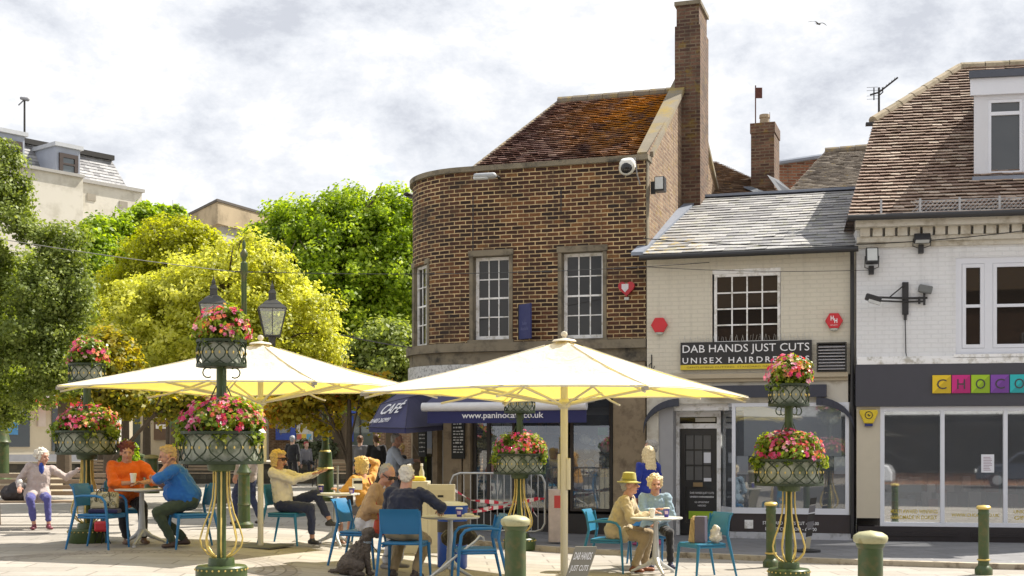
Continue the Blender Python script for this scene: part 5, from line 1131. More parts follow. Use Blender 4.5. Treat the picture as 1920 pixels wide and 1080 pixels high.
for a, s_ in ((566, 'left end'), (592, 'middle'), (622, 'right end')): shrub(a, 864, 46, 34, 32, 'low grey green bush in the terrace bed, %s of three' % ('left' if a < 570 else 'middle' if a < 600 else 'right'), M_leaf('leaf_grey', [(0,(.06,.08,.04)), (1,(.16,.18,.11))], .2), n=80, pot=False)
shrub(240, 897, 30, 28, 65, 'tall potted plant with pale flowers behind the red haired woman', LG, True)
# ================================================================ PARASOLS
CANV = M_canopy('parasol_canvas'); POLE = M_('parasol_pole', (.62,.58,.46), .4, var=.08)
def parasol(label, X, Z, rot, side, edge_z, rise, base_z):
    t = thing('parasol', label, 'parasol', (X, Z, base_z), rot, 'large cream parasols over the café tables'); h = side/2; e = edge_z-base_z; ap = e+rise
    # canopy: four slightly sagging panels
    mb = MB(); n = 10; cor = [(-h,-h), (h,-h), (h,h), (-h,h)]
    for k in range(4):
        A, B = Vector(cor[k]+(0,)), Vector(cor[(k+1) % 4]+(0,)); rows = []
        for i in range(n+1):
            q = i/n; row = []
            for j in range(n+1):
                p = A.lerp(B, j/n)*q; sag = -.07*math.sin(PI*q)*math.sin(PI*j/n)*1.0-.03*math.sin(PI*q)+.010*math.sin(j*2.9+k)*math.sin(PI*q)+.006*noise.noise(Vector((p.x*2.5, p.y*2.5, k)))*2; edge = (-.035*math.sin(PI*j/n))*(q**4)*-1
                row.append(Vector((p.x, p.y, ap-rise*q+sag+edge)))
            rows.append(row)
        vs = [v for r in rows for v in r]; mb.add(vs, [(i*(n+1)+j, i*(n+1)+j+1, (i+1)*(n+1)+j+1, (i+1)*(n+1)+j) for i in range(n) for j in range(n)])
    mb.build('canopy', CANV, t, smooth=False, auto=25)
    sm_ = MB()
    for (x, y) in cor: sm_.tube([Vector((x*q_/10, y*q_/10, ap-rise*q_/10-.03*math.sin(PI*q_/10)+.004)) for q_ in range(1, 11)], .006, 5)
    sm_.build('seams', M_('seam_cream', (.68,.63,.50), .8), t)
    hm_ = MB()
    for k in range(4):
        A, B = Vector(cor[k]+(e,)), Vector(cor[(k+1) % 4]+(e,)); pts_ = [A.lerp(B, j/12)+Vector((0, 0, .035*math.sin(PI*j/12)-.012)) for j in range(13)]; hm_.tube(pts_, .009, 5)
    hm_.build('hem', M_('seam_cream', (.68,.63,.50), .8), t)
    MB().lathe([(.15, 0), (.13, .02), (.05, .035), (.02, .045), (.02, .055), (.036, .07), (.04, .09), (.03, .115), (0, .125)], (0, 0, ap-.02), 18).build('finial', M_('finial_cream', (.62,.55,.42), .6), t, auto=40)
    pr = .038 if X < 0 else .045
    MB().lathe([(pr, .02), (pr, ap-.03)], (0,0,0), 12).build('pole', POLE, t, auto=40)
    hub = ap-.78; sl = 1.16-.02
    MB().lathe([(pr+.005, hub-.05), (.075, hub-.03), (.085, hub+.03), (pr+.005, hub+.06)], (0,0,0), 12).build('runner_hub', POLE, t)
    MB().lathe([(pr+.004, hub+.28), (.06, hub+.29), (.06, hub+.34), (pr+.004, hub+.35)], (0,0,0), 12).build('collar', POLE, t)
    MB().box(-.075, -.042, -.03, .03, 1.12, 1.55).box(.042, .075, -.03, .03, 1.12, 1.5).build('winding_bracket', POLE, t, bevel=.006)
    pts = cor+[(0,-h), (h,0), (0,h), (-h,0)]
    for i, (x, y) in enumerate(pts):
        top = Vector((x, y, e-.03)); c = Vector((0,0,ap-.07)); ed = Vector((x*.985, y*.985, e-.02)); MB().tube([c.lerp(ed, q_/6)+Vector((0,0,-.045 if i < 4 else -.125*math.sin(PI*q_/6*.92)-.03)) for q_ in range(7)], .014, 6).build('rib', POLE, t)
        f = .62 if i < 4 else .66; m_ = c.lerp(ed, f)+Vector((0,0,-.05 if i < 4 else -.13)); MB().tube([Vector((x, y, 0)).normalized()*.07+Vector((0,0,hub)), m_], .016, 6).build('strut', POLE, t)
        if i < 4: MB().box(-.05, .05, -.02, .02, -.025, .012, M=Matrix.Translation(ed) @ Matrix.Rotation(math.atan2(y, x), 4, 'Z')).build('tip', M_('tip_grey', (.35,.32,.27), .6), t)
    MB().box(-.32, .32, -.32, .32, .0, .022).build('base_plate', M_('base_plate', (.10,.10,.09), .6), t, bevel=.004)
    return t
parasol('cream square parasol on the left, over the woman in orange', -3.32, 16.9, -R(20), 3.6, 2.40, .62, gz(-3.26, 17))
parasol('cream square parasol in front of the café, right of the other', .63, 15.45, -R(27.5), 3.5, 2.28, .66, gz(.63, 15.4))
# ================================================================ FLOWER TOWERS
GRN2 = M_('tower_green', (.045,.075,.02), .4, var=.3, bump=.2)
LF = M_leaf('planter_leaf', [(0,(.04,.08,.01)), (.45,(.16,.23,.02)), (.8,(.36,.42,.05)), (1,(.55,.55,.16))], .4, (1,1,.4), rough=.35)
PINK = M_leaf('pink_petals', [(0,(.38,.02,.07)), (.35,(.55,.05,.18)), (.7,(.66,.16,.32)), (1,(.75,.48,.52))], .35, (1,.6,.7), rough=.6)
OR = M_leaf('coral_petals', [(0,(.60,.03,.03)), (.4,(.70,.16,.12)), (.75,(.75,.30,.12)), (1,(.80,.62,.35))], .35, (1,.7,.4), rough=.6)
def flowers(name, lob, n, mat, parent, seed, size):
    g = random.Random(seed); mb = MB(); (cx, cy, cz, rx, ry, rz) = lob
    for i in range(n):
        a = g.uniform(0, 2*PI); u = g.uniform(-.15, 1); s_ = math.sqrt(max(0, 1-u*u)); d = Vector((math.cos(a)*s_, math.sin(a)*s_, u)); k = g.uniform(.88, 1.14)
        c = Vector((cx+d.x*rx*k, cy+d.y*ry*k, cz+d.z*rz*k)); nn_ = (d+Vector((g.uniform(-.5,.5), g.uniform(-.5,.5), g.uniform(-.3,.5)))).normalized(); t = nn_.orthogonal().normalized(); b = nn_.cross(t); s = size*g.uniform(.6, 1.25); rn = g.random()
        for q in range(5):
            th = 2*PI*q/5+g.random()*.3; r1 = t*math.cos(th)+b*math.sin(th); r2 = t*math.cos(th+1.25)+b*math.sin(th+1.25)
            mb.add([c, c+r1*s*.8+nn_*s*.25, c+(r1+r2)*s*.75+nn_*s*.12, c+r2*s*.8+nn_*s*.25], [(0,1,2,3)], min(1, max(0, rn+g.uniform(-.15,.15))))
    return mb.build(name, mat, parent)
def flower_tower(label, X, Z, seed, spin=0, top=True):
    g0 = gz(X, Z); t = thing('flower_tower', label, 'planter', (X, Z, g0), spin, 'tiered flower towers in the square')
    MB().lathe([(.24, 0), (.25, .02), (.25, .17), (.235, .185), (.13, .186), (.125, .25), (.12, .262), (0, .263)], (0,0,0), 28).build('base', GRN2, t, auto=40)
    mb = MB()
    for i in range(26): a = 2*PI*i/26; mb.ball((.253*math.cos(a), .253*math.sin(a), .15), .010, 6)
    mb.build('studs', GOLD, t)
    MB().lathe([(.045, .26), (.045, 1.1), (.13, 1.12), (.14, 1.16), (.14, 1.185)], (0,0,0), 16).lathe([(.05, 1.5), (.05, 2.12), (.09, 2.14)], (0,0,0), 14).build('column', GRN2, t, auto=40)
    for i in range(8):
        a = 2*PI*i/8+.2; prof = [(.075, 1.12), (.075, .98), (.085, .85), (.12, .70), (.175, .56), (.205, .45), (.19, .37), (.13, .30), (.07, .265)]
        pts = []
        for j in range(len(prof)-1):
            for q in (0, .5): r = prof[j][0]*(1-q)+prof[j+1][0]*q; z = prof[j][1]*(1-q)+prof[j+1][1]*q; pts.append((r*math.cos(a), r*math.sin(a), z))
        pts.append((prof[-1][0]*math.cos(a), prof[-1][0]*math.sin(a), prof[-1][1])); MB().tube(pts, [.0085+.002*(k % 2) for k in range(len(pts))], 6).build('twisted_rod', GOLD, t, auto=60)
    def basket(nm, r, z0, z1, k):
        o = MB(); 
        for zz_ in (z0, z1): o.lathe([(r-.008, zz_-.014), (r+.010, zz_-.014), (r+.010, zz_+.014), (r-.008, zz_+.014), (r-.008, zz_-.014)], (0,0,0), 32)
        o.lathe([(0, z0-.02), (r*.98, z0-.018), (r*.98, z0-.012), (0, z0-.01)], (0,0,0), 24)
        for i in range(k):   # interlaced arches
            for sg in (1, -1):
                pts = []
                for j in range(7): q = j/6; a = 2*PI*(i+.0)/k+sg*(PI/k)*1.9*math.sin(PI*q); pts.append(((r+.004*sg)*math.cos(a), (r+.004*sg)*math.sin(a), z0+(z1-z0)*q))
                o.tube(pts, .0085, 4, cap=False)
        b = o.build(nm, M_('lattice_green', (.02,.034,.012), .45), t)
        MB().lathe([(r-.05, z0), (r-.035, z1-.02), (r-.06, z1-.01), (r-.09, z0+.01)], (0,0,0), 24).build('liner', M_('liner_tub', (.36,.38,.30), .6, var=.45, scale=4, stain=((.08,.11,.05), 5)), b)
        s = MB()
        for i in range(k): a = 2*PI*(i+.5)/k; 
        for i in range(k):
            for zz_, aa in ((z0+(z1-z0)*.5, .5), ((z0+z1)/2, 0)): a = 2*PI*(i+aa)/k; s.ball((1.012*r*math.cos(a), 1.012*r*math.sin(a), zz_), (.010, .010, .016), 6)
        s.build('rosettes', GOLD, b); return b
    basket('lower_basket', .40, 1.20, 1.49, 15)
    leaf_mesh('lower_foliage', [(0, 0, 1.56, .35, .37, .20), (.12, 0, 1.62, .22, .28, .2), (-.16, .05, 1.58, .20, .26, .2), (.3+.02*(seed % 3), -.1, 1.5, .10, .12, .10), (-.32, -.08, 1.48, .10, .12, .12)], 260, 28, .058, LF, t, .085, seed, shell=.3, up=.5)
    flowers('lower_blossom', (0, 0, 1.55, .385, .39, .29), 175, PINK, t, seed+1, .027); flowers('lower_coral_blossom', (.08, 0, 1.56, .33, .38, .27), 85, OR, t, seed+2, .025)
    if top:
        basket('upper_basket', .235, 2.15, 2.39, 11)
        leaf_mesh('upper_foliage', [(0, 0, 2.48, .24, .24, .20), (.05, 0, 2.58, .17, .17, .16)], 140, 26, .052, LF, t, .07, seed+3, shell=.3, up=.5)
        flowers('upper_blossom', (0, 0, 2.47, .26, .26, .27), 100, PINK, t, seed+4, .027); flowers('upper_coral_blossom', (.04, 0, 2.47, .23, .26, .26), 55, OR, t, seed+5, .025)
        mb = MB()
        for i in range(4):
            a = PI/2*i+.35; c, s_ = math.cos(a), math.sin(a); mb.tube([(.05*c, .05*s_, 1.95), (.2*c, .2*s_, 1.62)], .007, 5)
            mb.tube([((.13+.05*math.cos(q))*c, (.13+.05*math.cos(q))*s_, 2.08+.05*math.sin(q)) for q in [2.2-.55*j for j in range(9)]], .007, 5)
        mb.build('scrolls', GRN2, t)
flower_tower('flower tower nearest the viewer, left of centre, full of pink begonias', -2.86, 12.6, 100)
flower_tower('flower tower at the left beside the bench, its upper basket tucked behind the parasol edge', -5.71, 17.2, 200)
flower_tower('flower tower in front of the café barrier with taped railings behind', .12, 20.0, 300)
flower_tower('flower tower in front of the hairdressers window', 3.33, 15.4, 400)
# ================================================================ BOLLARDS
def bollard_big(X, Z, label):
    t = thing('bollard', label, 'bollard', (X, Z, gz(X, Z)), 0, 'thick green bollards with domed caps')
    MB().lathe([(.11, 0), (.11, .05), (.098, .06), (.095, .86), (.105, .87), (.112, .89), (.112, .9)], (0,0,0), 24).build('post', GREEN, t, auto=35)
    MB().lathe([(.112, .9), (.128, .912), (.134, .94), (.128, .96), (.09, .985), (0, 1.0)], (0,0,0), 28).build('cap', M_('weathered_cap', (.36,.35,.20), .5, .1, var=.3, stain=((.20,.17,.05), 9)), t, auto=60)
bollard_big(.03, 11.5, 'thick green bollard with pale domed cap between the empty blue chair and sandwich board')
bollard_big(2.80, 10.0, 'thick green bollard with a pale domed cap in front of the chocolate shop corner')
def bollard_slim(X, Z, label, h=.88):
    t = thing('bollard', label, 'bollard', (X, Z, gz(X, Z)), 0, 'slim green bollards along the shop pavement')
    MB().lathe([(.11, 0), (.11, .07), (.09, .10), (.07, .12), (.066, .2), (.066, h-.12), (.072, h-.11), (.072, h-.09), (.066, h-.08), (.068, h-.04)], (0,0,0), 18).build('post', GREEN, t, auto=35)
    MB().lathe([(.068, h-.04), (.088, h-.03), (.092, h-.01), (.075, h+.01), (0, h+.018)], (0,0,0), 18).lathe([(.068, .18), (.082, .185), (.082, .2), (.068, .205)], (0,0,0), 18).build('cap', GOLD, t, auto=50)
bollard_slim(3.54, 17.5, 'slim green bollard just left of the flower tower by the hairdressers'); bollard_slim(6.08, 16.5, 'slim green bollard in front of the chocolate shop window')
def simple_post(px, py, Z, r, h, label, name='bollard', cat='bollard', m=GREEN):
    p = P(px, py, Z); t = thing(name, label, cat, (p.x, Z, p.z)); MB().lathe([(r*1.2, 0), (r*1.2, h*.06), (r, h*.08), (r, h*.86), (r*1.15, h*.87), (r*1.15, h*.9)], (0,0,0), 18).build('post', m, t, auto=35)
    MB().lathe([(r*1.15, h*.9), (r*1.2, h*.93), (r*.9, h*.98), (0, h)], (0,0,0), 18).build('cap', M_('aged_gold', (.30,.25,.09), .5, .2), t, auto=50)
simple_post(284, 925, 27, .14, .82, 'dark green bollard behind the table of the man in the blue shirt')
def bin_(px, py, Z, label, s=1.0):
    p = P(px, py, Z); t = thing('litter_bin', label, 'litter bin', (p.x, Z, p.z))
    MB().lathe([(.36*s, 0), (.36*s, .08*s), (.33*s, .1*s), (.33*s, .75*s), (.37*s, .78*s), (.37*s, .83*s), (.33*s, .85*s), (.33*s, 1.0*s), (.36*s, 1.02*s), (.35*s, 1.08*s), (.2*s, 1.14*s), (0, 1.16*s)], (0,0,0), 22).build('drum', GREEN, t, auto=35); MB().lathe([(.372*s, .79*s), (.378*s, .805*s), (.372*s, .82*s)], (0,0,0), 22).lathe([(.362*s, .03*s), (.368*s, .045*s), (.362*s, .06*s)], (0,0,0), 22).build('gold_band', GOLD, t)
bin_(84, 851, 52, 'round green litter bin by the shop with the red stripe', 1.0); bin_(255, 905, 31, 'green litter bin behind the man in the blue shirt', .62)
p = P(2, 905, 34); t = thing('lamp_column', 'dark green column base at the far left edge of the square', 'lamp post', (p.x, 34, p.z)); MB().lathe([(.28, 0), (.28, .1), (.2, .15), (.2, 1.05), (.26, 1.08), (.22, 1.15), (.15, 1.5), (.14, 1.6), (.1, 1.65), (.08, 4)], (0,0,0), 18).build('column', GREEN, t, auto=35)
# ================================================================ LAMP POSTS
IRON = M_('lamp_iron', (.055,.055,.05), .45, .3); LGL = M_glass('lantern_glass', trans=.95)
def lantern(parent, x, z):
    b = thing('lantern', None, None, (x, 0, z)); b.parent = parent
    mb = MB(); c1 = [(-.12,-.12,.12), (.12,-.12,.12), (.12,.12,.12), (-.12,.12,.12)]; c2 = [(s_[0]*1.8, s_[1]*1.8, .55) for s_ in c1]
    for a, c in zip(c1, c2): mb.tube([a, c], .012, 5)
    for q in (c1, c2):
        for i in range(4): mb.tube([q[i], q[(i+1) % 4]], .013, 5)
    for i in range(4): a = (Vector(c1[i])+Vector(c1[(i+1) % 4]))/2; c = (Vector(c2[i])+Vector(c2[(i+1) % 4]))/2; mb.tube([a, c], .007, 4)
    mb.lathe([(.03, -.02), (.05, .0), (.06, .1), (.13, .12)], (0,0,0), 8)
    mb.build('frame', IRON, b)
    mb = MB(); k = 1.09; pr = [(.245*k, .55), (.16, .66), (.085, .70), (.075, .78), (.09, .80), (.06, .85), (.035, .87), (.045, .91), (.012, .96), (0, 1.02)]
    mb.lathe([(r*1.2 if i < 1 else r, z_) for i, (r, z_) in enumerate(pr)], (0,0,0), 4, Matrix.Rotation(PI/4, 3, 'Z')); mb.build('cap', IRON, b)
    mb = MB()
    for i in range(4): mb.poly([c1[i], c1[(i+1) % 4], c2[(i+1) % 4], c2[i]])
    mb.build('glass', LGL, b)
lx_ = -4.25; lz = 20.3; g0 = gz(lx_, lz); lp_ = thing('lamp_post', 'double lantern lamp post with a spiked finial above the left parasol', 'lamp post', (lx_, lz, g0), R(12))
MB().lathe([(.15, 0), (.15, .06), (.10, .1), (.095, .35), (.11, .37), (.095, .4), (.09, .85), (.12, .88), (.10, .92), (.06, 1.0), (.055, 1.1), (.045, 2.4), (.06, 2.45), (.045, 2.5), (.042, 4.0), (.055, 4.02), (.055, 4.2), (.03, 4.22), (.03, 4.26), (.06, 4.32), (.06, 4.36), (.02, 4.42), (.028, 4.46), (.028, 4.5), (0, 4.6)], (0,0,0), 16).build('post', GREEN, lp_, auto=35)
MB().tube([(-.48, 0, 2.98), (-.44, 0, 2.86), (-.2, 0, 2.80), (0, 0, 2.7)], .018, 6).tube([(.48, 0, 2.92), (.44, 0, 2.82), (.2, 0, 2.76), (0, 0, 2.66)], .018, 6).tube([(-.14, 0, 4.06), (.14, 0, 4.06)], .012, 5).tube([(-.0, 0, 2.5), (0, 0, 4.05)], .03, 6).build('arms', IRON, lp_)
lantern(lp_, -.47, 3.0-.02); lantern(lp_, .44, 2.93)
MB().lathe([(.096, .855), (.103, .87), (.096, .885)], (0,0,0), 16).build('gold_ring', GOLD, lp_)
lx2 = P(610, 900, 30).x; g2 = gz(lx2, 30); l2 = thing('lamp_post', 'green and gold lamp column behind the blonde woman in sunglasses', 'lamp post', (lx2, 30, g2))
MB().lathe([(.26, 0), (.26, .1), (.2, .18), (.19, .75), (.17, .8), (.15, 1.15), (.10, 1.2), (.085, 1.3), (.075, 2.2), (.06, 3.9), (.1, 4.0), (0, 4.1)], (0,0,0), 18).build('post', GREEN, l2, auto=35)
mb = MB()
for z_ in (.77, 1.17, .2): mb.lathe([(.19 if z_ < 1 else .12, z_-.03), (.21 if z_ < 1 else .14, z_), (.19 if z_ < 1 else .12, z_+.03)], (0,0,0), 16)
for i in range(40): a = i*.9; mb.ball((.08*math.cos(a), .08*math.sin(a), 1.35+i*.045), .014, 5)
mb.build('gold_studs', GOLD, l2)
# ================================================================ CHAIRS
BLUEP = M_('blue_resin', (.015,.15,.34), .42, var=.1, bump=.08); TEALP = M_('teal_resin', (.018,.17,.31), .42, var=.1, bump=.08)
def chair(name, arms, m):
    t = thing(name, 'chair', 'chair', (0,0,0)); w_ = .225
    # seat: forward = -y
    MB().box(-w_, w_, -.22, .20, .415, .445).box(-w_+.005, w_-.005, -.225, -.20, .385, .44).box(-w_, -w_+.03, -.2, .2, .385, .414).box(w_-.03, w_, -.2, .2, .385, .414).build('seat', m, t, bevel=.012)
    mb = MB(); vs = []; fs = []; nx, nz = 8, 6
    for d in (0, .014):
        for j in range(nz+1):
            for i in range(nx+1): u = i/nx*2-1; v = j/nz; vs.append((u*(w_-.005), .205+.07*v+.02*(v**6)*1.5-.035*u*u+d+.03, .54+.28*v))
    k = (nx+1)*(nz+1)
    for j in range(nz):
        for i in range(nx): a = j*(nx+1)+i; fs.append((a, a+1, a+nx+2, a+nx+1)); fs.append((k+a, k+a+nx+1, k+a+nx+2, k+a+1))
    for i in range(nx): a = nz*(nx+1)+i; fs.append((a, a+1, k+a+1, k+a)); fs.append((i+1, i, k+i, k+i+1))
    for j in range(nz): a = j*(nx+1); fs.append((a, a+nx+1, k+a+nx+1, k+a)); a += nx; fs.append((a+nx+1, a, k+a, k+a+nx+1))
    mb.add(vs, fs); mb.build('backrest', m, t, auto=40)
    for sx in (-1, 1):
        x = sx*w_
        MB().tube([(x*1.13, .34, 0), (x*1.03, .245, .42), (x*.99, .215, .56), (x*.98, .255, .80)], [.013, .02, .018, .012], 7).build('leg', m, t, auto=60)
        if arms: MB().tube([(x*1.13, -.25, 0), (x*1.1, -.225, .43), (x*1.16, -.205, .60), (x*1.17, -.16, .655), (x*1.17, -.08, .675), (x*1.13, .12, .675), (x*.99, .235, .66)], [.013, .02, .018, .018, .018, .018, .014], 7).build('leg', m, t, auto=60)
        else: MB().tube([(x*1.08, -.25, 0), (x*1.0, -.205, .42)], [.013, .022], 7).build('leg', m, t, auto=60)
    return t
protos = {}
def put_chair(X, Z, rz, label, arms=False, m=BLUEP):
    k = (arms, m.name)
    if k not in protos: protos[k] = o = chair('cafe_chair', arms, m)
    else: o = copy_tree(protos[k])
    o.location = (X, Z, gz(X, Z)); o.rotation_euler = (0, 0, rz); o['label'] = label; o['group'] = 'blue plastic café chairs'; return o
F_R, F_L, AWAY = R(90), -R(90), PI
put_chair(-5.22, 16.25, R(78), 'blue chair with arms at the far left, holding the patterned handbag', True)
put_chair(-5.30, 17.45, R(22), 'blue chair under the woman in the orange top')
put_chair(-4.10, 16.35, -R(62), 'blue chair under the man in the blue shirt')
put_chair(-3.05, 17.45, R(74), 'blue chair under the blonde woman in sunglasses', False, TEALP)
put_chair(-1.93, 18.1, -R(115), 'blue chair under the woman with her hand in her blonde hair')
put_chair(-1.80, 15.35, R(75), 'blue chair under the man in the tan cardigan, beside the grey dog')
put_chair(-1.20, 14.35, R(172), 'blue chair seen from behind under the man in the dark jacket')
put_chair(-.40, 14.35, -R(80), 'empty blue chair with arms facing the round table, left of the thick bollard', True)
put_chair(1.28, 16.9, R(72), 'blue chair with arms under the man in the sun hat', True, TEALP)
put_chair(1.92, 17.75, R(8), 'blue chair under the white haired woman in the pale blue jacket')
put_chair(2.40, 16.1, -R(66), 'blue chair facing left with shopping bags on its seat', False, TEALP)
# ================================================================ TABLES
TTOP = M_('table_top', (.55,.55,.52), .3, var=.05); ALU = M_('table_aluminium', (.55,.56,.56), .4, .35)
def table_(label, X, Z, rz=0):
    if 'table' in protos: t = copy_tree(protos['table'])
    else:
        t = protos['table'] = thing('cafe_table', 'x', 'table', (0,0,0), 0)
        MB().lathe([(0, .715), (.33, .715), (.345, .722), (.345, .735), (.34, .74), (0, .74)], (0,0,0), 36).build('tabletop', TTOP, t, auto=35)
        MB().lathe([(.055, .12), (.05, .2), (.034, .5), (.03, .69), (.1, .7), (.1, .714)], (0,0,0), 14).build('pedestal', ALU, t, auto=40)
        for i in range(3):
            a = 2*PI*i/3+.5; c, s_ = math.cos(a), math.sin(a); MB().tube([(.02*c, .02*s_, .19), (.12*c, .12*s_, .12), (.33*c, .33*s_, .03)], [.045, .028, .016], 8).box(.31*c-.02, .31*c+.02, .31*s_-.02, .31*s_+.02, 0, .02).build('leg', ALU, t, auto=50)
    t.location = (X, Z, gz(X, Z)); t.rotation_euler = (0, 0, rz); t['label'] = label; t['group'] = 'round pedestal café tables'; return t
T1_ = table_('round white pedestal table between the woman in orange and the man in blue', -4.83, 16.7)
T2_ = table_('round table with two blue cups in front of the blonde woman in sunglasses', -2.45, 17.7, .4)
T3_ = table_('round table beside the man in the dark jacket, with a blue cup on it', -.72, 14.95, 1.1)
T4_ = table_('round table between the man in the sun hat and the white haired woman', 1.86, 16.55, .2)
def tz(X, Z): return gz(X, Z)+.742
def cup(X, Z, z, label, col='blue', h=.10, r=.038):
    t = thing('paper_cup', label, 'cup', (X, Z, z)); MB().lathe([(r*.72, 0), (r, h)], (0,0,0), 16).build('body', M_('cup_blue', (.04,.03,.28), .5, var=.1) if col == 'blue' else M_('cup_white', (.74,.73,.70), .6, var=.04), t, auto=50)
    MB().lathe([(r*1.06, h-.004), (r*1.08, h+.006), (r*.95, h+.014), (0, h+.014)], (0,0,0), 16).build('lid', M_('cup_white', (.74,.73,.70), .6, var=.04), t, auto=50)
    if col == 'blue': MB().lathe([(r*.84, h*.35), (r*.96, h*.75)], (0,0,.0), 8, a0=-2.3, a1=-1.0).build('emblem', M_('cup_emblem', (.6,.45,.6), .6), t).scale = (1.03, 1.03, 1)
cup(-2.62, 17.55, tz(-2.6, 17.6), 'blue paper cup nearest the blonde woman in sunglasses'); cup(-2.2, 17.55, tz(-2.2, 17.6)-.0, 'blue paper cup on the right of the two on the sunglasses woman’s table')
cup(-.61, 14.8, tz(-.6, 14.8), 'blue paper cup beside the man in the dark jacket'); cup(1.99, 16.5, tz(1.9, 16.5), 'blue paper cup on the right table', h=.11); cup(1.80, 16.42, tz(1.8, 16.5), 'pale cup on the right table', 'white')
o = thing('bread_roll', 'pale paper wrapped roll beside the cup on the middle table', 'food', (-.50, 14.78, tz(-.5, 14.8)+.003)); MB().ecap((-.03,0,.03), (.04,.01,.028), .028, .024, seg=12).build('wrap', M_('wrap', (.6,.55,.4), .8), o, auto=60)
# ================================================================ PEOPLE
PEND = []
def remesh_obj(mb, name, m, parent, vox=.012, smooth=4, noise_amp=0, nsc=9, extra=None):
    me = bpy.data.meshes.new(name); me.from_pydata([tuple(v) for v in mb.v], [], mb.f); me.update(); me.materials.append(m)
    o = bpy.data.objects.new(name, me); COL.objects.link(o)
    if parent: o.parent = parent
    r = o.modifiers.new('r', 'REMESH'); r.mode = 'VOXEL'; r.voxel_size = vox; r.use_smooth_shade = True
    s = o.modifiers.new('s', 'SMOOTH'); s.iterations = smooth; s.factor = .5
    PEND.append((o, m, noise_amp, nsc, extra)); return o
def finish_pending():
    bpy.context.view_layer.update(); dg = bpy.context.evaluated_depsgraph_get()
    res = [bpy.data.meshes.new_from_object(o.evaluated_get(dg)) for (o, *_) in PEND]
    for (o, m, amp, nsc, extra), me in zip(PEND, res):
        o.modifiers.clear(); n = len(me.vertices); co = np.zeros(n*3); me.vertices.foreach_get('co', co); co = co.reshape(-1, 3)
        if amp:
            no = np.zeros(n*3); me.vertices.foreach_get('normal', no); no = no.reshape(-1, 3)
            d = np.array([noise.noise(Vector(c)*nsc)+.5*noise.noise(Vector(c)*nsc*2.3) for c in co]); co = co+no*(d*amp)[:, None]
            me.vertices.foreach_set('co', co.ravel()); me.update()
        if extra:   # hands (fingers) appended to the same mesh
            nv = len(co); fv = [tuple(v) for v in extra.v]; polys = [tuple(p.vertices) for p in me.polygons]
            m2 = bpy.data.meshes.new(me.name); m2.from_pydata([tuple(c) for c in co]+fv, [], polys+[tuple(nv+i for i in f) for f in extra.f]); m2.update(); me = m2; me.materials.append(m)
        me.polygons.foreach_set('use_smooth', [True]*len(me.polygons)); me.name = o.name; o.data = me
        if not me.materials: me.materials.append(m)
def ik(a, b, l1, l2, bend):
    a, b = Vector(a), Vector(b); d = b-a; L_ = min(d.length, (l1+l2)*.995); u = d.normalized(); b = a+u*L_
    x = (l1*l1-l2*l2+L_*L_)/(2*L_); h = math.sqrt(max(0, l1*l1-x*x)); bd = Vector(bend); bd = (bd-u*bd.dot(u)).normalized(); return a+u*x+bd*h, b
def M_skin(name, col):
    if name in MATS: return MATS[name]
    m = M_(name, col, .55, var=.10, scale=14, bump=.08); b = m.node_tree.nodes.get('Principled BSDF'); b.inputs['Subsurface Weight'].default_value = .12; b.inputs['Subsurface Scale'].default_value = .01; return m
SK = M_skin('skin_light', (.52,.33,.25)); SKR = M_skin('skin_ruddy', (.50,.27,.19))
EYEM = M_('eye_dark', (.03,.02,.02), .3); LIP = M_('lips', (.36,.11,.09), .5)
def hair_m(name, c): return M_('hair_'+name, c, .55, var=.35, scale=40, bump=.6, bscale=90)
def hand(mb, fb, wrist, d, pn, s=1.0, side=1, curl=.5):
    """palm into the body mesh, five separate fingers; d = pointing direction, pn = palm normal"""
    wrist = Vector(wrist); d = Vector(d).normalized(); pn = Vector(pn); pn = (pn-d*pn.dot(d)).normalized(); x = d.cross(pn)*side
    pc = wrist+d*.045*s; mb.ecap(wrist+d*.01*s, wrist+d*.075*s, (.026*s, .016*s), (.036*s, .014*s), x)
    for i, (off, ln) in enumerate(((-.028, .072), (-.010, .080), (.009, .076), (.027, .060))):
        b = wrist+d*.085*s+x*off*s; c1 = curl*(.8+.1*i); p1 = b+(d*math.cos(c1*.5)+pn*math.sin(c1*.5))*ln*.45*s; p2 = p1+(d*math.cos(c1)+pn*math.sin(c1))*ln*.32*s; p3 = p2+(d*math.cos(c1*1.5)+pn*math.sin(c1*1.5))*ln*.25*s
        fb.tube([b-d*.02*s, b, p1, p2, p3], [.0095*s, .0095*s, .009*s, .008*s, .006*s], 7)
    b = wrist+d*.025*s-x*.026*s; p1 = b+(d*.6-x*.75+pn*.25).normalized()*.032*s; p2 = p1+(d*.9-x*.2+pn*.35).normalized()*.028*s
    fb.tube([b+x*.012*s, b, p1, p2], [.012*s, .012*s, .010*s, .007*s], 7)
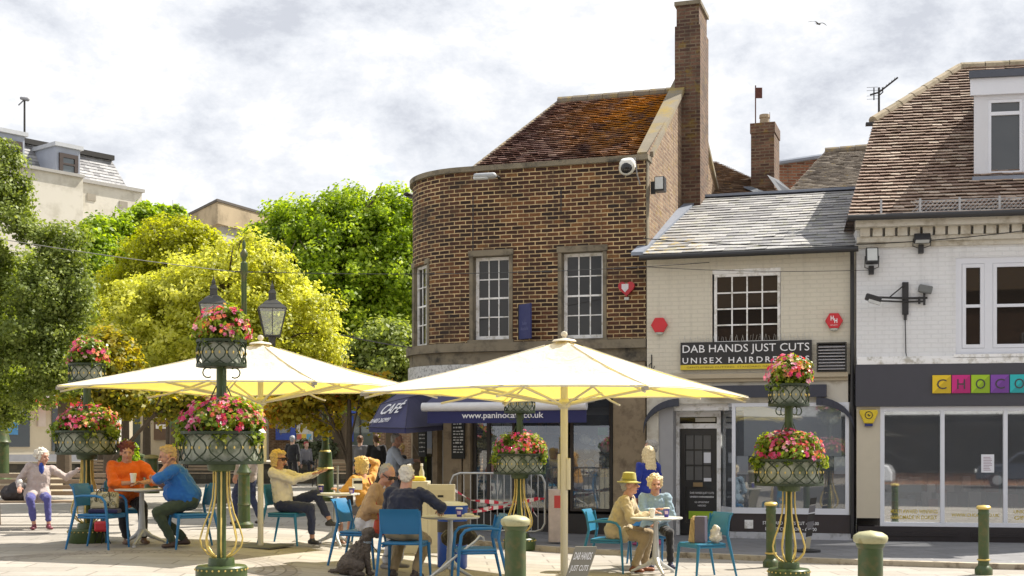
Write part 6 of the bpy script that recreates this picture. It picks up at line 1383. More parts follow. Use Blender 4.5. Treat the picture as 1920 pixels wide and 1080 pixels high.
def person(label, X, Z, rz, top, legs, hair, hz=.53, lean=(5, 0), twist=0, head=(0, 0, 0), hl=None, hr=None, fl=None, fr=None, s=1.0, fat=1.0, skin=SK, sleeve='long', style='short',
           hat=None, glasses=False, skirt=None, shoe=(.04,.025,.02), collar=None, coat=False, z=None, tm=None, legm=None, vox=.011, shorts=False, el=None, er=None, belly=0, group=None, palm=(0,0,-1), curl=.5, cuff=None, inner=None, pants_h=.0):
    g0 = gz(X, Z) if z is None else z
    body = MB(); fing = MB(); shirt = MB(); pants = MB(); shoes = []; hairb = MB()
    L_, S_ = R(lean[0]), R(lean[1]); up = Vector((math.sin(S_), -math.sin(L_)*math.cos(S_), math.cos(L_)*math.cos(S_))); hip = Vector((0, 0, hz))
    Rt = Matrix.Rotation(R(twist), 3, 'Z'); xa = Rt @ Vector((1,0,0)); xa = (xa-up*xa.dot(up)).normalized(); fw = -(up.cross(xa)) if (up.cross(xa)).y > 0 else up.cross(xa)
    waist = hip+up*.16*s; chest = hip+up*.36*s; neck = hip+up*.50*s; f = fat
    # head
    yaw, pitch, roll = [R(a) for a in head]; HM = Matrix.Rotation(yaw, 3, 'Z') @ Matrix.Rotation(pitch, 3, 'X') @ Matrix.Rotation(roll, 3, 'Y')
    hc = neck+up*.035*s+(HM @ Vector((0, -.022, .098)))*s; hs = s*1.09
    def hp(x, y, z_): return hc+HM @ Vector((x, y, z_))*hs
    body.ecap(neck-up*.04, hp(0, .01, -.05), (.068*s*(.8+.2*f), .066*s), (.06*s, .06*s), xa)
    HS = HM.to_4x4()
    body.ball(hp(0, .012, .028), (.074*hs, .093*hs, .088*hs), 20, HM); body.ball(hp(0, -.018, -.038), (.058*hs*(.9+.12*f), .066*hs, .066*hs), 16, HM)
    body.ball(hp(0, -.052, -.088), (.028*hs, .026*hs, .022*hs), 10, HM)   # chin
    body.ecap(hp(0, -.078, .012), hp(0, -.104, -.026), .010*hs, .0155*hs); body.ball(hp(0, -.072, .030), (.05*hs, .02*hs, .012*hs), 10, HM)
    for sx in (-1, 1): body.ball(hp(sx*.076, .012, -.008), (.012*hs, .02*hs, .032*hs), 8, HM); body.ball(hp(sx*.034, -.068, -.03), (.024*hs, .016*hs, .02*hs), 8, HM)
    # arms
    shw = .175*s*(.86+.14*f); arms = []
    for sx, tgt, eb in ((1, hl, el), (-1, hr, er)):
        sh = neck-up*.055*s+xa*sx*shw; tgt = Vector(tgt) if tgt is not None else sh+Vector((sx*.05, -.03, -.5))
        e_, w_ = ik(sh, tgt, .285*s, .25*s, eb or (sx*.5, .35, -.6)); arms.append((sx, sh, e_, w_))
        body.ecap(sh, e_, .04*s*f, .036*s*f); body.ecap(e_, w_, .036*s*(.5+.5*f), .024*s)
        hand(body, fing, w_, (w_-e_), palm, s*1.02, sx, curl)
    # torso under clothes
    body.ecap(hip, chest, (.12*s, .085*s), (.13*s, .085*s), xa); body.ecap(chest, neck-up*.03, (.12*s, .08*s), (.06*s, .06*s), xa)
    # legs
    lj = []
    for sx, tgt in ((1, fl), (-1, fr)):
        h0 = hip+Vector((sx*.088*s*(.7+.3*f), 0, -.01)); tgt = Vector(tgt) if tgt is not None else (Vector((sx*.10, -.42, .085)) if hz < .7 else Vector((sx*.09, 0, .085)))
        k, a = ik(h0, tgt, .43*s, .42*s, (sx*.12, -1, .35)); lj.append((sx, h0, k, a)); body.ecap(h0, k, .055*s, .045*s); body.ecap(k, a, .045*s, .033*s)
    # shirt
    ff = f; cw, cd = .165*s*ff, .115*s*ff
    b0 = hip+up*(.00 if not coat else -.02)
    shirt.ecap(b0+up*.06, chest+fw*.01, (cw*1.0+.005, cd*1.05+belly*.3), (cw, cd), xa); shirt.ecap(chest, neck-up*.075*s, (cw*.98, cd), (cw*.70, cd*.62), xa)
    for sx, sh, *_ in arms: shirt.ecap(neck-up*.045*s, sh-up*.012, .056*s*(.7+.3*f), .056*s*(.7+.3*f))
    if belly: shirt.ball(waist+fw*(.05+belly*.5), (cw*.92, cd*.9+belly, .17*s), 16)
    for (sx, sh, e_, w_) in arms:
        ra = .060*s*(.5+.5*f)
        if sleeve == 'none': continue
        if sleeve == 'short': mid = sh.lerp(e_, .85); shirt.ecap(sh, mid, ra*1.12, ra*1.12)
        elif sleeve == 'elbow': shirt.ecap(sh, e_, ra*1.15, ra*1.02); shirt.ecap(e_, e_.lerp(w_, .22), ra*1.0, ra*.95)
        else: shirt.ecap(sh, e_, ra*1.08, ra*.92); shirt.ecap(e_, w_.lerp(e_, .04), ra*.9, ra*.62)
    if coat:
        for (sx, h0, k, a) in lj: shirt.ecap(h0+up*.05, h0.lerp(k, .38 if hz < .7 else .30), (.105*s*f, .10*s*f), (.10*s*f, .08*s*f))
        shirt.ecap(hip-xa*.08, hip+xa*.08, .115*s*f, .115*s*f)
    # trousers
    lt = legm or None
    pants.ecap(hip-xa*.075*s*f+up*.01, hip+xa*.075*s*f+up*.01, .105*s*(.6+.4*f), .105*s*(.6+.4*f)); pants.ecap(hip, hip+up*.1, (.135*s*f, .10*s*f), (.13*s*f, .095*s*f), xa)
    for (sx, h0, k, a) in lj:
        rt = .078*s*(.6+.4*f)
        pants.ecap(h0, k, rt*1.1, rt*.84)
        if shorts: continue
        pants.ecap(k, k.lerp(a, .9-pants_h), rt*.80, rt*.62)
    # shoes
    for (sx, h0, k, a) in lj:
        sd = Vector((sx*.25, -1, 0)).normalized(); az = a.z; tilt = 0
        h_ = Vector((a.x, a.y, a.z-.045)); shoes.append(MB()); shoes[-1].ecap(h_-sd*.035, h_+sd*.12+Vector((0,0,-.008)), (.038*s, .034*s), (.044*s, .026*s), xa); shoes[-1].ecap(a, h_, .036*s, .038*s)
    # hair
    hm = hair
    if style == 'short': hairb.ball(hp(0, .026, .045), (.083*hs, .094*hs, .085*hs), 16, HM); hairb.ball(hp(0, .06, -.005), (.07*hs, .052*hs, .07*hs), 12, HM); hairb.ball(hp(0, -.03, .095), (.055*hs, .045*hs, .03*hs), 10, HM)
    elif style == 'thin': hairb.ball(hp(0, .03, .04), (.080*hs, .088*hs, .080*hs), 16, HM); hairb.ball(hp(0, .06, -.015), (.068*hs, .048*hs, .06*hs), 12, HM)
    elif style == 'spiky':
        hairb.ball(hp(0, .02, .055), (.088*hs, .096*hs, .088*hs), 16, HM); hairb.ball(hp(0, .06, .0), (.074*hs, .055*hs, .08*hs), 12, HM)
        g = random.Random(int(abs(X)*100))
        for i in range(60): a_ = g.uniform(0, 2*PI); u = g.uniform(.1, 1); q = math.sqrt(1-u*u); d = Vector((math.cos(a_)*q, math.sin(a_)*q+.1, u)); hairb.ecap(hp(*(d*.08+Vector((0,.02,.05)))), hp(*(d*.118+Vector((0,.02,.05)))), .013, .006)
    elif style == 'curly':
        hairb.ball(hp(0, .03, .045), (.094*hs, .10*hs, .092*hs), 16, HM); g = random.Random(int(abs(X)*100))
        for i in range(46): a_ = g.uniform(0, 2*PI); u = g.uniform(-.75, 1); q = math.sqrt(1-u*u); d = Vector((math.cos(a_)*q*.098, max(-.045, math.sin(a_)*q*.105)+.035, u*.10+.03)); hairb.ball(hp(*d), .024*hs, 8)
    elif style == 'bob':
        hairb.ball(hp(0, .028, .042), (.084*hs, .094*hs, .086*hs), 16, HM); hairb.ecap(hp(0, .065, .02), hp(0, .055, -.09), (.078*hs, .040*hs), (.066*hs, .032*hs), HM @ Vector((1,0,0)))
        for sx in (-1, 1): hairb.ecap(hp(sx*.074, .006, .03), hp(sx*.074, .008, -.085), (.015*hs, .042*hs), (.014*hs, .034*hs), HM @ Vector((1,0,0)))
        hairb.ball(hp(0, -.04, .085), (.07*hs, .045*hs, .03*hs), 10, HM)
    elif style == 'long':
        hairb.ball(hp(0, .028, .045), (.092*hs, .10*hs, .09*hs), 16, HM); hairb.ecap(hp(0, .07, .02), hp(0, .09, -.22), (.09*hs, .05*hs), (.10*hs, .045*hs), HM @ Vector((1,0,0)))
        for sx in (-1, 1): hairb.ecap(hp(sx*.08, .01, .03), hp(sx*.085, .02, -.14), (.02*hs, .045*hs), (.02*hs, .04*hs), HM @ Vector((1,0,0)))
    far = vox > .015
    po = remesh_obj(body, 'person', skin, None, vox*.8, 2, extra=fing); po.location = (X, Z, g0); po.rotation_euler = (0, 0, rz); setup(po, label, 'person', group)
    remesh_obj(shirt, tm or ('jacket' if coat else 'top'), top, po, vox, 3, .017 if not far else .008, 12)
    remesh_obj(pants, 'shorts' if shorts else 'trousers', legs, po, vox, 3, .013, 13)
    for shb in shoes: remesh_obj(shb, 'shoe', M_('shoe_%d_%d' % (shoe[0]*999, shoe[2]*999), shoe, .5), po, vox, 2)
    if style != 'none' : remesh_obj(hairb, 'hair', hm, po, vox*.75, 1, .014, 42)
    if not far:
        if glasses:
            g = MB()
            for sx in (-1, 1): g.box(sx*.034-.028, sx*.034+.028, -.098, -.086, -.008, .030); g.box(sx*.076-.003, sx*.076+.003, -.09, .0, .012, .022)
            g.box(-.01, .01, -.098, -.09, .012, .022); g.v = [tuple(hp(*v)) for v in g.v]; g.build('sunglasses', EYEM if glasses == 1 else M_('spectacle_rim', (.15,.13,.12), .4), po)
        else:
            g = MB()
            for sx in (-1, 1): g.ball(hp(sx*.031, -.079, .006), (.012*hs, .007*hs, .0065*hs), 8, HM)
            g.build('eyes', EYEM, po)
        MB().ball(hp(0, -.088, -.058), (.022*hs, .008*hs, .007*hs), 8, HM).build('mouth', LIP, po, smooth=True)
        if collar:
            c_ = MB(); 
            for sx in (-1, 1): q = neck-up*.03+fw*.055; c_.prism([q+xa*sx*.005+up*.0, q+xa*sx*.075+up*.035, q+xa*sx*.085-up*.01, q+xa*sx*.045-up*.075+fw*.03], fw*.012)
            c_.build('collar', collar, po)
        if inner: MB().ball(chest+fw*(cd*.82)+up*.05, (.045, .03, .12), 12).build('undershirt', inner, po, smooth=True)
    if hat:
        h_ = MB(); Mh = HM @ Matrix.Rotation(R(8), 3, 'X'); h_.lathe([(.155, .045), (.15, .04), (.097, .062), (.096, .066), (.092, .12), (.083, .165), (.05, .178), (0, .175)], hp(0, .012, .0), 22, Mh); o = h_.build('sun_hat', hat, po, auto=50); o.modifiers.new('s', 'SOLIDIFY').thickness = .006
        MB().lathe([(.099, .068), (.098, .09)], hp(0, .012, .0), 22, Mh).build('hat_band', M_fabric('hat_band', mul((.42,.40,.13), .6)), po)
    po['hc'] = list(hc); del po['hc']
    return po, dict(hc=hc, neck=neck, arms=arms, legs=lj, hp=hp, up=up, fw=fw, xa=xa, chest=chest, hip=hip)
FB = M_fabric
JN = FB('denim_dark', (.022,.03,.075)); BLK = FB('black_cloth', (.014,.014,.018)); KH = FB('khaki_cloth', (.34,.26,.15)); OLV = FB('olive_cloth', (.04,.06,.035))
ORG = FB('orange_cloth', (.72,.13,.004)); BLS = FB('blue_tshirt', (.015,.13,.45)); TAN = FB('tan_wool', (.42,.27,.14)); DKJ = FB('navy_jacket', (.018,.022,.045)); CRK = FB('cream_knit', (.72,.67,.58)); BEI = FB('beige_jacket', (.46,.38,.24)); PBL = FB('pale_blue_cloth', (.27,.38,.48)); MUS = FB('mustard_knit', (.55,.28,.06)); LIL = FB('lilac_grey_cloth', (.42,.35,.33)); PRP = FB('blue_violet_trousers', (.07,.07,.25)); WHC = FB('white_cloth', (.62,.62,.64)); GRC = FB('grey_cloth', (.16,.16,.19)); PKB = FB('bright_blue_coat', (.012,.03,.26)); LBS = FB('light_blue_shirt', (.36,.40,.48))
H_W = hair_m('white', (.62,.58,.50)); H_B = hair_m('blonde', (.60,.43,.17)); H_G = hair_m('grey', (.34,.32,.29)); H_R = hair_m('dark_red', (.13,.025,.02)); H_S = hair_m('sandy', (.46,.32,.15)); H_D = hair_m('brown', (.10,.045,.02)); H_LB = hair_m('light_blonde', (.68,.55,.32))
# --- left table
person('woman with dark red hair in an orange top, both hands round a white cup', -5.19, 17.2, R(22), ORG, BLK, H_R, hz=.60, lean=(16, 0), head=(0, 6, 0), hl=(.16, -.36, .815), hr=(.05, -.37, .815), fat=1.38, sleeve='elbow', style='spiky', skin=SKR, fl=(.20, -.35, .085), fr=(-.02, -.34, .085), belly=.09, shoe=(.22,.14,.10), tm='top', el=(1, .2, -.35), er=(-1, .2, -.35), palm=(0, -.3, -1))
cup(-4.98, 16.83, tz(-4.98, 16.8)+.075, 'white cup in the hands of the woman in orange', 'white', .11, .042)
person('heavy sandy haired man in a blue t-shirt leaning his chin on his hand', -4.14, 16.45, -R(72), BLS, OLV, H_S, hz=.60, lean=(26, 0), head=(-6, 14, 0), hl=(.16, -.30, 1.06), hr=(-.12, -.42, .83), fat=1.34, sleeve='short', style='short', skin=SKR, fl=(.12, -.22, .085), fr=(-.12, -.05, .10), belly=.06, shoe=(.06,.035,.028), el=(.3, -.5, -1), curl=1.4, palm=(0, .6, .3))
# --- bench woman
person('white haired woman in a pale lilac jacket on the bench, one arm outstretched', -7.48, 20.15, R(22), LIL, PRP, H_W, hz=.54, lean=(0, 8), twist=5, head=(40, 6, 0), hl=(.62, .0, .92), hr=(-.26, -.18, .66), s=.94, fat=1.12, coat=True, style='curly', skin=SKR, fl=(.16, -.40, .085), fr=(-.05, -.36, .085), shoe=(.16,.03,.05), inner=FB('royal_blue_top', (.02,.05,.28)), pants_h=.12)
# --- middle table with sunglasses woman
person('blonde woman in sunglasses and a cream knitted top, gesturing with both hands, legs crossed', -3.10, 17.45, R(76), CRK, JN, H_B, hz=.54, lean=(-12, 0), head=(-10, 4, 0), hl=(.14, -.42, .97), hr=(.04, -.36, .95), style='bob', glasses=1, fl=(.10, -.62, .33), fr=(-.04, -.42, .09), skin=SKR, fat=1.05, pants_h=.12, shoe=(.03,.03,.035), el=(.35, .3, -1), er=(-.35, .3, -1), palm=(0, 0, 1), curl=.25)
person('blonde woman in a mustard top with one hand up in her hair, seen from behind', -2.05, 18.15, -R(128), MUS, GRC, H_B, hz=.53, lean=(12, 0), head=(0, 0, 0), hl=(.20, -.42, .80), hr=(-.12, -.10, 1.24), style='bob', sleeve='long', er=(-1, -.3, -.15), shorts=True, fl=(.12, -.40, .085), fr=(-.06, -.45, .085), shoe=(.3,.16,.1), skin=SKR)
# --- men with the dog
person('grey haired man in sunglasses and a tan cardigan leaning forward over the table', -1.73, 15.25, R(70), TAN, WHC, H_G, hz=.54, lean=(22, 6), head=(-22, 26, 0), hl=(.08, -.36, .70), hr=(-.14, -.36, .72), style='thin', glasses=1, fat=1.2, sleeve='long', skin=SKR, fl=(.14, -.34, .085), fr=(-.08, -.28, .085), shoe=(.3,.28,.26), collar=WHC)
person('white haired man in a dark navy jacket seen from behind at the middle table', -1.24, 14.42, R(163), DKJ, KH, H_W, hz=.55, lean=(14, 0), head=(14, 12, 0), hl=(.10, -.36, .76), hr=(-.34, -.34, .77), style='thin', fat=1.27, sleeve='long', skin=SKR, fl=(.17, -.16, .085), fr=(-.10, -.14, .085), shoe=(.05,.035,.03), er=(-1, .2, -.5), coat=False)
# --- right table
person('elderly man in an olive sun hat and beige jacket, leaning on the right table', 1.36, 16.85, R(74), BEI, KH, H_G, hz=.54, lean=(20, 0), head=(2, -6, 0), hl=(.16, -.46, .765), hr=(-.10, -.44, .78), style='thin', fat=1.16, coat=True, skin=SKR, hat=FB('olive_hat', (.40,.36,.09)), fl=(.12, -.36, .085), fr=(-.06, -.26, .085), shoe=(.22,.07,.025), collar=BLK, palm=(0, 0, -1))
person('white haired woman in a pale blue jacket facing the viewer at the right table', 1.95, 17.6, R(4), PBL, BLK, H_LB, hz=.54, lean=(10, 0), head=(0, 4, 0), hl=(.02, -.24, .62), hr=(-.06, -.42, .80), style='curly', s=.95, fat=1.05, coat=True, skin=SKR, fl=(.16, -.36, .085), fr=(-.09, -.34, .085), shoe=(.04,.04,.08), collar=PBL, el=(1, .2, -.3))
# --- standing people
person('grey haired man with glasses walking behind a woman beside the stone pillar', 2.30, 20.9, -R(100), BLK, BLK, H_G, hz=.92, lean=(2, 0), hl=None, style='short', skin=SKR, z=gz(2.3, 20.9)+.07, glasses=2, vox=.014, fl=(.09, -.15, .085), fr=(-.09, .18, .1))
person('woman with long pale blonde hair in a bright blue coat beside the stone pillar', 2.16, 20.2, -R(150), PKB, BLK, H_LB, hz=.86, lean=(2, 0), style='long', skin=SKR, coat=True, s=.94, z=gz(2.16, 20.2)+.07, vox=.014, fl=(.09, -.12, .085), fr=(-.09, .14, .1), shoe=(.3,.05,.15))
person('woman in a beige coat and jeans half hidden behind the green lamp post base', -4.33, 21.0, -R(120), FB('stone_coat', (.40,.33,.28)), JN, H_D, hz=.90, coat=True, style='bob', vox=.015, skin=SKR, fl=(.08, -.15, .085), fr=(-.08, .2, .1))
gk = 'boys waiting by the café'
def PX(px, Z): return (px-960)/FPX*Z
person('boy in a grey hooded top, back turned, left of the boys near the café', PX(674, 33), 33, R(170), FB('hood_grey', (.13,.13,.15)), BLK, H_D, hz=.86, s=.93, vox=.02, style='short', group=gk)
person('boy in a black top with his back turned, right of the boys near the café', PX(706, 31), 31, R(185), BLK, BLK, H_D, hz=.88, s=.96, vox=.02, style='short', group=gk)
person('grey haired man in a light blue shirt reading a menu by the café door', PX(733, 24), 24, R(95), LBS, GRC, H_G, hz=.90, lean=(8, 0), head=(0, 12, 0), hl=(.1, -.42, 1.12), hr=(-.1, -.40, 1.14), vox=.015, style='thin', skin=SKR, fat=1.15)
person('fair haired child in a dark and white top under the café canopy', PX(754, 25.5), 25.5, R(-60), BLK, BLK, H_B, hz=.80, s=.88, vox=.016, style='short', skin=SK)
gb = 'boys by the terrace wall'
person('boy in a dark jacket with a cap and backpack standing at the terrace wall', PX(547, 41), 41, R(160), BLK, BLK, hair_m('cap_grey', (.3,.32,.36)), hz=.88, s=.98, vox=.022, style='short', shorts=True, group=gb)
person('boy in a red cap and grey top seated on the terrace wall', PX(572, 43.4), 43.5, R(40), GRC, BLK, hair_m('cap_red', (.35,.05,.06)), hz=.5, s=.9, vox=.022, style='short', z=.62, group=gb)
finish_pending(); PEND.clear()
# reading sheet
o = thing('menu_sheet', 'open menu in the hands of the man in the light blue shirt', 'menu', (PX(733, 24)+.52, 23.95, 1.33+gz(-2.3, 24)-.1), R(95)); MB().box(-.12, .12, -.005, .005, 0, .22, M=Matrix.Rotation(R(-25), 4, 'X')).build('sheet', M_('menu_paper', (.30,.27,.24), .8), o)
# ================================================================ DOG
def dog(X, Z, rz):
    b = MB(); s = 1.0   # facing -y, sitting
    b.ecap((0,.10,.13), (0,-.06,.31), (.105,.12), (.085,.095), (1,0,0)); b.ecap((0,.14,.10), (0,.02,.12), (.12,.10), (.11,.10), (1,0,0)); b.ecap((0,-.06,.31), (0,-.10,.42), (.07,.075), (.055,.06), (1,0,0))
    for sx in (-1, 1):
        b.ecap((sx*.055,-.09,.28), (sx*.055,-.12,.04), .038, .024); b.ecap((sx*.055,-.12,.025), (sx*.057,-.16,.02), .026, .022)
        b.ecap((sx*.085,.14,.14), (sx*.10,-.02,.12), .065, .05); b.ecap((sx*.10,-.02,.12), (sx*.10,.08,.04), .04, .03); b.ecap((sx*.10,.08,.03), (sx*.10,-.04,.024), .028, .024)
        b.ecap((sx*.06,-.09,.50), (sx*.085,-.09,.43), (.016,.03), (.018,.03), (1,0,0))
    b.ball((0,-.12,.475), (.068,.078,.065), 14); b.ecap((0,-.17,.455), (0,-.225,.44), (.036,.032), (.028,.024), (1,0,0)); b.ball((0,-.14,.51), (.05,.05,.035), 10); b.ecap((0,.22,.06), (.05,.32,.05), .03, .016)
    g = random.Random(4)
    for i in range(190):
        k = g.random(); c = Vector((0,.12,.10)).lerp(Vector((0,-.10,.42)), k); r = .115*(1-k)+.065*k; a = g.uniform(0, 2*PI); d = Vector((math.cos(a), math.sin(a)*.8, g.uniform(-.3,.6))); b.ball(c+d*r, g.uniform(.012,.02), 6)
    F = M_('dog_fur', (.11,.09,.075), .95, var=.5, scale=22, bump=1, bscale=70)
    o = remesh_obj(b, 'dog', F, None, .0085, 1, .010, 45); o.location = (X, Z, gz(X, Z)); o.rotation_euler = (0, 0, rz); setup(o, 'shaggy dark grey dog sitting beside the tan cardigan man’s chair', 'dog')
    n = MB().ball((0,-.252,.447), (.014,.012,.011), 8)
    for sx in (-1, 1): n.ball((sx*.03,-.182,.492), .009, 6)
    n.build('nose_and_eyes', EYEM, o); c = MB().lathe([(.064,.36), (.07,.372), (.064,.385)], (0,-.085,0), 16); c.build('collar', M_('collar_grey', (.3,.35,.4), .4), o)
dog(-1.74, 14.45, R(105))
def lead(pts, r, name, m, label, cat, **k):
    o = MB().tube(pts, r, 6).build(name, m, None, auto=60); return setup(o, label, cat, **k)
lead([(-1.62,14.45,.60), (-1.5,14.5,.42), (-1.42,14.6,.40), (-1.36,14.9,.62)], .006, 'dog_lead', BLACK, 'thin black dog lead running up from the dog’s collar', 'lead')
# ================================================================ BENCH
WOOD = M_('weathered_wood', (.30,.23,.16), .85, var=.3, scale=9, bump=.5)
def bench(px, Z, rz, label, w_=1.8, grp='slatted benches', m=WOOD):
    X = PX(px, Z); t = thing('park_bench', label, 'bench', (X, Z, gz(X, Z)), rz, grp); mb = MB()
    for i in range(5): mb.box(-w_/2, w_/2, -.23+.09*i, -.16+.09*i, .40, .43)
    mb.build('seat', m, t, bevel=.006); mb = MB()
    for i in range(4): mb.box(-w_/2, w_/2, .24+.035*i, .26+.035*i, .50+.095*i, .57+.095*i)
    mb.build('backrest', m, t, bevel=.006)
    for sx in (-1, 1):
        x = sx*(w_/2-.06); a = MB().tube([(x,-.24,0), (x,-.18,.2), (x,-.22,.39), (x,.22,.39), (x,.34,.88)], .02, 6).tube([(x,.22,.39), (x,.20,.2), (x,.32,0)], .02, 6)
        a.tube([(x,-.22,.39), (x,-.26,.6), (x,-.12,.66), (x,.27,.64)], .018, 6); a.tube([(x, -.10+.13*math.cos(q*.5), .52+.11*math.sin(q*.5)) for q in range(13)], .013, 6); a.tube([(x, .0+.15*math.cos(q*.5), .2+.14*math.sin(q*.5)) for q in range(13)], .013, 6)
        a.build('scroll_end', DARKM, t, auto=60)
    return t
bench(62, 20.4, R(8), 'long slatted wooden bench with iron scroll ends under the white haired woman', 2.3)
bench(215, 40, R(5), 'dark bench by the retaining wall behind the red haired woman', 1.9)
bench(640, 41, R(-5), 'dark bench by the retaining wall behind the green and gold lamp column', 1.9)
bench(400, 41.5, R(2), 'dark bench by the retaining wall between the two flower towers', 1.9)
# bag on bench, small white flower/fan ball in her hand
o = remesh_obj(MB().ecap((-.18,0,.12), (.18,.02,.10), (.14,.12), (.13,.12)).ball((0,0,.2), (.18,.1,.1), 12), 'handbag', M_('dark_bag', (.025,.02,.022), .6), None, .015, 4, .02, 8); o.location = (-7.85, 20.38, gz(-8, 20)+.43); setup(o, 'slumped dark bag on the bench beside the elderly woman', 'bag')
o = thing('paper_cup', 'white round topped cup held by the elderly woman on the bench', 'cup', (-7.66, 19.93, 1.01)); MB().lathe([(.025, 0), (.035, .08)], (0,0,0), 12).ball((0,0,.09), .045, 12).build('cup', M_('cup_white', (.74,.73,.70), .6), o)
# bags
PAT = None
def pat_mat():
    m, nt, b, o = newmat('patterned_bag'); ob = nd(nt, 'ShaderNodeTexCoord').outputs['Object']; v = nd(nt, 'ShaderNodeTexVoronoi', _Scale=17.); nt.links.new(ob, v.inputs['Vector'])
    c = ramp(nt, v.outputs['Distance'], [(.2, (.02,.02,.02)), (.32, (.45,.38,.18)), (.5, (.08,.09,.06)), (.62, (.5,.45,.3))]); nt.links.new(c, b.inputs['Base Color']); b.inputs['Roughness'].default_value = .6; return m
PAT = pat_mat()
g = gz(-5.2, 16.3)+.445
o = thing('handbag', 'patterned black and yellow handbag on the far left blue chair', 'bag', (-5.17, 16.25, g), R(2)); MB().box(-.17, .17, -.07, .07, .06, .27).build('body', PAT, o, bevel=.03); MB().box(-.18, .19, -.12, .1, 0, .058).build('folded_coat', FB('coat_navy', (.02,.02,.08)), o, bevel=.02)
MB().tube([(-.09+.015*q, -.075, .25+.07*math.sin(PI*q/12)-.1*(q in (0,12))) for q in range(13)], .007, 5).build('handle', BLACK, o)
o = thing('red_bag', 'small red bag on the ground behind the far left blue chair', 'bag', (-5.45, 17.0, gz(-5.5, 17))); MB().box(-.09, .09, -.06, .06, .16, .30).build('bag', M_('red_plastic', (.55,.02,.03), .4), o, bevel=.03); MB().tube([(.0,0,.0), (.02,0,.18)], .008, 5).tube([(.12,0,.0), (.03,0,.2)], .008, 5).tube([(-.1,.02,.0), (-.02,0,.2)], .008, 5).build('stand', DARKM, o)
g = gz(2.4, 16.1)+.447
o = thing('shopping_bag', 'dark paper carrier bag full of papers on the right blue chair', 'bag', (2.33, 16.08, g), R(-20)); MB().box(-.02, .11, -.09, .09, 0, .33).build('bag', M_('carrier_grey', (.10,.09,.13), .6), o, bevel=.006)
mb = MB()
for i in range(6): mb.box(-.10+.017*i, -.088+.017*i, -.08, .07, .0, .30+.03*math.sin(i*2.1), M=Matrix.Rotation(R(6), 4, 'Y'))
mb.build('papers', M_('magazine_papers', (.50,.36,.16), .6, var=.6, scale=18), o)
o = remesh_obj(MB().ecap((0,0,.07), (.02,0,.18), (.07,.07), (.05,.05)).ball((.03,.02,.07), .08, 10), 'plastic_bag', M_('white_plastic', (.58,.55,.48), .5, var=.15), None, .011, 3, .02, 16); o.location = (2.53, 16.0, g); setup(o, 'crumpled white plastic bag behind the carrier bag on the right blue chair', 'bag')
o = remesh_obj(MB().ecap((0,0,.04), (0,.05,.16), (.09,.035), (.07,.03)), 'shoulder_bag', M_('red_leather', (.42,.05,.03), .5), None, .01, 3, .006, 12); o.location = (-1.56, 14.95, gz(-1.6, 15)+.42); setup(o, 'small red leather shoulder bag hanging at the tan cardigan man’s side', 'bag')
lead([(-1.56,14.98,.80), (-1.60,15.02,1.0), (-1.64,15.05,1.16), (-1.70,15.12,1.28)], .010, 'bag_strap', MATS['red_leather'], 'red leather strap of the shoulder bag across the tan cardigan', 'strap')
# napkin holder, menu on the sunglasses table
o = thing('table_sign', 'thin grey menu stand on the sunglasses woman’s table', 'menu stand', (-2.43, 17.85, tz(-2.4, 17.8)-.0)); MB().box(-.03, .03, -.03, .03, 0, .02).box(-.012, .012, -.012, .012, .02, .38).build('stand', M_('stand_grey', (.25,.26,.27), .4), o)
o = thing('phone_card', 'black and white card held above the blue cup in the middle', 'card', (-2.13, 17.62, tz(-2.1, 17.6)+.08), R(10)); MB().box(-.07, .07, -.004, .004, 0, .16).build('card', WHITE, o); MB().box(-.05, .07, -.006, -.0045, .085, .125).build('stripe', BLACK, o)
# ================================================================ WALKING STICK
o = thing('walking_stick', 'pale walking stick leaning across the front of the middle table', 'stick', (-1.02, 13.95, gz(-1, 14)+.01)); MB().tube([(0,0,0), (.06,.03,.04), (.62,.3,.47)], .013, 8).tube([(.62,.3,.47), (.66,.32,.52), (.70,.34,.50), (.71,.34,.46)], .014, 8).build('shaft', M_('stick_silver', (.55,.55,.52), .4, .3), o, auto=60); MB().tube([(.0,0,.0), (.03,.015,.02)], .016, 8).build('ferrule', BLACK, o); MB().tube([(.07,.035,.047), (.11,.055,.08)], .0145, 8).build('green_tape', M_('tape_green', (.1,.4,.1), .5), o)
# dark coat under the table
o = remesh_obj(MB().ecap((-.15,0,.10), (.12,.02,.10), .10, .09).ball((0,.0,.14), (.14,.1,.08), 10), 'folded_coat', FB('brown_black_coat', (.03,.025,.02)), None, .013, 3, .03, 9); o.location = (-.62, 15.55, gz(-.6, 15.5)+.36); 
setup(o, 'bundled dark coat heaped on the blue crate under the middle table', 'coat')
# ================================================================ BLUE TUB + SERVING COUNTER
g = gz(-.75, 16.4); CB = M_('catering_blue', (.01,.07,.42), .35, var=.08)
o = thing('drinks_drum', 'blue catering drum with a pale lid lettered Food to go Service', 'drum', (-.76, 16.3, g), R(4))
MB().lathe([(.18, 0), (.19, .02), (.19, .46)], (0,0,0), 30).build('drum', CB, o, auto=40); MB().lathe([(.192, .461), (.192, .60)], (0,0,0), 30).build('picture_band', M_('food_picture', (.045,.035,.028), .5, var=.9, scale=9), o, auto=40)
MB().lathe([(.19, .601), (.195, .76), (.20, .77), (.20, .80)], (0,0,0), 30).build('rim', CB, o, auto=40); MB().lathe([(.20, .801), (.18, .83), (.08, .85), (0, .855)], (0,0,0), 30).build('lid', M_('lid_pale', (.58,.60,.62), .35), o, auto=50)
def wrap(s, z, ang, width, h):
    t = text(s, TW, o, (0, 0, 0), width=width, height=h, thick=.003, shear=.1, bold=.012); me = t.data
    for v in me.vertices: a = v.co.x/.192+ang-PI/2; r = .1925-v.co.y; v.co = (r*math.cos(a), r*math.sin(a), v.co.z+z)
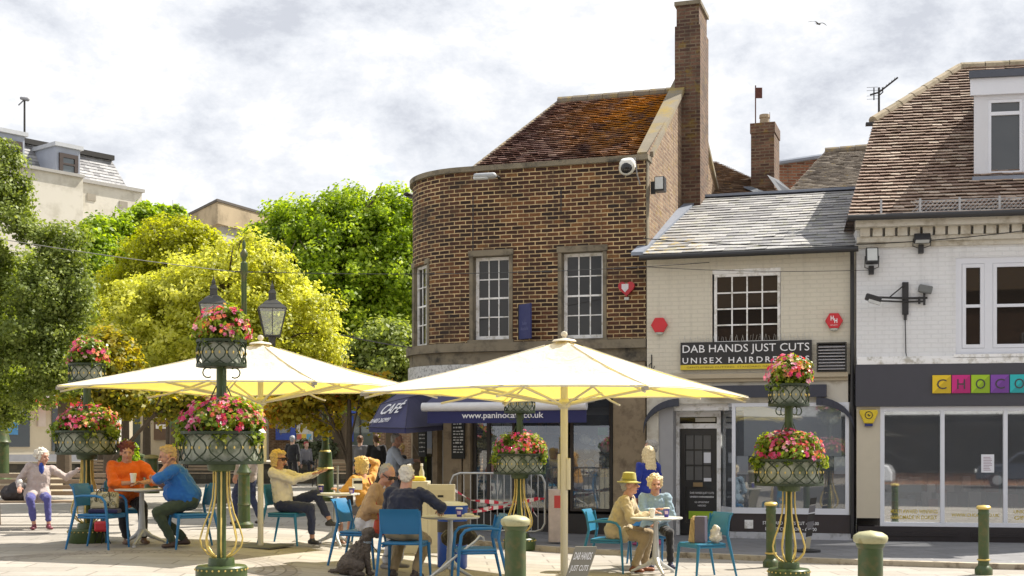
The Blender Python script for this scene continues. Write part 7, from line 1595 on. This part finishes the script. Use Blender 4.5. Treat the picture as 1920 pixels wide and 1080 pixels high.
wrap('Food to go', .36, 0, .24, .055); wrap('Service', .28, .1, .19, .055); wrap('www.food.co.uk', .19, 0, .16, .022)
o = thing('serving_counter', 'cream folding counter boards with a yellow dish on top beside the blue drum', 'counter', (-1.25, 17.8, gz(-1.2, 17.8)), R(-3)); PAN = M_('cream_board', (.56,.52,.40), .6, var=.06)
MB().box(-.28, .08, -.02, .02, .02, 1.02).box(-.28, .08, .02, .34, .98, 1.02).box(-.28, .08, .30, .34, .02, .98).build('panel', PAN, o, bevel=.005); MB().box(.09, .46, -.02, .02, .02, .98).build('panel', PAN, o, bevel=.005); MB().box(.12, .43, -.024, -.0205, .1, .9).build('inset', M_('inset_cream', (.50,.46,.35), .6), o)
MB().box(.22, .3, -.028, -.0245, .80, .83).build('slot', BLACK, o)
MB().ecap((-.2,.1,1.05), (.0,.1,1.05), .045, .04).build('yellow_dish', M_('yellow_food', (.65,.5,.04), .6), o, auto=50)
o = thing('bottle', 'pale bottle standing on the cream counter boards', 'bottle', (-.98, 18.0, gz(-1, 18)+.98+.045)); o.location.x = -1.27; o.location.y = 18.0; MB().lathe([(.035, 0), (.037, .14), (.018, .19), (.016, .24), (0, .24)], (0,0,0), 14).build('body', M_('bottle_pale', (.5,.48,.38), .3), o, auto=40); MB().lathe([(.019, .225), (.02, .26), (0, .262)], (0,0,0), 10).build('cap', WHITE, o)
# ================================================================ A-BOARD
gx = .83; gy = 12.9
ab = thing('sandwich_board', 'leaning grey sandwich board reading DAB HANDS JUST CUTS UNISEX', 'sign', (PX(1062, 13.0), 13.0, gz(.6, 13))); Ms = Matrix(((1, 0, .33, 0), (0, 1, .14, 0), (0, 0, 1, 0), (0, 0, 0, 1)))
MB().box(-.11, .11, -.012, .012, 0, .62, M=Ms).build('panel', M_('board_grey', (.20,.19,.155), .6, var=.1), ab, bevel=.004)
MB().box(-.10, .12, .20, .212, 0, .60, M=Matrix(((1, 0, .33, 0), (0, 1, -.2, 0), (0, 0, 1, 0), (0, 0, 0, 1)))).build('panel', MATS['board_grey'], ab, bevel=.004)
for s_, z_, w_, h_ in (('DAB HANDS', .525, .18, .075), ('JUST CUTS', .395, .18, .075), ('UNISEX', .255, .10, .055), ('HAIR', .15, .1, .05)):
    text(s_, TW, ab, (Ms @ Vector((0, -.0125, z_))), width=w_, height=h_, thick=.003, M=Ms.to_3x3(), bold=.01)
# feather sign with weighted base
o = thing('pavement_flag', 'narrow black and grey pavement flag on a round base by the hairdressers window', 'sign', (PX(1513, 19.6), 19.6, gz(5, 19)+.07)); o.location.x = PX(1513, 19.2); o.location.y = 19.2
MB().lathe([(.2, 0), (.2, .03), (.05, .05), (0, .05)], (0,0,0), 20).build('base', BLACK, o)
mb = MB(); MF = Matrix(((1, 0, .12, 0), (0, 1, 0, 0), (0, 0, 1, 0), (0, 0, 0, 1))); mb.box(-.035, .035, -.01, .01, .05, .22, M=MF); mb.build('post', M_('post_buff', (.40,.37,.28), .6), o)
for i in range(5): MB().prism([MF @ Vector((-.045, -.008, .222+.12*i)), MF @ Vector((.045, -.008, .222+.12*i+.02)), MF @ Vector((.05, -.008, .222+.12*i+.118)), MF @ Vector((-.045, -.008, .222+.12*i+.105))], (0, .016, 0)).build('flag_section', BLACK if i % 2 == 0 else M_('flag_grey', (.12,.12,.14), .5), o)
# ================================================================ CROWD BARRIER AND TAPE
bz = gz(0, 21)+.07; b0, b1 = PX(845, 21.0), PX(1026, 21.0)
o = thing('crowd_barrier', 'galvanised steel crowd barrier in front of the Italian café window', 'barrier', (b0, 21.0, bz)); W_ = b1-b0; Mb = Matrix.Rotation(R(-14), 4, 'Z')
mb = MB(); r_ = .16; P4 = [(0+.0, 0, .18), (0, 0, .95), (.05, 0, 1.06), (.16, 0, 1.1), (W_-.16, 0, 1.1), (W_-.05, 0, 1.06), (W_, 0, .95), (W_, 0, .3), (W_-.05, 0, .2), (W_-.16, 0, .16), (.0, 0, .18)]
mb.tube([Mb @ Vector(p) for p in P4], .019, 8); 
mb.build('frame', STEEL, o, auto=50); mb = MB()
for i in range(1, 14): x = W_*i/14; mb.tube([Mb @ Vector((x, 0, .17)), Mb @ Vector((x, 0, 1.09))], .008, 5)
mb.build('bars', STEEL, o)
for x in (.3, W_-.3): MB().tube([Mb @ Vector((x, -.25, 0)), Mb @ Vector((x, 0, .17)), Mb @ Vector((x, .25, 0))], .017, 6).build('foot', STEEL, o)
TR = M_('tape_red', (.50,.01,.05), .4); TWH = M_('tape_white', (.68,.62,.64), .4)
def tape(pts, label):
    o0 = Vector(pts[0]); q = []
    for i in range(len(pts)-1):
        a, b = Vector(pts[i]), Vector(pts[i+1]); k = max(1, int((b-a).length/.075))
        for j in range(k): q.append(a.lerp(b, j/k))
    q.append(Vector(pts[-1])); vs = []; fs = []; n = len(q)
    for i, p in enumerate(q):
        h = Vector((0, .012*math.sin(i*.9), .032*(.6+.4*math.cos(i*.7)))); c = p-o0; vs += [c-h, c+h, c+h+Vector((0, .004, 0)), c-h+Vector((0, .004, 0))]
    for i in range(n-1):
        for k in range(4): fs.append((4*i+k, 4*i+(k+1) % 4, 4*i+4+(k+1) % 4, 4*i+4+k))
    fs += [(3, 2, 1, 0), (4*n-4, 4*n-3, 4*n-2, 4*n-1)]
    t = MB().add(vs, fs).build('barrier_tape', TR, None); t.data.materials.append(TWH)
    for i, p in enumerate(t.data.polygons): p.material_index = (i//4) % 2
    t.location = o0; setup(t, label, 'tape')
def bp(x, z, y=-.03): return tuple(Vector((b0, 21.0, bz))+Mb @ Vector((x, y, z)))
W = W_
tape([bp(-.02, .88), bp(.35, .66), bp(.9, .62), bp(W, .70)], 'red and white striped tape along the top of the crowd barrier')
tape([bp(.0, .62), bp(.4, .50), bp(.9, .56), bp(W-.1, .70, -.05)], 'second red and white tape crossing lower on the crowd barrier')
tape([bp(-.1, .42), bp(.3, .45), bp(.7, .53)], 'sagging short length of striped tape at the barrier’s left'); tape([bp(W-.25, .70), bp(W-.18, .48), bp(W-.12, .40)], 'loose tail of striped tape hanging at the barrier’s right')
o = thing('planter_box', 'white trough with red flowers beside the barrier, left of the parasol pole', 'planter', (PX(1043, 21.0), 20.6, bz)); MB().box(-.14, .14, -.1, .1, .0, .85).build('box', M_('patterned_card', (.5,.42,.38), .6, var=.4, scale=8), o, bevel=.01); MB().box(-.05, .05, -.104, -.101, .55, .75).build('panel', M_('red_panel', (.5,.05,.05), .5), o)
# ================================================================ WIRES, BIRD
def wire(a, b, sag, label, n=14, r=.009, m=BLACK):
    a, b = Vector(a), Vector(b); pts = [a.lerp(b, i/n)+Vector((0,0,-sag*4*(i/n)*(1-i/n)))-a for i in range(n+1)]
    o = MB().tube(pts, r, 5).build('overhead_cable', m, None); o.location = a; return setup(o, label, 'cable')
top = Vector((-4.25, 20.3, gz(-4.25, 20.3)+4.06)); GW = M_('cable_pale', (.12,.12,.11), .6)
wire(P(-60, 438, 18), top+Vector((-.13,0,0)), .03, 'pale overhead cable from the left to the lamp post top', m=GW, r=.006)
wire(top+Vector((.13,0,0)), P(1330, 492, 22.0), .10, 'dark overhead cable from the lamp post across the brick windows', r=.006)
wire(P(640, 628, 23), P(776, 652, 24.6), .02, 'pale cable from the yellow tree to the brick building corner', m=GW, r=.012)
wire(P(1206, 447, 22.3), P(1925, 432, 20.7), .18, 'thin black cable along the eaves of the cream and white shops', r=.008)
wire(P(1640, 506, 21.3), P(1206, 500, 22.2), .05, 'second thin black cable below the slate roof gutter', r=.005)
b = MB(); b.ecap((0,-.16,0), (0,.14,.0), (.05,.05), (.035,.03), (1,0,0)); b.ecap((0,-.2,.01), (0,-.24,.0), .035, .015)
for sx in (-1, 1):
    p = [Vector((sx*.03, 0, .02)), Vector((sx*.22, -.03, .10)), Vector((sx*.42, .04, .07)), Vector((sx*.62, .10, .0))]; w_ = [.10, .09, .065, .01]
    for i in range(3): b.prism([p[i]+Vector((0,-w_[i],0)), p[i+1]+Vector((0,-w_[i+1],0)), p[i+1]+Vector((0,w_[i+1],0)), p[i]+Vector((0,w_[i],0))], (0,0,.012))
b.prism([(-.03,.12,0), (.03,.12,0), (.06,.26,0), (-.06,.26,0)], (0,0,.01))
o = b.build('gull', M_('gull_dark', (.05,.045,.04), .8), None); o.location = P(1534, 45, 72); o.rotation_euler = (R(20), R(3), R(20)); setup(o, 'gull gliding high in the sky to the right of the tall chimney', 'bird')
finish_pending()
